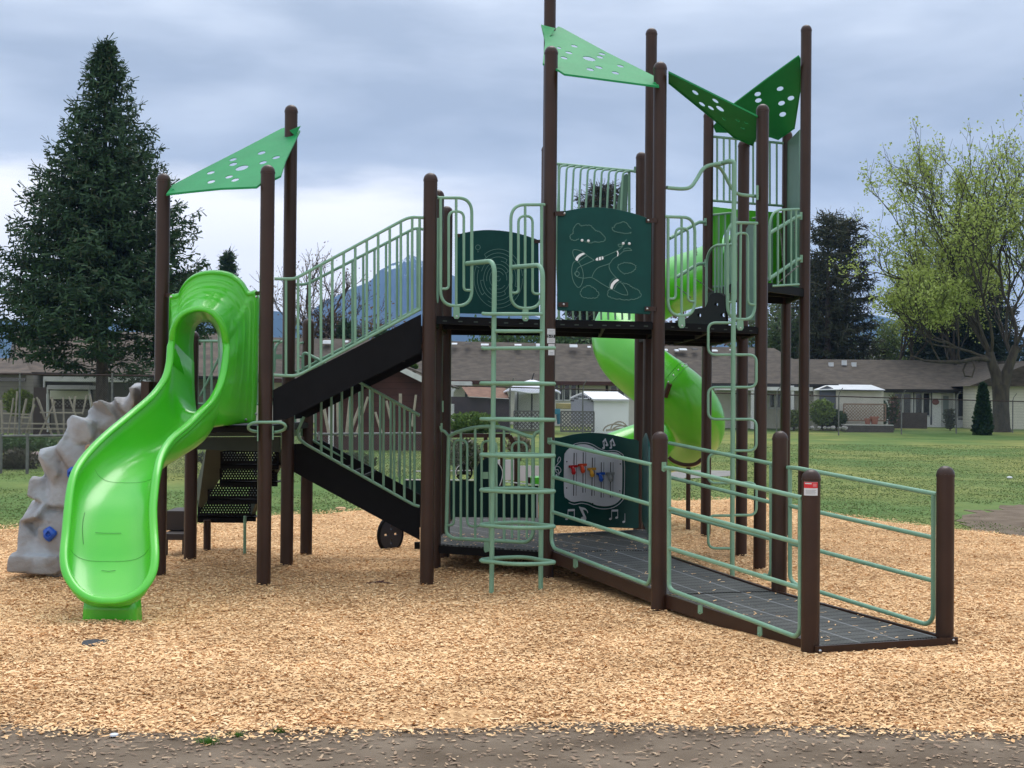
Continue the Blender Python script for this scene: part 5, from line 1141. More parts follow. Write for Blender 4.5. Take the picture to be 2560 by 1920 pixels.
# chips lying on ramp and low decks
def flat_chips(n, quad, zf, name, parent, seed):
    r = np.random.default_rng(seed); mb = MB()
    for i in range(n):
        a, b = r.random(), r.random(); p = quad[0].lerp(quad[1], a).lerp(quad[3].lerp(quad[2], a), b); w = r.uniform(0, 6.28); L_ = r.uniform(.008, .024); d = Vector((math.cos(w), math.sin(w), .1)) * L_; s = Vector((-math.sin(w), math.cos(w), .15)) * r.uniform(.002, .006); p = p + Vector((0, 0, .006))
        mb.add([p - d - s, p + d - s, p + d + s, p - d + s], [(0, 1, 2, 3)])
    o = build(mb, name, m_chip, parent); o['kind'] = 'stuff'
flat_chips(70, [q[0], q[1], q[3], q[2]], None, 'fallen_chips', ramp, 1); flat_chips(110, [q[2], q[3], q[5], q[4]], None, 'fallen_chips', ramp, 2)
v3 = lambda k, z: Vector((XY[k][0], XY[k][1], z))
flat_chips(200, [v3('D1', ZL), v3('E', ZL), v3('M', ZL), v3('D2', ZL)], None, 'fallen_chips', ld1, 3); flat_chips(120, [v3('E', ZL), v3('F', ZL), v3('G', ZL), v3('M', ZL)], None, 'fallen_chips', ld2, 4)

# ---------------------------------------------------------------- grass blades
GR = [(.08, .14, .04), (.11, .17, .05), (.145, .20, .065), (.185, .225, .08), (.23, .245, .11), (.10, .16, .045)]
m_blade = leafmat('grass_blades', GR, .7, .2)
def blades(n, name, ysel, h0, h1, label, side=None):
    u = rng.random(n); Y = ysel(u); X = (rng.random(n) - .5) * (Y * .76 + 1)
    yb = np.interp(X, bxs, bys); keep = Y > yb + rng.normal(.05, .12, n); keep &= (Y < 66) & ~((X > 6.9) & (Y > 19.5) & (Y < 26.2) & (np.hypot((X - 8.2) / 1.25, (Y - 22.6) / 3.3) < 1 + .2 * np.sin(X * 9) * np.sin(Y * 3))) & ~((X > 1.85) & (X < 5.4) & (Y > 34) & (Y < 38))
    if side is not None: keep &= side(X, Y)
    X, Y = X[keep], Y[keep]; n = len(X); cl_n = np.sin(X * 2.3 + np.sin(Y * 1.1) * 2) * np.sin(Y * 1.7 + X * .6)
    H = rng.uniform(h0, h1, n) * (1 + .5 * np.clip(cl_n, -1, 1)); yaw = rng.uniform(0, 6.28, n); w = rng.uniform(.006, .016, n) * (1 + Y / 40)
    Z = np.array([terr(a, b) for a, b in zip(X, Y)]); s = np.stack([np.cos(yaw) * w, np.sin(yaw) * w, np.zeros(n)], 1); tip = np.stack([rng.normal(0, .5, n) * H, rng.normal(0, .5, n) * H, H], 1)
    c = np.stack([X, Y, Z], 1); V = np.stack([c - s, c + s, c + tip], 1); Fq = np.arange(n * 3).reshape(n, 3)
    o = npmesh(name, V, Fq, m_blade); tag(o, label, kind='stuff')
a2_ = .35
blades(150000, 'grass', lambda u: (19.0 ** a2_ + (62 ** a2_ - 19.0 ** a2_) * u) ** (1 / a2_), .006, .020, 'short green grass of the field beyond the wood chips')
mb = []
def tuft(x, y, s, n, seed, label, nm='grass_tuft'):
    r = np.random.default_rng(seed); c = GP(x, y); a = r.uniform(0, 6.28, n); rr = r.uniform(0, s, n) ; X = c.x + np.cos(a) * rr * 1.6; Y = c.y + np.sin(a) * rr; H = r.uniform(.4, 1, n) * s * .9; w = .0022
    b = np.stack([X, Y, np.full(n, .005)], 1); sd_ = np.stack([np.cos(a + 1.5) * w, np.sin(a + 1.5) * w, np.zeros(n)], 1); tip = np.stack([np.cos(a) * H * .7, np.sin(a) * H * .7, H], 1); V = np.stack([b - sd_, b + sd_, b + tip], 1)
    o = npmesh(nm, V, np.arange(n * 3).reshape(n, 3), m_tuft); tag(o, label, 'grass tuft')
m_tuft = leafmat('tuft_green', [(.03, .10, .012), (.06, .16, .02), (.09, .2, .03)], .6, .2)
tuft(521, 1861, .045, 160, 1, 'largest small grass tuft on the dirt edge'); tuft(594, 1843, .035, 90, 2, 'middle small grass tuft at the chip edge'); tuft(698, 1833, .03, 70, 3, 'rightmost small grass tuft at the chip edge')
mb = MB(); c = GP(916, 1458, .03); mb.tube([c, c + Vector((.12, .02, .012)), c + Vector((.24, -.01, .0))], [.006, .010, .004], 6); mb.tube([c + Vector((.02, .01, 0)), c + Vector((.16, .03, .02))], [.005, .004], 6); o = build(mb, 'stick', mat('stick_bark', (.07, .025, .02), .8), None); tag(o, 'dark reddish stick lying on the chips before the stairs', 'stick')
mb = MB(); c = GP(236, 1612, .03); mb.prism([c + Vector((math.cos(a) * .085 * (1 + .2 * math.sin(3 * a)), math.sin(a) * .16 * (1 + .2 * math.cos(2 * a)), .012)) for a in np.linspace(0, 5.9, 14)], (0, 0, .006)); o = build(mb, 'ground_cloth', mat('cloth_dark', (.03, .033, .04), .9), None); tag(o, 'dark scrap of ground cloth showing before the slide', 'ground cloth')
mb = MB(); c = GP(285, 1839, .012); mb.prism([c + Vector((math.cos(a) * .022, math.sin(a) * .03, 0)) for a in np.linspace(0, 5.6, 8)], (0, 0, .008)); o = build(mb, 'paper_scrap', M['white'], None); tag(o, 'small white paper scrap at the front edge of the chips', 'scrap')
mb = MB(); c = GP(852, 1271, .03); mb.sphere(c, .075, 10, 5, (1.2, .8, .35)); o = build(mb, 'leaf', mat('dry_leaf', (.55, .33, .18), .8), None); tag(o, 'large pale dry leaf on the grass edge behind the stairs', 'leaf')
mb = MB(); c = GP(2524, 1194, .03); mb.sphere(c, .06, 10, 5, (1.2, .8, .5)); o = build(mb, 'litter', M['white'], None); tag(o, 'small white litter on the grass at far right', 'litter')

# ================================================================ TREES
def quads(c, d, w, L_, roll=None, r=None):
    """leaf-sized quads: centre c (n,3), direction d (n,3), half width w, length L_"""
    n = len(c); r = r or rng; rv = r.normal(0, 1, (n, 3)); s = np.cross(d, rv); s /= np.linalg.norm(s, axis=1)[:, None] + 1e-9
    a = c; b = c + d * L_[:, None]; sw = s * w[:, None]
    return np.stack([a - sw * .6, a + sw * .6, b + sw, b - sw], 1)
def spruce(name, base, H, Rb, z_low, seed, label, cols, trunk_r=.25, dens=1.0, droop=.25, spiky=1.0, cat='tree', profile=1.0, needle=.26, lev=.27, bare=.18, curve=None):
    r = np.random.default_rng(seed); T = empty(name, base); tag(T, label, cat); b = Vector(base)
    mb = MB(); mb.tube([b + Vector((0, 0, -.2)), b + Vector((.02, 0, H * .5)), b + Vector((0, 0, H * .97))], [trunk_r, trunk_r * .62, .02], 10); 
    Cn, Dn, Wn, Ln = [], [], [], []; z = z_low
    while z < H * .99:
        t = (z - z_low) / (H - z_low); R = (float(np.interp(t, curve[0], curve[1])) if curve else Rb * (1 - t) ** profile * (1.0 if t > .10 else .86 + 1.4 * t) + .10); nb = max(3, int((7 if t < .7 else 6) * dens * (1 if t > .16 or not curve else .35 + 4 * t)) + 1)
        a0 = r.uniform(0, 6.28)
        for k in range(nb):
            a = a0 + 6.283 * k / nb + r.normal(0, .25); L_ = R * r.uniform(.72, 1.10) * (1.10 if r.random() < .14 else 1); zz = z + r.uniform(-.5, .5) * lev * (1 if t > .16 else 2.2)
            out = np.array([math.cos(a), math.sin(a), 0]); m = max(5, int(L_ * 7)); pts = []
            for j in range(m + 1):
                s_ = j / m; dz = -droop * L_ * (s_ ** 1.1) + (droop * 1.2) * L_ * s_ ** 3 + (.35 * L_ * s_ if t > .82 else 0); pts.append(np.array([b.x, b.y, b.z + zz]) + out * L_ * s_ + np.array([0, 0, dz]))
            if t < .65: mb.tube([Vector(p) for p in pts[::max(1, m // 3)]], [.035 * (1 - t) * (1 + .0), .008], 4, caps=False)
            for j in range(m + 1):
                s_ = j / m
                if s_ < bare and t < .8: continue
                if curve and t < .22 and s_ < .52 - t: continue
                p = pts[j]; wd = (.30 + .52 * math.sin(math.pi * min(s_ * .9 + .08, 1))) * L_ * .30 + .09
                for sd_ in (-1, 1):
                    tang = np.array([-out[1], out[0], 0]) * sd_; dd = out * .75 + tang * 1.0 + np.array([0, 0, r.uniform(-.35, .1)]); dd /= np.linalg.norm(dd)
                    q_n = max(2, int(wd / .17))
                    for q_ in range(q_n):
                        c = p + dd * wd * (q_ / q_n) + r.normal(0, .035, 3); d2 = dd + r.normal(0, .38, 3); d2 /= np.linalg.norm(d2); Cn.append(c); Dn.append(d2); Wn.append(r.uniform(.026, .050)); Ln.append(r.uniform(.7, 1.25) * needle)
                    if r.random() < .6:
                        d2 = np.array([r.normal(0, .25), r.normal(0, .25), r.choice([-1, 1], p=[.75, .25])]); Cn.append(p + dd * wd * r.random()); Dn.append(d2 / np.linalg.norm(d2)); Wn.append(.03); Ln.append(needle * r.uniform(.7, 1.3))
            for _ in range(int(3 * spiky)):   # spiky tips against the sky
                d2 = out + np.array([0, 0, r.uniform(.1, 1.3)]) + r.normal(0, .3, 3); d2 /= np.linalg.norm(d2); Cn.append(pts[-1]); Dn.append(d2); Wn.append(.014); Ln.append(needle * r.uniform(1, 1.9))
        z += lev * (1 - .35 * t)
    V = quads(np.array(Cn), np.array(Dn), np.array(Wn), np.array(Ln), r=r); n = len(V)
    build(mb, 'trunk', M['bark_dark'], T, True); npmesh('crown', V, np.arange(n * 4).reshape(n, 4), leafmat(name + '_needles', cols, .7, .12), T); return T, n
M['bark_dark'] = mat('bark_dark', (.038, .028, .022), .9, (.085, .064, .050), 9, .8, 20, aniso=(1, 1, .35)); M['bark_grey'] = mat('bark_grey', (.030, .024, .018), .9, (.062, .052, .032), 5, .8, 18, aniso=(1, 1, .35))
SPC = [(.018, .042, .020), (.028, .062, .026), (.040, .084, .034), (.032, .066, .034), (.055, .098, .038), (.022, .050, .024), (.065, .072, .034)]
b = W(254, 1015, 57); b.z = terr(b.x, b.y)
T, nq = spruce('spruce_tree', b, W(275, 96, 57).z - b.z, 4.7, 2.7, 11, 'tall dark spruce tree left of the playground', SPC, .27, 1.15, .32, needle=.23, lev=.25, bare=.08, curve=((0, .06, .2, .42, .65, .82, .93, 1), (2.8, 3.7, 4.0, 3.25, 2.0, 1.0, .36, .02)))
CED = [(.026, .036, .016), (.045, .054, .026), (.065, .066, .034), (.050, .044, .028), (.034, .054, .024)]
def tree_at(px, py_top, Y, **k):
    b = W(px, 1000, Y); b.z = terr(b.x, b.y); return b, W(px, py_top, Y).z - b.z
b, H = tree_at(2068, 532, 100); spruce('cedar_tree', b, H, 2.1, 1.0, 21, 'dark cedar tree right of the tower, left one of the pair', CED, .3, .8, .12, profile=.34, needle=.40, lev=.46, bare=.30)
b, H = tree_at(2112, 541, 102); spruce('cedar_tree', b, H, 2.6, 1.0, 22, 'dark cedar tree right of the tower, right one of the pair', CED, .3, .8, .12, profile=.38, needle=.40, lev=.46, bare=.30)
b, H = tree_at(2040, 640, 104); spruce('cedar_tree', b, H, 2.2, 1.0, 24, 'low dark evergreen directly beside the tallest right post', CED, .3, 1.0, .12, profile=.5, needle=.42, lev=.5, bare=.25)
b, H = tree_at(1500, 462, 112); spruce('fir_tree', b, H, 3.8, 1.5, 23, 'brownish evergreen top showing through the curved cage bars', [(.030, .024, .014), (.045, .036, .018), (.028, .034, .018), (.055, .045, .022)], .3, .9, .1, profile=.42, needle=.5, lev=.5, bare=.15)
b, H = tree_at(2440, 610, 96); spruce('fir_tree', b, H, 4.4, 1.0, 25, 'dark evergreen standing behind the budding maple', [(.010, .024, .012), (.018, .034, .018), (.028, .048, .022)], .3, 1.1, .15, profile=.7, needle=.45, lev=.5, bare=.1)
b, H = tree_at(2345, 700, 100); spruce('fir_tree', b, H, 3.4, 1.0, 28, 'shorter dark evergreen behind the maple, nearer the cedars', [(.010, .024, .012), (.018, .034, .018), (.028, .048, .022)], .3, 1.0, .15, profile=.7, needle=.45, lev=.55, bare=.1)
b, H = tree_at(565, 636, 95); spruce('fir_tree', b, H, 1.1, 1.0, 26, 'small evergreen tip behind the hood of the wave slide', SPC, .2, 1.0, .2, profile=.8, needle=.4, lev=.45, bare=.1)
b, H = tree_at(866, 803, 90); spruce('shrub_conifer', b, H, 1.1, .6, 27, 'small dark conifer behind the upper stair balusters', SPC, .1, 1.0, .15, profile=.7, needle=.4, lev=.5, bare=.1)
b, H = tree_at(954, 822, 90); spruce('shrub_conifer', b, H, .9, .6, 29, 'tiny green conifer tip near the top of the upper stair', SPC, .1, 1.0, .15, profile=.7, needle=.4, lev=.5, bare=.1)

def broadleaf(name, base, limbs, depth, seed, label, cols, leaf_n, leaf_s, trunk=None, twig=.012, spread=.55, cat='tree', shrink=.76, lmat=None, fork=3, up=.12, bark='bark_grey', leaf_r=.30, cluster=1):
    rr = random.Random(seed); T = empty(name, base); tag(T, label, cat); mb = MB(); tips = []
    def grow(p, d, L_, r, lv):
        pts = [p]; n = 4 if lv < 2 else 3
        for i in range(n):
            d = (d + Vector((rr.gauss(0, .16), rr.gauss(0, .16), rr.gauss(0, .12) + up * .5))).normalized(); p = p + d * L_ / n; pts.append(p)
        mb.tube(pts, [r * (1 - .35 * i / n) for i in range(n + 1)], 7 if lv < 2 else (5 if lv < 4 else 3), caps=False)
        if lv >= depth - 2:
            for q_ in pts[1:]: tips.append((q_, d))
        if lv >= depth: return
        k = fork if lv < depth - 1 else fork
        for j in range(k):
            ax = Vector((rr.gauss(0, 1), rr.gauss(0, 1), rr.gauss(0, .6))); s_ = d.cross(ax).normalized(); a = spread * rr.uniform(.45, 1.3)
            nd = (d * math.cos(a) + s_ * math.sin(a)).normalized(); start = pts[-1] if j < 2 else pts[rr.randint(1, n - 1)]
            grow(start, nd, L_ * shrink * rr.uniform(.75, 1.15), max(r * (.62 if j else .70), twig), lv + 1)
    for (p, d, L_, r) in limbs: grow(Vector(p), Vector(d).normalized(), L_, r, 0)
    if trunk:
        for t in trunk: mb.tube([Vector(p) for p in t[0]], t[1], 14, caps=False)
    build(mb, 'trunk', M[bark], T, True)
    if leaf_n and tips:
        r = np.random.default_rng(seed); idx = r.integers(0, len(tips), leaf_n); P = np.array([tips[i][0] for i in idx]); P = P + r.normal(0, leaf_r, (leaf_n, 3))
        if cluster > 1: P = np.repeat(P, cluster, 0) + r.normal(0, leaf_s * 1.6, (leaf_n * cluster, 3))
        n = len(P); D = r.normal(0, 1, (n, 3)); D /= np.linalg.norm(D, axis=1)[:, None]
        V = quads(P, D, r.uniform(.45, .8, n) * leaf_s, r.uniform(.7, 1.3, n) * leaf_s * 1.5, r=r); npmesh('crown', V, np.arange(n * 4).reshape(n, 4), leafmat(name + '_leaves', cols, .6, .35), T)
    return T
b = W(2502, 1086, 80); b.z = terr(b.x, 80); fk = W(2502, 962, 80)
YG = [(.28, .35, .070), (.36, .44, .10), (.46, .53, .17), (.30, .38, .08), (.22, .28, .06)]
def w80(x, y, dy=0): return W(x, y, 80 + dy)
limbs = [(w80(2474, 880), w80(2440, 800) - w80(2474, 880), 3.8, .11), (w80(2470, 880), (-.30, .3, 1), 4.2, .09), (w80(2478, 890), (-.05, -.5, 1), 4.0, .09), (w80(2540, 865), (.35, .2, 1), 4.0, .11), (w80(2538, 870), (.10, -.3, 1.1), 4.4, .10), (w80(2530, 895), (-.1, .6, 1), 4.0, .09),
         (w80(2480, 895), (-1, .1, .75), 3.3, .08), (w80(2476, 895), (-1, -.4, .40), 2.9, .09), (w80(2472, 870), (-.8, .2, 1), 3.6, .08), (w80(2350, 905, -1), (-.6, 0, .7), 1.6, .05), (w80(2400, 905, -1), (-.2, -.2, 1), 1.9, .05), (w80(2535, 890), (1, 0, .6), 3.3, .08)]
trunk = [([(b.x, b.y, b.z - .1), (b.x, b.y, b.z + .25), (b.x, b.y, b.z + 1.3), tuple(fk)], [.62, .50, .43, .46]), ([tuple(fk + Vector((-.12, 0, -.2))), tuple(w80(2490, 935)), tuple(w80(2478, 903)), tuple(w80(2474, 880))], [.36, .30, .26, .22]), ([tuple(fk + Vector((.12, 0, -.2))), tuple(w80(2517, 930)), tuple(w80(2531, 893)), tuple(w80(2540, 865))], [.34, .28, .24, .20]),
         ([tuple(w80(2482, 900)), tuple(w80(2440, 896, -.5)), tuple(w80(2400, 905, -.8)), tuple(w80(2350, 905, -1)), tuple(w80(2312, 902, -1)), tuple(w80(2275, 888, -1))], [.16, .11, .10, .09, .07, .03]), ([tuple(w80(2418, 900, -.6)), tuple(w80(2408, 925, -.6)), tuple(w80(2412, 940, -.6)), tuple(w80(2430, 942, -.6)), tuple(w80(2437, 920, -.6)), tuple(w80(2432, 905, -.6))], [.06, .05, .05, .05, .04, .03])]
broadleaf('maple_tree', b, limbs, 5, 4, 'large budding maple tree with forked mossy trunk at the right edge', YG, 6200, .078, trunk, .007, .52, fork=3, up=.24, leaf_r=.16, shrink=.735, cluster=4)
for i, (px, Y, ht, lab) in enumerate(((2395, 92, 12.5, 'thin budding tree just left behind the maple'), (2560, 90, 14.5, 'thin budding tree behind the maple at the right frame edge'), (2262, 94, 8.5, 'low budding tree above the right house roof'))):
    b = W(px, 1000, Y); b.z = terr(b.x, Y); broadleaf('young_tree', b, [(b + Vector((0, 0, 2)), (.1, 0, 1), ht * .30, .14), (b + Vector((0, 0, 2.6)), (-.4, .2, 1), ht * .26, .10)], 5, 40 + i, lab, YG, 3600, .080, [([tuple(b), tuple(b + Vector((0, 0, 2.6)))], [.15, .12])], .010, .45, fork=3, up=.3, leaf_r=.3, cluster=2)
BR = [(.10, .065, .045), (.14, .09, .05), (.19, .13, .06)]
b = W(800, 1000, 92); b.z = terr(b.x, 92); broadleaf('bare_tree', b, [(b + Vector((0, 0, 2)), (.05, 0, 1), 2.6, .16), (b + Vector((0, 0, 2.2)), (-.5, 0, 1), 2.2, .11), (b + Vector((0, 0, 2.2)), (.5, .1, 1), 2.2, .11)], 5, 50, 'bare branching tree seen between the upper stair balusters', BR, 900, .07, [([tuple(b), tuple(b + Vector((0, 0, 2.2)))], [.2, .17])], .018, .55, fork=3, up=.10, bark='bark_dark')
for i, (px, top, Y, cols, lab, n_) in enumerate(((845, 800, 93, BR, 'reddish bare shrub beside the bare tree', 900), (905, 765, 96, BR, 'faint bare tree right of the bare tree', 300), (1330, 826, 94, [(.05, .10, .03), (.08, .14, .04)], 'green tree crown over the long roof behind the ladder', 3500), (1250, 832, 97, [(.05, .10, .03), (.08, .14, .04)], 'green tree crown over the long roof left of the ladder top', 3000),
        (1440, 836, 95, [(.04, .08, .03), (.07, .12, .04)], 'green tree crown over the long roof below the airplane panel', 3000), (1700, 826, 98, [(.09, .05, .04), (.13, .08, .06)], 'reddish budding tree behind the long roof right of the tube slide', 2600), (1925, 752, 110, [(.10, .13, .06), (.14, .17, .09)], 'pale grey-green tree left of the cedars', 5200), (1950, 800, 104, [(.06, .10, .04), (.09, .13, .05)], 'greener low tree in front of the pale tree', 3600), (660, 800, 94, BR, 'bare shrub above the roof by the slide post', 300),
        (1600, 838, 100, [(.05, .07, .03), (.08, .10, .05)], 'dull green tree crown behind the tube slide', 2500), (2200, 800, 108, [(.10, .15, .05), (.16, .2, .07)], 'pale green tree between the cedars and the maple', 4200))):
    b = W(px, 1000, Y); b.z = terr(b.x, Y); H = W(px, top, Y).z - b.z
    broadleaf('background_tree', b, [(b + Vector((0, 0, H * .3)), (.1, 0, 1), H * .27, .12), (b + Vector((0, 0, H * .3)), (-.6, 0, 1), H * .25, .09), (b + Vector((0, 0, H * .3)), (.7, 0, 1), H * .25, .09)], 4, 60 + i, lab, cols, n_, .13, [([tuple(b), tuple(b + Vector((0, 0, H * .3)))], [.16, .12])], .02, .6, fork=3, up=.05, bark='bark_dark', leaf_r=.45)
def bush(name, px, py_b, wpx, hpx, Y, label, cols, n=2600, leaf=.07, cat='bush', cone=False):
    r = np.random.default_rng(abs(hash(label)) % 9999 if False else int(px * 7 + py_b)); c = W(px, py_b, Y); rx = wpx / 2 / F_PX * Y; hz = hpx / F_PX * Y
    T = empty(name, (c.x, c.y, terr(c.x, Y))); tag(T, label, cat); c.z = max(c.z, 0)
    mb = MB()
    for k in range(7): a = r.uniform(0, 6.28); mb.tube([(c.x, c.y, terr(c.x, Y)), (c.x + math.cos(a) * rx * .25, c.y + math.sin(a) * rx * .25, c.z + hz * .4), (c.x + math.cos(a) * rx * .5, c.y + math.sin(a) * rx * .5, c.z + hz * .75)], [.03, .02, .008], 5, caps=False)
    build(mb, 'stem', M['bark_dark'], T)
    nb = 1 if cone else 9; cs = []
    for i in range(n):
        if cone:
            t = r.random() ** .8; a = r.uniform(0, 6.28); R = rx * (1 - t) ** .75 * (1 if t > .12 else .75 + t * 2) * r.uniform(.75, 1.05); cs.append((c.x + math.cos(a) * R, c.y + math.sin(a) * R, c.z + t * hz))
        else:
            k = i % nb; ca, cr_ = 6.283 * k / nb * 1.7, (k / nb) * .55; cx_, cy_, cz_ = math.cos(ca) * cr_ * rx, math.sin(ca) * cr_ * rx, hz * (.35 + .25 * ((k * 5) % 7) / 7); d = r.normal(0, 1, 3); d /= np.linalg.norm(d); q_ = r.uniform(.75, 1.05)
            cs.append((c.x + cx_ + d[0] * rx * .5 * q_, c.y + cy_ + d[1] * rx * .5 * q_, max(c.z + cz_ + d[2] * hz * .42 * q_, c.z)))
    P = np.array(cs); D = r.normal(0, 1, (n, 3)); D[:, 2] = np.abs(D[:, 2]); D /= np.linalg.norm(D, axis=1)[:, None]
    npmesh('foliage', quads(P, D, r.uniform(.5, 1, n) * leaf * .6, r.uniform(.7, 1.3, n) * leaf * 1.4, r=r), np.arange(n * 4).reshape(n, 4), leafmat(name + '_leaf', cols, .6, .25), T)

# ================================================================ HOUSES
m_roof1 = mat('roof_shingle', (.044, .034, .025), .9, (.082, .065, .048), 2.2, .5, 18, detail=8, aniso=(1, 1, 3), bands=('Z', .105, .78))
m_roof2 = mat('roof_shingle_brown', (.060, .046, .036), .9, (.125, .094, .070), 1.6, .5, 14, detail=8, aniso=(1, 1, 3), bands=('Z', .10, .7))
m_wcream = mat('wall_cream', (.50, .475, .41), .8, (.56, .53, .46), 2); m_wwhite = mat('wall_white', (.78, .79, .78), .8, (.82, .83, .82), 2); m_side = mat('siding_cream', (.60, .575, .47), .8, (.65, .62, .51), 2, bands=('Z', .16, .55))
m_sidegrey = mat('siding_grey', (.15, .135, .115), .8, (.19, .17, .15), 2, bands=('Z', .16, .5)); m_sidered = mat('siding_red', (.040, .014, .013), .85, (.070, .024, .020), 1.2, bands=('Z', .20, .35)); m_dk = mat('dark_trim', (.012, .011, .011), .7); m_trim = mat('white_trim', (.55, .55, .54), .6, (.46, .46, .45), 3)
m_fascia_r = mat('fascia_redbrown', (.045, .014, .010), .7); m_glass = mat('window_glass', (.010, .012, .014), .12, coat=.4); m_purp = mat('wall_purple', (.030, .020, .026), .85, (.05, .034, .040), 2); m_orange = mat('roof_orange', (.17, .085, .055), .9, (.24, .13, .085), 3, .4, 20, aniso=(1, 1, 3)); m_metal = mat('roof_metal', (.62, .64, .66), .4, (.70, .72, .74), 4); m_bluegrey = mat('door_slate', (.075, .082, .10), .7)
def part(name, m, parent, fn, **k):
    mb = MB(); fn(mb); return build(mb, name, m, parent, fixn=True, **k)
def xpx(px, Y): return (px - 1280) / F_PX * Y
def zpx(px, py, Y): return W(px, py, Y).z
def window(parent, x0p, y0p, x1p, y1p, Y, split=1, m_fr=None, name='window'):
    x0, x1, z1, z0 = W(x0p, y0p, Y).x, W(x1p, y0p, Y).x, W(x0p, y0p, Y).z, W(x0p, y1p, Y).z
    f = MB(); t = .09
    for a, b_ in (((x0 - t, Y - .06, z0 - t), (x1 + t, Y - .01, z0)), ((x0 - t, Y - .06, z1), (x1 + t, Y - .01, z1 + t)), ((x0 - t, Y - .06, z0), (x0, Y - .01, z1)), ((x1, Y - .06, z0), (x1 + t, Y - .01, z1))): f.box(a, b_)
    for k in range(1, split + 1): xm = x0 + (x1 - x0) * k / (split + 1); f.box((xm - .05, Y - .055, z0), (xm + .05, Y - .012, z1))
    w = build(f, name, m_fr or m_trim, parent); g = MB(); g.box((x0, Y - .03, z0), (x1, Y - .012, z1)); build(g, 'pane', m_glass, w); return w
# ---- long central house
Yc = 82.0; hc = empty('long_house', (xpx(1300, Yc), Yc, .36)); tag(hc, 'long low house with grey-brown shingle roof behind the playground', 'house')
xL, xR = W(560, 950, Yc).x, W(2090, 960, Yc).x; ze = W(1500, 953, Yc - .6).z; zr = W(1400, 855, Yc + 5).z; xrL, xrR = W(600, 850, Yc + 5).x, W(1935, 868, Yc + 5).x
part('wall', m_wcream, hc, lambda b: b.box((xL + .6, Yc, .1), (xR - .6, Yc + 10, ze - .02)))
part('roof', m_roof1, hc, lambda b: b.add([(xL, Yc - .6, ze), (xR, Yc - .6, ze - .05), (xrR, Yc + 5, zr - .25), (xrL, Yc + 5, zr + .15), (xR, Yc + 10.6, ze), (xL, Yc + 10.6, ze)], [(0, 1, 2, 3), (2, 4, 5, 3), (1, 4, 2), (5, 0, 3), (0, 5, 4, 1)]))
part('eave', m_fascia_r, hc, lambda b: b.box((xL, Yc - .68, ze - .24), (xR - 8, Yc - .60, ze - .02)))
part('eave', m_dk, hc, lambda b: b.box((xR - 8, Yc - .68, ze - .26), (xR, Yc - .60, ze - .06)))
for (px, py, w_, h_, kind) in ((818, 851, 22, 16, 1), (866, 852, 9, 8, 0), (1136, 858, 14, 6, 0), (1170, 858, 14, 5, 2), (1212, 860, 20, 7, 0), (1295, 861, 18, 6, 0), (1345, 860, 10, 12, 1), (1434, 862, 20, 12, 1), (1473, 866, 8, 6, 0), (1665, 873, 9, 8, 1), (1692, 874, 9, 8, 1), (1708, 872, 19, 7, 0), (1738, 872, 13, 5, 2), (1786, 875, 16, 7, 0), (1832, 874, 12, 6, 0)):
    p = W(px, py, Yc + 3.6); sx = w_ / 2 / F_PX * Yc; hz = h_ * .55 / F_PX * Yc
    mb = MB(); mb.prism([(p.x - sx, p.y - .15, p.z - hz), (p.x + sx, p.y - .15, p.z - hz), (p.x + sx, p.y + .5, p.z - hz + .05), (p.x - sx, p.y + .5, p.z - hz + .05)], (0, .06, hz * .9)); build(mb, 'roof_vent', (m_metal if kind != 2 else m_dk), hc, fixn=True)
window(hc, 1412, 963, 1440, 999, Yc); window(hc, 1388, 963, 1406, 999, Yc)
for px in (1166, 1445, 1517): part('wall_batten', m_dk, hc, lambda b: b.box((W(px, 960, Yc).x - .07, Yc - .03, ze - 1.3), (W(px, 960, Yc).x + .07, Yc - .005, ze)))
window(hc, 1527, 965, 1560, 999, Yc); window(hc, 1925, 985, 1950, 1018, Yc)
part('porch_roof', m_trim, hc, lambda b: b.box((W(1128, 958, Yc - 3).x, Yc - 3, W(1128, 963, Yc - 3).z), (W(1178, 953, Yc - 3).x, Yc - .7, W(1128, 953, Yc - 3).z)))
part('porch_roof', m_trim, hc, lambda b: b.box((W(1800, 963, Yc - 3).x, Yc - 3, W(1800, 975, Yc - 3).z), (W(2032, 963, Yc - 3).x, Yc - .7, W(1800, 966, Yc - 3).z)))
for px in (1130, 1882, 1982): part('porch_post', m_trim, hc, lambda b: b.box((W(px, 970, Yc - 3).x - .08, Yc - 2.95, .3), (W(px, 970, Yc - 3).x + .08, Yc - 2.8, W(px, 964, Yc - 3).z)))
# ---- right house
Yr = 87.0; hr = empty('right_house', (xpx(2250, Yr), Yr, .36)); tag(hr, 'white-walled low house with brown shingle roof on the right', 'house')
x0, x1 = W(2010, 970, Yr).x, W(2460, 970, Yr).x + 9; ze = W(2250, 973, Yr - .7).z; zr = W(2250, 900, Yr + 6).z
part('wall', m_wwhite, hr, lambda b: b.box((x0 + .6, Yr, .2), (x1, Yr + 11, ze - .02)))
part('roof', m_roof1, hr, lambda b: b.add([(x0, Yr - .7, ze), (x1, Yr - .7, ze), (x1, Yr + 6, zr), (x0, Yr + 6, zr), (x1, Yr + 12, ze), (x0, Yr + 12, ze)], [(0, 1, 2, 3), (3, 2, 4, 5), (0, 3, 5), (1, 4, 2), (0, 5, 4, 1)]))
part('eave', m_dk, hr, lambda b: b.box((x0, Yr - .78, ze - .20), (W(2450, 970, Yr).x, Yr - .70, ze + .01)))
for (px, py) in ((2079, 908), (2136, 908), (2112, 903)):
    p = W(px, py, Yr + 4.3); part('roof_vent', m_metal, hr, lambda b: b.box((p.x - .13, p.y, p.z - .25), (p.x + .13, p.y + .3, p.z + .05)))
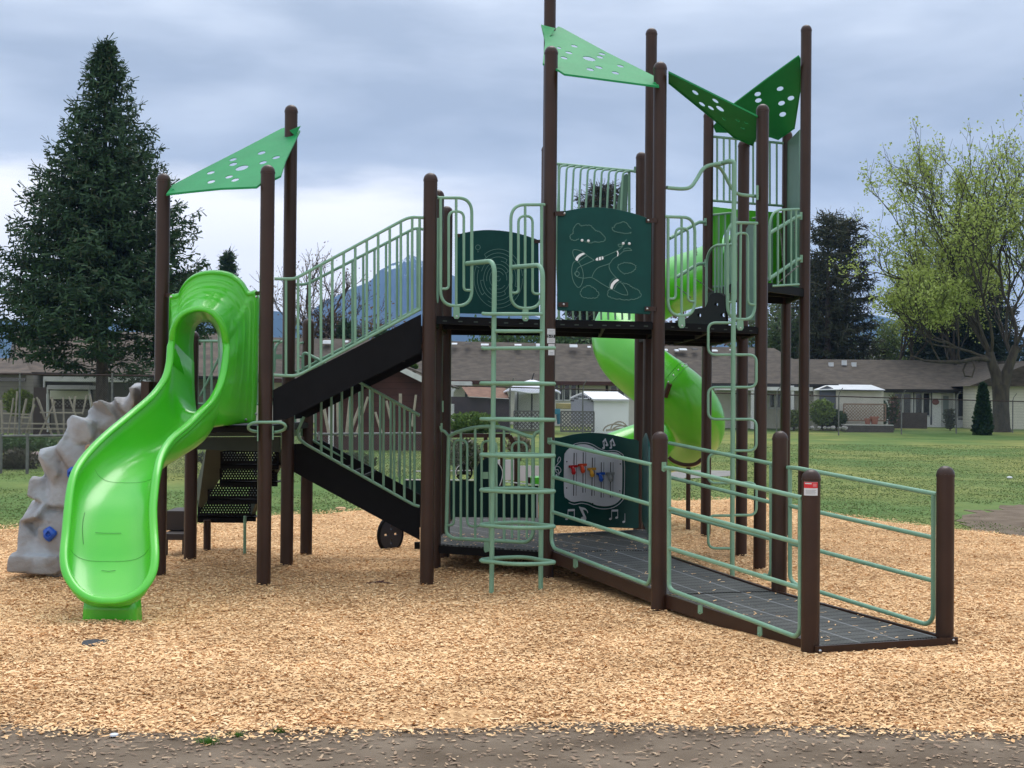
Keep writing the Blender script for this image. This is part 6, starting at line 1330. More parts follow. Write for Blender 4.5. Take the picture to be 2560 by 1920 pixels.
window(hr, 2237, 984, 2276, 1032, Yr, 1); window(hr, 2289, 983, 2323, 1038, Yr, 1); window(hr, 2395, 984, 2436, 1041, Yr, 1)
dr = part('door', m_trim, hr, lambda b: b.box((W(2353, 982, Yr).x, Yr - .05, .4), (W(2382, 982, Yr).x, Yr - .01, W(2353, 981, Yr).z))); part('door_glass', mat('door_glass', (.16, .20, .20), .3), dr, lambda b: b.box((W(2357, 990, Yr).x, Yr - .07, W(2357, 1047, Yr).z), (W(2371, 990, Yr).x, Yr - .05, W(2357, 990, Yr).z)))
for px in (2328, 2390, 2285): part('wall_batten', m_bluegrey, hr, lambda b: b.box((W(px, 980, Yr).x - .05, Yr - .035, .5), (W(px, 980, Yr).x + .05, Yr - .008, ze)))
part('sill_band', m_bluegrey, hr, lambda b: b.box((W(2395, 1046, Yr).x, Yr - .04, W(2395, 1049, Yr).z), (W(2440, 1046, Yr).x, Yr - .006, W(2395, 1046, Yr).z)))
part('wall_ornament', mat('ornament', (.25, .10, .09), .7), hr, lambda b: b.sphere(W(2339, 1005, Yr - .05), .22, 12, 5, (1, .3, .8)))
xw0 = W(2437, 980, Yr - 3).x; xw1 = x1 + .01
zg = W(2480, 965, Yr - 3).z
part('side_wing', m_side, hr, lambda b: b.box((xw0, Yr - 3, .2), (xw1, Yr - .8, zg)))
part('wing_roof', m_roof1, hr, lambda b: b.add([(xw0 - .5, Yr - 3.6, zg - .02), (xw0 + 3.2, Yr - 3.6, zr - .3), (xw0 + 3.2, Yr + 5.8, zr - .3), (xw0 - .5, Yr + 0, zg - .02), (xw1 + 4, Yr - 3.6, zg - .02), (xw1 + 4, Yr + 5, zg - .02)], [(0, 1, 2, 3), (1, 4, 5, 2), (0, 4, 1)]))
Yb = 112.0; hb2 = empty('rear_house', (xpx(2200, Yb), Yb, .36)); tag(hb2, 'grey roof of a house farther back between the cedars and the maple', 'house')
part('roof', mat('roof_far', (.085, .082, .085), .9, (.11, .105, .105), 2), hb2, lambda b: b.add([W(2150, 905, Yb), W(2262, 905, Yb), W(2240, 862, Yb + 4), W(2166, 862, Yb + 4), W(2262, 905, Yb + 8), W(2150, 905, Yb + 8)], [(0, 1, 2, 3), (3, 2, 4, 5), (0, 3, 5), (1, 4, 2), (0, 5, 4, 1)]))
part('wall', m_wcream, hb2, lambda b: b.box((W(2155, 905, Yb).x, Yb + .3, .3), (W(2257, 905, Yb).x, Yb + 7.5, W(2155, 906, Yb).z)))
part('roof_vent', m_metal, hb2, lambda b: b.box((W(2171, 866, Yb).x, Yb + 3, W(2171, 868, Yb).z), (W(2180, 866, Yb).x, Yb + 3.4, W(2171, 861, Yb).z)))
# ---- left house (two gabled roofs)
Yl = 66.0; hl = empty('left_house', (xpx(200, Yl), Yl, .1)); tag(hl, 'brown-roofed house behind the spruce tree on the left', 'house')
xa, xb = W(24, 935, Yl).x, W(560, 940, Yl).x; ze = W(200, 936, Yl - .6).z; zr = W(60, 826, Yl + 5).z
part('wall', m_sidegrey, hl, lambda b: b.box((xa + .5, Yl, .05), (xb - .3, Yl + 9, ze)))
part('roof', m_roof2, hl, lambda b: b.add([(W(24, 935, Yl).x + .4, Yl - .6, ze), (xb, Yl - .6, ze - .12), (xb, Yl + 4.6, zr - .1), (W(40, 826, Yl + 4.6).x, Yl + 4.6, zr), (xb, Yl + 9.6, ze), (xa + .4, Yl + 9.6, ze)], [(0, 1, 2, 3), (3, 2, 4, 5), (1, 4, 2), (0, 5, 4, 1)]))
part('gable', m_fascia_r, hl, lambda b: b.prism([W(28, 896, Yl + 1.5), W(50, 896, Yl + 1.5), W(45, 845, Yl + 4.4), W(41, 828, Yl + 4.4)], (0, .06, 0)))
part('bargeboard', m_dk, hl, lambda b: b.bar(W(26, 897, Yl + 1.3), W(41, 826, Yl + 4.3), .12, .14))
part('lower_roof', m_roof2, hl, lambda b: b.add([W(-60, 934, Yl - 1.2), W(78, 934, Yl - 1.2), W(60, 897, Yl + 1.2), W(-60, 896, Yl + 1.2)], [(0, 1, 2, 3)]), solid=.05)
part('eave', m_dk, hl, lambda b: (b.bar(W(-60, 935, Yl - 1.3), W(78, 935, Yl - 1.3), .1, .10), b.bar(W(80, 934, Yl - .7), W(560, 945, Yl - .7), .1, .13)))
part('lower_wall', m_sidegrey, hl, lambda b: b.box((W(-60, 940, Yl - 1).x, Yl - .95, .05), (W(66, 940, Yl - 1).x, Yl - .2, W(0, 937, Yl - 1).z)))
part('chimney_wall', m_sidegrey, hl, lambda b: b.box((W(66, 940, Yl - 1.4).x, Yl - 1.4, .05), (W(84, 940, Yl - 1.4).x, Yl - .3, W(66, 938, Yl - 1.4).z)))
part('window_band', m_glass, hl, lambda b: b.box((W(-60, 950, Yl - 1).x, Yl - 1.0, W(0, 953, Yl - 1).z), (W(64, 940, Yl - 1).x, Yl - .955, W(0, 944, Yl - 1).z)))
part('carport_roof', m_trim, hl, lambda b: b.box((W(108, 940, Yl - 3.5).x, Yl - 3.5, W(108, 953, Yl - 3.5).z), (W(336, 940, Yl - 3.5).x, Yl - .62, W(108, 941, Yl - 3.5).z)))
part('carport_post', m_trim, hl, lambda b: b.box((W(106, 940, Yl - 3.5).x, Yl - 3.4, .05), (W(110, 940, Yl - 3.5).x, Yl - 3.3, W(108, 953, Yl - 3.5).z)))
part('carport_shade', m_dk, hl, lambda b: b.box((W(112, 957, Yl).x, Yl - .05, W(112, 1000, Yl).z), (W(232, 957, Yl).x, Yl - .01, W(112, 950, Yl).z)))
part('pale_wall', mat('wall_grey_pale', (.10, .095, .095), .8), hl, lambda b: b.box((W(258, 954, Yl).x, Yl - .06, .1), (W(420, 954, Yl).x, Yl - .012, W(258, 953, Yl).z)))
part('dark_shed_wall', mat('wall_dark_brown', (.035, .022, .020), .85, (.05, .032, .028), 3), hl, lambda b: b.box((W(84, 970, Yl - 4).x, Yl - 4, .05), (W(121, 970, Yl - 4).x, Yl - 3.6, W(84, 968, Yl - 4).z)))
part('drainpipe', m_trim, hl, lambda b: b.tube([W(119, 985, Yl - 4.2), W(120, 1070, Yl - 4.2)], .06, 8))
# ---- dark red shed behind the stairs
Ys_ = 47.0; sh = empty('red_shed', (xpx(960, Ys_), Ys_, .1)); tag(sh, 'dark red-brown clapboard shed with white bargeboards behind the stairs', 'shed')
def ws(x, y): return W(x, y, Ys_)
pk = ws(986, 917); bl, br_ = ws(800, 1010), ws(1110, 985)
part('wall', m_sidered, sh, lambda b: b.prism([Vector((ws(790, 1000).x, Ys_, .05)), Vector((br_.x, Ys_, .05)), Vector((br_.x, Ys_, ws(1110, 978).z)), Vector((pk.x, Ys_, ws(986, 919).z)), Vector((ws(790, 1000).x, Ys_, ws(790, 1005).z))], (0, 5, 0)))
part('roof', m_roof1, sh, lambda b: b.add([Vector((pk.x, Ys_ - .4, ws(986, 905).z)), Vector((br_.x + .3, Ys_ - .4, ws(1115, 968).z)), Vector((br_.x + .3, Ys_ + 5.3, ws(1115, 968).z)), Vector((pk.x, Ys_ + 5.3, ws(986, 905).z)), Vector((ws(780, 1000).x, Ys_ - .4, ws(780, 998).z)), Vector((ws(780, 1000).x, Ys_ + 5.3, ws(780, 998).z))], [(0, 1, 2, 3), (0, 3, 5, 4)]), solid=.06)
part('bargeboard', m_trim, sh, lambda b: (b.bar(ws(986, 914) + Vector((0, -.45, 0)), ws(1112, 976) + Vector((0, -.45, 0)), .05, .17), b.bar(ws(986, 914) + Vector((0, -.45, 0)), ws(782, 1005) + Vector((0, -.45, 0)), .05, .10)))
part('corner_post', m_trim, sh, lambda b: (b.box((ws(822, 990).x, Ys_ - .08, .1), (ws(826.5, 990).x, Ys_ - .02, ws(822, 985).z)), b.box((ws(832, 990).x, Ys_ - .08, .1), (ws(836, 990).x, Ys_ - .02, ws(832, 985).z))))
# ---- small purple shed with orange roof
Yp = 72.0; sp2 = empty('small_shed', (xpx(1210, Yp), Yp, .1)); tag(sp2, 'small purple-brown shed with orange-brown roof behind the ladder', 'shed')
part('wall', m_purp, sp2, lambda b: b.box((W(1128, 980, Yp).x, Yp, .05), (W(1276, 980, Yp).x, Yp + 3, W(1180, 992, Yp).z)))
part('roof', m_orange, sp2, lambda b: b.add([W(1172, 992, Yp - .2), W(1272, 997, Yp - .2), W(1262, 968, Yp + 1.5), W(1154, 967, Yp + 1.5), W(1272, 990, Yp + 3.2), W(1172, 990, Yp + 3.2)], [(0, 1, 2, 3), (3, 2, 4, 5), (0, 3, 5), (1, 4, 2), (0, 5, 4, 1)]))
part('roof_edge', m_trim, sp2, lambda b: b.bar(W(1172, 992, Yp - .25), W(1272, 997, Yp - .25), .05, .03))
part('white_pipe', m_trim, sp2, lambda b: (b.tube([W(1131, 966, Yp - .3), W(1137, 972, Yp - .3), W(1134, 978, Yp - .3)], .06, 8), b.tube([W(1131, 1010, Yp - .3), W(1131, 1060, Yp - .3)], .09, 8)))
# ---- white shed with white roof
Yw = 72.0; wsd = empty('white_shed', (xpx(1500, Yw), Yw, .1)); tag(wsd, 'small white shed with bright white gable roof left of the tube slide', 'shed')
part('wall', m_wwhite, wsd, lambda b: b.box((W(1485, 1000, Yw).x, Yw, .05), (W(1572, 1000, Yw).x, Yw + 2.5, W(1485, 1001, Yw).z)))
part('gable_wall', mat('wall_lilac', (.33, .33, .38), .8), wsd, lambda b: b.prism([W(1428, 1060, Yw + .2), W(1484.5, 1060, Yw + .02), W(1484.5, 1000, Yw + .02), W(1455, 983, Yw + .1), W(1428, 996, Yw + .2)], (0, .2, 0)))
part('roof', mat('roof_white', (.80, .81, .84), .5), wsd, lambda b: b.add([W(1485, 998, Yw - .15), W(1573, 999, Yw - .15), W(1543, 980, Yw + 1.3), W(1458, 979.5, Yw + 1.3), W(1425, 995, Yw + .3)], [(0, 1, 2, 3), (0, 3, 4)]), solid=.04)
part('fascia', m_trim, wsd, lambda b: (b.bar(W(1482, 1001, Yw - .2), W(1573, 1002, Yw - .2), .05, .06), b.bar(W(1425, 996, Yw + .1), W(1456, 980.5, Yw + .1), .05, .04), b.bar(W(1456, 980.5, Yw + .1), W(1483, 999, Yw - .1), .05, .04)))
lt = MB()
for i in range(12): lt.sphere(W(1428 + i * 4.8, 999 - abs(6 - i) * -1.8 - 12 + 3 * (i % 2) + abs(i - 5.5) * .6, Yw - .2), .045, 6, 4)
build(lt, 'string_light', m_dk, wsd)
# ---- right cream shed
Yq = 80.0; rs = empty('cream_shed', (xpx(2120, Yq), Yq, .3)); tag(rs, 'cream shed with metal roof and slate door left of the lattice', 'shed')
part('wall', m_wcream, rs, lambda b: b.box((W(2090, 980, Yq).x, Yq, .2), (W(2209, 980, Yq).x, Yq + 3, W(2100, 976, Yq).z)))
part('gable_wall', m_wcream, rs, lambda b: b.prism([Vector((W(2032, 980, Yq).x, Yq + .25, .2)), Vector((W(2092, 980, Yq).x, Yq + .1, .2)), W(2092, 974, Yq + .1), W(2068, 964, Yq + .15), W(2036, 976, Yq + .25)], (0, .2, 0)))
part('door', m_bluegrey, rs, lambda b: b.prism([Vector((W(2049, 980, Yq).x, Yq + .02, .3)), Vector((W(2089, 980, Yq).x, Yq - .03, .3)), W(2089, 974, Yq - .03), W(2068, 965, Yq), W(2049, 973, Yq + .02)], (0, .05, 0)))
part('roof', m_metal, rs, lambda b: b.add([W(2100, 974, Yq - .3), W(2213, 975.5, Yq - .3), W(2178, 963, Yq + 1.6), W(2070, 962, Yq + 1.6), W(2034, 975, Yq)], [(0, 1, 2, 3), (0, 3, 4)]), solid=.04)
part('roof_edge', m_dk, rs, lambda b: b.bar(W(2098, 975.5, Yq - .35), W(2213, 977, Yq - .35), .05, .04))
def lattice(name, x0, y0, x1, y1, Y, m_, label, n, th=.03, cat='lattice'):
    T = empty(name, W((x0 + x1) / 2, y1, Y)); tag(T, label, cat); a = W(x0, y0, Y); c = W(x1, y1, Y); mb = MB(); w, h = c.x - a.x, a.z - c.z; st = w / n
    k = -int(h / st) - 1
    while k * st < w:
        for sgn in (1, -1):
            pts = []; xs0 = k * st
            t0, t1 = max(0, -xs0), min(h, w - xs0)
            if t1 > t0:
                if sgn > 0: mb.bar((a.x + xs0 + t0, Y, c.z + t0), (a.x + xs0 + t1, Y, c.z + t1), .012, th)
                else: mb.bar((c.x - xs0 - t0, Y + .015, c.z + t0), (c.x - xs0 - t1, Y + .015, c.z + t1), .012, th)
        k += 1
    build(mb, 'slat', m_, T); f = MB(); f.bar((a.x, Y, a.z), (c.x, Y, a.z), .05, .07); f.bar((a.x, Y, c.z), (c.x, Y, c.z), .05, .07); f.bar((a.x, Y, a.z), (a.x, Y, c.z), .05, .07); f.bar((c.x, Y, a.z), (c.x, Y, c.z), .05, .07); build(f, 'frame', m_, T)
m_latt = mat('lattice_tan', (.20, .13, .085), .8, (.26, .17, .11), 5); m_lattg = mat('lattice_grey', (.09, .085, .08), .85, (.14, .13, .12), 5)
lattice('lattice_screen', 2109, 1010, 2214, 1052, 79.4, m_latt, 'tan lattice screen below the cream shed', 13)
lattice('lattice_fence', 1402, 1029, 1485, 1079, 71.0, m_lattg, 'weathered grey lattice fence before the white shed', 9, .05)
lattice('lattice_fence', 1285, 1028, 1362, 1076, 71.2, m_lattg, 'weathered grey lattice fence below the white umbrella', 8, .05)
lattice('lattice_screen', 131, 998, 224, 1020, 58, mat('lattice_brown', (.05, .032, .028), .85), 'dark brown lattice under the garden swing canopy', 10, .04)
# planter, pots, rocks, low brown screen
T = empty('planter_box', W(2175, 1083, 78)); tag(T, 'long dark timber planter box at the right garden', 'planter'); part('box_wall', mat('planter_wood', (.055, .045, .04), .85, (.08, .065, .06), 4, bands=('Z', .2, .4)), T, lambda b: b.box((W(2113, 1080, 78).x, 78, .2), (W(2234, 1080, 78).x, 79, W(2113, 1063, 78).z))); part('rim', m_trim, T, lambda b: b.box((W(2113, 1080, 78).x, 77.97, W(2113, 1063, 78).z), (W(2234, 1080, 78).x, 79.02, W(2113, 1061, 78).z)))
part('soil', m_dirt, T, lambda b: b.box((W(2116, 1080, 78).x, 78.1, .3), (W(2231, 1080, 78).x, 78.9, W(2113, 1062, 78).z + .03)))
mpot = mat('terracotta', (.28, .11, .07), .8)
for (px, r_, lab) in ((2169, .15, 'smaller terracotta pot on the planter'), (2186, .20, 'larger terracotta pot on the planter')):
    mb = MB(); p = W(px, 1061, 78.5); mb.tube([p, p + Vector((0, 0, r_ * 1.9))], [r_ * .8, r_ * 1.1], 14); mb.tube([p + Vector((0, 0, r_ * 1.7)), p + Vector((0, 0, r_ * 2.1))], r_ * 1.2, 14); o = build(mb, 'flower_pot', mpot, None, True, angle=40); tag(o, lab, 'pot')
rr_ = random.Random(3); names = ['round pale boulder beside the planter end', 'flat pale rock left of the planter', 'small grey rock at the garden edge', 'grey rock below the yellow bush', 'small white rock in the garden row', 'darker rock by the cream shed', 'mid-sized pale rock before the shed', 'low rock at the left of the row']
for i, (px, py, s) in enumerate(((2111, 1074, .17), (2082, 1078, .15), (2062, 1080, .10), (2048, 1080, .11), (2098, 1081, .10), (2030, 1080, .14), (2072, 1081, .10), (2012, 1081, .10))):
    mb = MB(); p = W(px, py, 77.6); bm = bmesh.new(); bmesh.ops.create_icosphere(bm, subdivisions=2, radius=s)
    for v in bm.verts: v.co = v.co * rr_.uniform(.85, 1.12) ; v.co.z *= .75
    mb.add([v.co + Vector((p.x, p.y, max(p.z, .42))) for v in bm.verts], [[v.index for v in f.verts] for f in bm.faces]); bm.free(); o = build(mb, 'garden_rock', mat('rock_pale', (.16, .155, .145), .9, (.34, .33, .31), 6), None, True); tag(o, names[i], 'rock', 'pale rocks edging the right garden')
T = empty('slatted_screen', W(2275, 1065, 82)); tag(T, 'low dark brown screen under the house windows', 'screen'); part('board', mat('screen_brown', (.05, .035, .032), .85, (.07, .05, .045), 3), T, lambda b: b.box((W(2221, 1060, 82).x, 82, .35), (W(2318, 1060, 82).x, 82.08, W(2221, 1031, 82).z)))
# umbrella
T = empty('patio_umbrella', Vector((W(1322, 1060, 73).x, 73, .2))); tag(T, 'white patio umbrella behind the ladder', 'umbrella'); cx = W(1330, 950, 73).x
mb = MB(); ap_ = Vector((cx, 73, W(1330, 948, 73).z)); rim_ = [Vector((cx + 1.42 * math.cos(a), 73 + 1.42 * math.sin(a), W(1330, 977 + 3 * math.cos(a * 4), 73).z)) for a in [2 * math.pi * k / 32 for k in range(32)]]; inner = [p.lerp(ap_, .45) + Vector((0, 0, .10)) for p in rim_]; mb.grid([rim_, inner, [p.lerp(ap_, .93) for p in rim_]], True); mb.grid([[p + Vector((0, 0, -.10)) for p in rim_], rim_], True)
mc = mat('canopy_white', (.72, .73, .80), .8, (.78, .79, .85), 3); build(mb, 'canopy', mc, T, True, solid=.01)
mb = MB(); mb.tube([(cx, 73, .2), (cx, 73, ap_.z)], .04, 8); mb.tube([ap_, ap_ + Vector((.10, 0, .30))], .03, 6); build(mb, 'pole', m_dk, T)
T = empty('garden_screen', W(1315, 1030, 74)); tag(T, 'white fabric screen under the patio umbrella', 'screen'); part('panel', m_wwhite, T, lambda b: b.box((W(1286, 1030, 74.4).x, 74.4, .3), (W(1348, 1030, 74.4).x, 74.5, W(1286, 980, 74.4).z))); part('upright', m_dk, T, lambda b: b.box((W(1293, 1030, 74.3).x, 74.3, .3), (W(1295.5, 1030, 74.3).x, 74.38, W(1286, 978, 74.3).z)))
T = empty('toy_slide', W(1395, 1040, 72.6)); tag(T, 'small turquoise and yellow garden toy right of the ladder post', 'toy'); part('base', mat('turquoise', (.02, .22, .32), .4), T, lambda b: b.box((W(1386, 1030, 72.6).x, 72.6, W(1386, 1036, 72.6).z), (W(1401, 1030, 72.6).x, 73, W(1386, 1022, 72.6).z)), bevel=.03); part('back', mat('yellow_toy', (.52, .42, .16), .5), T, lambda b: b.box((W(1390, 1030, 73).x, 73.05, W(1390, 1022, 73).z), (W(1427, 1030, 73).x, 73.3, W(1390, 1008, 73).z)), bevel=.03); part('leg', mat('turquoise2', (.03, .16, .24), .4), T, lambda b: b.tube([W(1396, 1036, 72.7), W(1399, 1060, 72.7)], .12, 8))
# garden swing with canopy
T = empty('garden_swing', W(173, 1085, 57.5)); tag(T, 'garden swing seat with cream canopy beside the spruce trunk', 'garden swing'); mcr = mat('canopy_cream', (.50, .49, .40), .8, (.56, .55, .46), 3)
part('canopy', mcr, T, lambda b: b.prism([W(117, 973, 56.6), W(224, 973, 56.6), W(221, 964, 57.2), W(119, 963, 57.2)], (0, 1.0, .0)), solid=.03); part('back_cushion', mcr, T, lambda b: b.box((W(124, 990, 57.8).x, 57.8, W(124, 998, 57.8).z), (W(222, 990, 57.8).x, 57.95, W(124, 976, 57.8).z)), bevel=.03)
part('frame', m_trim, T, lambda b: (b.tube([W(119, 968, 57), W(119, 1080, 57)], .035, 8), b.tube([W(222, 968, 57), W(232, 1050, 57)], .045, 8)))
# bean stakes
st_px = [((3, 1000), (7, 1088)), ((34, 995), (19, 1085)), ((43, 978), (35, 1088)), ((66, 997), (46, 1085)), ((85, 995), (72, 1085)), ((96, 998), (118, 1055)), ((86, 1010), (64, 1084)), ((92, 993), (112, 1040)), ((138, 1003), (96, 1086)), ((129, 993), (148, 1086)), ((158, 993), (160, 1085)), ((172, 992), (194, 1045)), ((188, 990), (184, 1022)), ((217, 988), (206, 1030)), ((225, 985), (236, 1045)), ((118, 1060), (133, 1088)), ((48, 1060), (40, 1088)), ((60, 1072), (49, 1086)),
         ((807, 1005), (823, 1082)), ((843, 990), (845, 1085)), ((920, 992), (888, 1086)), ((900, 1015), (872, 1083)), ((938, 1030), (955, 1080)), ((966, 1002), (976, 1040)), ((1001, 984), (1001, 1010)), ((1040, 987), (1030, 1060)), ((783, 1070), (795, 1085)), ((875, 1000), (866, 1084))]
m_stake = mat('stake_wood', (.24, .21, .165), .85, (.32, .28, .22), 6)
stake_lab = ['by the left frame edge', 'second from the left edge', 'tall and thick near the left edge', 'leaning right beside the green bush', 'beside the clapboard corner', 'leaning left before the brown wall', 'thin and leaning behind the low rail', 'crossing another before the brown wall', 'leaning steeply left across the white pipe', 'before the garden swing, leaning right', 'upright before the garden swing', 'leaning right below the swing cushion', 'short and upright below the swing cushion', 'leaning left below the swing cushion', 'right beside the spruce trunk', 'short, leaning right behind the low fence', 'short stump-like near the left edge', 'shortest near the left edge',
             'leaning right at the shed\'s left end', 'upright before the shed boards', 'leaning left across the shed, tallest top', 'crossing below the tallest shed stake', 'low and leaning right before the shed', 'leaning right in the middle of the shed', 'short, topmost right of the shed middle', 'rightmost before the shed', 'small stub left of the shed', 'thin, beside the upright shed stake']
for i, (a, b_) in enumerate(st_px):
    Y = 52 if a[0] < 400 else 42; mb = MB(); p, q_ = W(a[0], a[1], Y), W(b_[0], b_[1] + 6, Y); mb.tube([q_, p], .034 if i % 3 else .045, 6); o = build(mb, 'garden_stake', m_stake, None, True); tag(o, 'pale garden stake ' + stake_lab[i], 'stake', 'bean stakes in the gardens')
rl = MB(); [rl.bar(W(*a, 51.8), W(*b_, 51.8), .04, .05) for a, b_ in (((8, 1033), (80, 1037)), ((100, 1031), (206, 1032)), ((45, 1042), (80, 1045)), ((5, 1058), (185, 1060)), ((0, 1071), (165, 1072)))]; o = build(rl, 'stake_rail', m_stake, None); tag(o, 'horizontal poles tying the left garden stakes', 'trellis')
# left garden bits
bush('bush', 48, 1040, 80, 66, 55, 'yellow-green round bush at the left clapboard wall', [(.08, .13, .015), (.13, .18, .025), (.18, .22, .04)], 2600, .09)
bush('hedge_plants', 50, 1130, 220, 40, 34, 'low green garden plants behind the low fence at left', [(.03, .07, .02), (.05, .10, .03), (.08, .14, .04)], 2600, .05, 'plants')
bush('dry_brush', 45, 1185, 130, 60, 33, 'dry brown brush against the low fence at the left edge', [(.05, .04, .025), (.08, .065, .04), (.05, .06, .03)], 2200, .05, 'brush')
bush('shrub_pink', 88, 1158, 28, 26, 37, 'small pink blossoming patch behind the left fence', [(.55, .42, .42), (.6, .5, .48)], 500, .05, 'flowers')
bush('bush', 1185, 1085, 150, 52, 66, 'leafy green bush before the purple shed', [(.06, .11, .025), (.10, .16, .035), (.14, .21, .05)], 3600, .10)
bush('bush', 2058, 1062, 70, 62, 79, 'yellow-green bush before the slate door', [(.09, .14, .03), (.13, .19, .04), (.18, .24, .06)], 2600, .11)
bush('bush', 2092, 1066, 60, 38, 79.4, 'darker bush between the yellow bush and the lattice', [(.03, .06, .02), (.05, .09, .03)], 1800, .11)
bush('bush', 1985, 1068, 60, 40, 79, 'low yellow bush left of the slate door', [(.09, .12, .03), (.13, .16, .05)], 1600, .11)
bush('bush', 2205, 1062, 34, 60, 80.5, 'dark climbing shrub at the lattice end', [(.02, .05, .02), (.04, .08, .03)], 1500, .11)
bush('rose_bush', 2235, 1062, 30, 78, 81, 'slender shrub with pink flowers before the first window', [(.03, .06, .02), (.05, .09, .03), (.35, .15, .14)], 900, .09)
bush('shrub', 2375, 1072, 34, 52, 81, 'thin garden shrub before the white door', [(.06, .07, .05), (.10, .11, .08)], 700, .09)
bush('cedar_shrub', 2457, 1098, 46, 132, 76, 'dark conical cedar shrub beside the maple trunk', [(.012, .034, .016), (.022, .052, .024), (.045, .075, .025)], 5200, .13, cone=True)
bush('ivy', 870, 1175, 180, 42, 33, 'scrubby green and brown weeds along the low fence behind the stairs', [(.03, .05, .02), (.07, .08, .04), (.05, .08, .03)], 2600, .05, 'weeds')
bush('ivy', 1165, 1178, 100, 82, 33, 'tangled brown-green shrub behind the arched barrier', [(.04, .045, .03), (.09, .08, .05), (.06, .09, .03), (.3, .28, .24)], 2600, .05, 'shrub')
bush('ivy', 1300, 1140, 70, 50, 40, 'pale blossoming shrub right of the play truck frame', [(.10, .07, .05), (.30, .24, .18), (.06, .09, .03)], 1500, .05, 'shrub')
bush('roof_moss', 1035, 924, 22, 14, 50, 'small green plant growing on the shed roof', [(.05, .10, .02), (.08, .15, .03)], 300, .06, 'plant')
bush('dry_brush', 560, 1165, 150, 34, 33, 'grey-green weeds along the low fence under the slide deck', [(.04, .055, .03), (.08, .085, .06)], 1800, .05, 'weeds')
T = empty('hoop_trellis', W(1540, 1080, 68)); tag(T, 'pale wire garden hoops before the white shed', 'trellis'); mb = MB()
for (cx_, w_, h_) in ((1548, 22, 24), (1538, 30, 18), (1556, 26, 14)): mb.tube([W(cx_ + w_ * math.cos(a), 1078 - h_ * math.sin(a), 68) for a in np.linspace(0, math.pi, 12)], .035, 5)
mb.bar(W(1515, 1076, 68), W(1600, 1068, 68), .05, .10); build(mb, 'hoop', m_stake, T)

# ================================================================ FENCES
def fence(name, label, P, topz, posts_px, mesh_m, arm=True, rail_m='rust', post_r=.035):
    T = empty(name, P[0]); tag(T, label, 'fence')
    for i in range(len(P) - 1):
        a, b_ = Vector(P[i]), Vector(P[i + 1]); za, zb = topz[i], topz[i + 1]
        me = MB(); me.add([(a.x, a.y, terr(a.x, a.y) + .03), (b_.x, b_.y, terr(b_.x, b_.y) + .03), (b_.x, b_.y, zb), (a.x, a.y, za)], [(0, 1, 2, 3)]); build(me, 'wire_mesh', M[mesh_m], T)
        r_ = MB(); r_.tube([(a.x, a.y, za), (b_.x, b_.y, zb)], .028, 8); build(r_, 'top_rail', M[rail_m], T, True)
    for px in posts_px:
        for i in range(len(P) - 1):
            a, b_ = Vector(P[i]), Vector(P[i + 1]); d = ray(px, 1000); A = a.x - d.x * a.y; B = b_.x - d.x * b_.y
            if A * B <= 0:
                t = A / (A - B) if A != B else 0; p = a.lerp(b_, t); z_ = topz[i] + (topz[i + 1] - topz[i]) * t
                mb = MB(); mb.tube([(p.x, p.y, -.1), (p.x, p.y, z_ + .05)], post_r, 8)
                if arm: mb.tube([(p.x, p.y, z_ + .03), (p.x + .05, p.y, z_ + .22), (p.x + .17, p.y - .12, z_ + .42)], post_r * .6, 6)
                build(mb, 'fence_post', M['galv'], T, True); break
A_ = W(1090, 1080, 66); B_ = W(2095, 1096, 74); C_ = W(2620, 1104, 80)
P = [(A_.x, 66, 0), (B_.x, 74, 0), (C_.x, 80, 0)]
fence('chain_link_fence', 'tall chain link fence with angled post tops across the far field', P, [W(1090, 963, 66).z, W(2095, 991, 74).z, W(2620, 1006, 80).z], [1275, 1361, 1457, 1738, 1942, 2097, 2254, 2391, 2532], 'mesh_far')
A_ = W(-80, 930, 50); B_ = W(420, 945, 50)
fence('chain_link_fence', 'tall chain link fence before the left house', [(A_.x, 50, 0), (B_.x, 50, 0)], [W(-80, 934, 50).z, W(420, 940, 50).z], [49, 280], 'mesh_left', False)
A_ = W(-80, 1090, 31.5); B_ = W(1150, 1083, 31.5)
fence('low_chain_link_fence', 'low chain link fence behind the slide and stairs', [(A_.x, 31.5, 0), (B_.x, 31.5, 0)], [W(-80, 1091, 31.5).z, W(1150, 1083, 31.5).z], [4, 70, 225, 470, 640, 800, 905, 1000, 1100], 'mesh_low', False, 'galv')

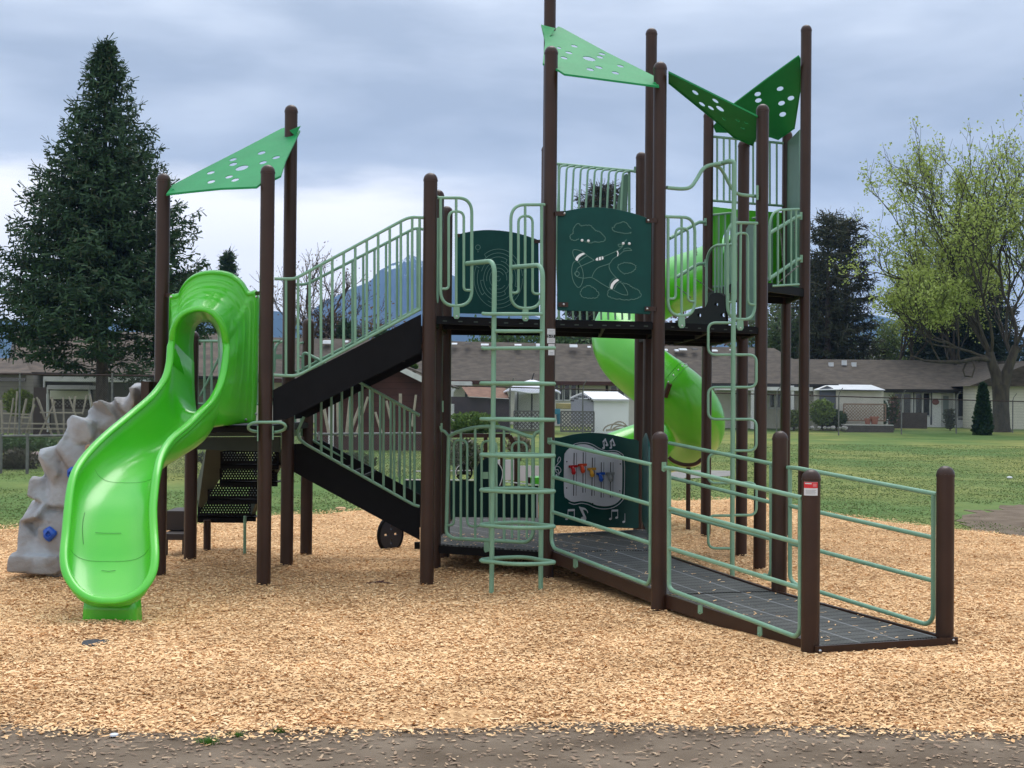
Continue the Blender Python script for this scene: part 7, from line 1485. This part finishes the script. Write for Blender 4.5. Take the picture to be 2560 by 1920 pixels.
# ================================================================ HILLS
def ridge(name, px_pts, Y, label, m_, depth, zb=-40):
    pts = [W(x, y, Y) for x, y in px_pts]; mb = MB(); rows = []
    n = 9; rr = random.Random(9)
    for k in range(n):
        t = k / (n - 1); row = []
        for i, p in enumerate(pts):
            j = math.sin(i * 2.1 + k * 1.3) * .5 + math.sin(i * .7 - k * 2.2) * .5; z_ = zb + (p.z - zb) * (1 - t) ** .95 + (j * .06 * (p.z - zb) if 0 < k < n - 1 else 0); row.append((p.x * (1 - .1 * t), p.y - depth * t + j * depth * .03 * (k > 0), z_))
        rows.append(row)
    rows.insert(0, [(p.x, p.y + depth, zb) for p in pts]); mb.grid(rows); o = build(mb, name, m_, None, True, angle=60); tag(o, label, kind='structure'); return o
def mtn_mat():
    m = mat('mountain_rock', (.016, .030, .018), .95, (.040, .052, .036), .004, 0, detail=8, spec=.1); nt = m.node_tree; N = nt.nodes; L = nt.links; b = N['Principled BSDF']; src = b.inputs['Base Color'].links[0].from_socket
    tc = N.new('ShaderNodeTexCoord'); sp = N.new('ShaderNodeSeparateXYZ'); L.new(tc.outputs['Object'], sp.inputs[0]); n = N.new('ShaderNodeTexNoise'); n.inputs['Scale'].default_value = .022; n.inputs['Detail'].default_value = 8; n.inputs['Roughness'].default_value = .75; L.new(tc.outputs['Object'], n.inputs['Vector'])
    mr = N.new('ShaderNodeMapRange'); L.new(sp.outputs['Z'], mr.inputs[0]); mr.inputs[1].default_value = 330; mr.inputs[2].default_value = 520; mr.inputs[3].default_value = 0; mr.inputs[4].default_value = .24
    ad = N.new('ShaderNodeMath'); ad.operation = 'ADD'; L.new(n.outputs[0], ad.inputs[0]); L.new(mr.outputs[0], ad.inputs[1]); r = N.new('ShaderNodeValToRGB'); r.color_ramp.elements[0].position = .70; r.color_ramp.elements[1].position = .74; L.new(ad.outputs[0], r.inputs[0])
    mx = N.new('ShaderNodeMixRGB'); L.new(r.outputs[0], mx.inputs[0]); L.new(src, mx.inputs[1]); mx.inputs[2].default_value = (.8, .82, .85, 1); L.new(mx.outputs[0], b.inputs['Base Color']); return m
mpx = [(560, 900), (620, 850), (700, 830), (760, 800), (803, 757), (835, 743), (878, 721), (907, 711), (925, 702), (938, 688), (948, 677), (965, 668), (980, 659), (1000, 653), (1011, 647), (1023, 638), (1037, 641), (1055, 652), (1080, 668), (1110, 680), (1140, 692), (1200, 725), (1290, 770), (1380, 805), (1480, 830), (1650, 850), (1900, 870)]
ridge('mountain', spl2(mpx, 3), 4600, 'blue snow-flecked mountain behind the stairs', mtn_mat(), 900)
m_hill = mat('forest_hill', (.014, .030, .016), .95, (.03, .05, .028), .006, 0, detail=8, spec=.1)
ridge('hills', spl2([(-300, 760), (-100, 785), (40, 800), (200, 812), (400, 800), (560, 780), (640, 768), (687, 778), (712, 782), (780, 820), (860, 850)], 3), 3900, 'hazy blue forested hill at the left horizon', m_hill, 700)
ridge('hills', spl2([(1700, 860), (1900, 840), (2050, 820), (2140, 790), (2200, 790), (2300, 815), (2500, 840), (2900, 850)], 3), 4200, 'hazy blue hill glimpsed through the right trees', m_hill, 700)

# ================================================================ HAZE (the air itself)
def haze():
    m = bpy.data.materials.new('haze_air'); m.use_nodes = True; nt = m.node_tree; N = nt.nodes; L = nt.links; N.remove(N['Principled BSDF']); v = N.new('ShaderNodeVolumePrincipled')
    v.inputs['Color'].default_value = (.33, .56, 1.0, 1); v.inputs['Density'].default_value = HAZE; v.inputs['Anisotropy'].default_value = 0.0; L.new(v.outputs[0], N['Material Output'].inputs['Volume'])
    mb = MB(); mb.box((-3600, -60, -60), (3600, 5600, 560)); o = build(mb, 'haze', m, None); tag(o, 'pale blue air between the viewer and the mountain', kind='stuff')
HAZE = 1.5e-4
haze()
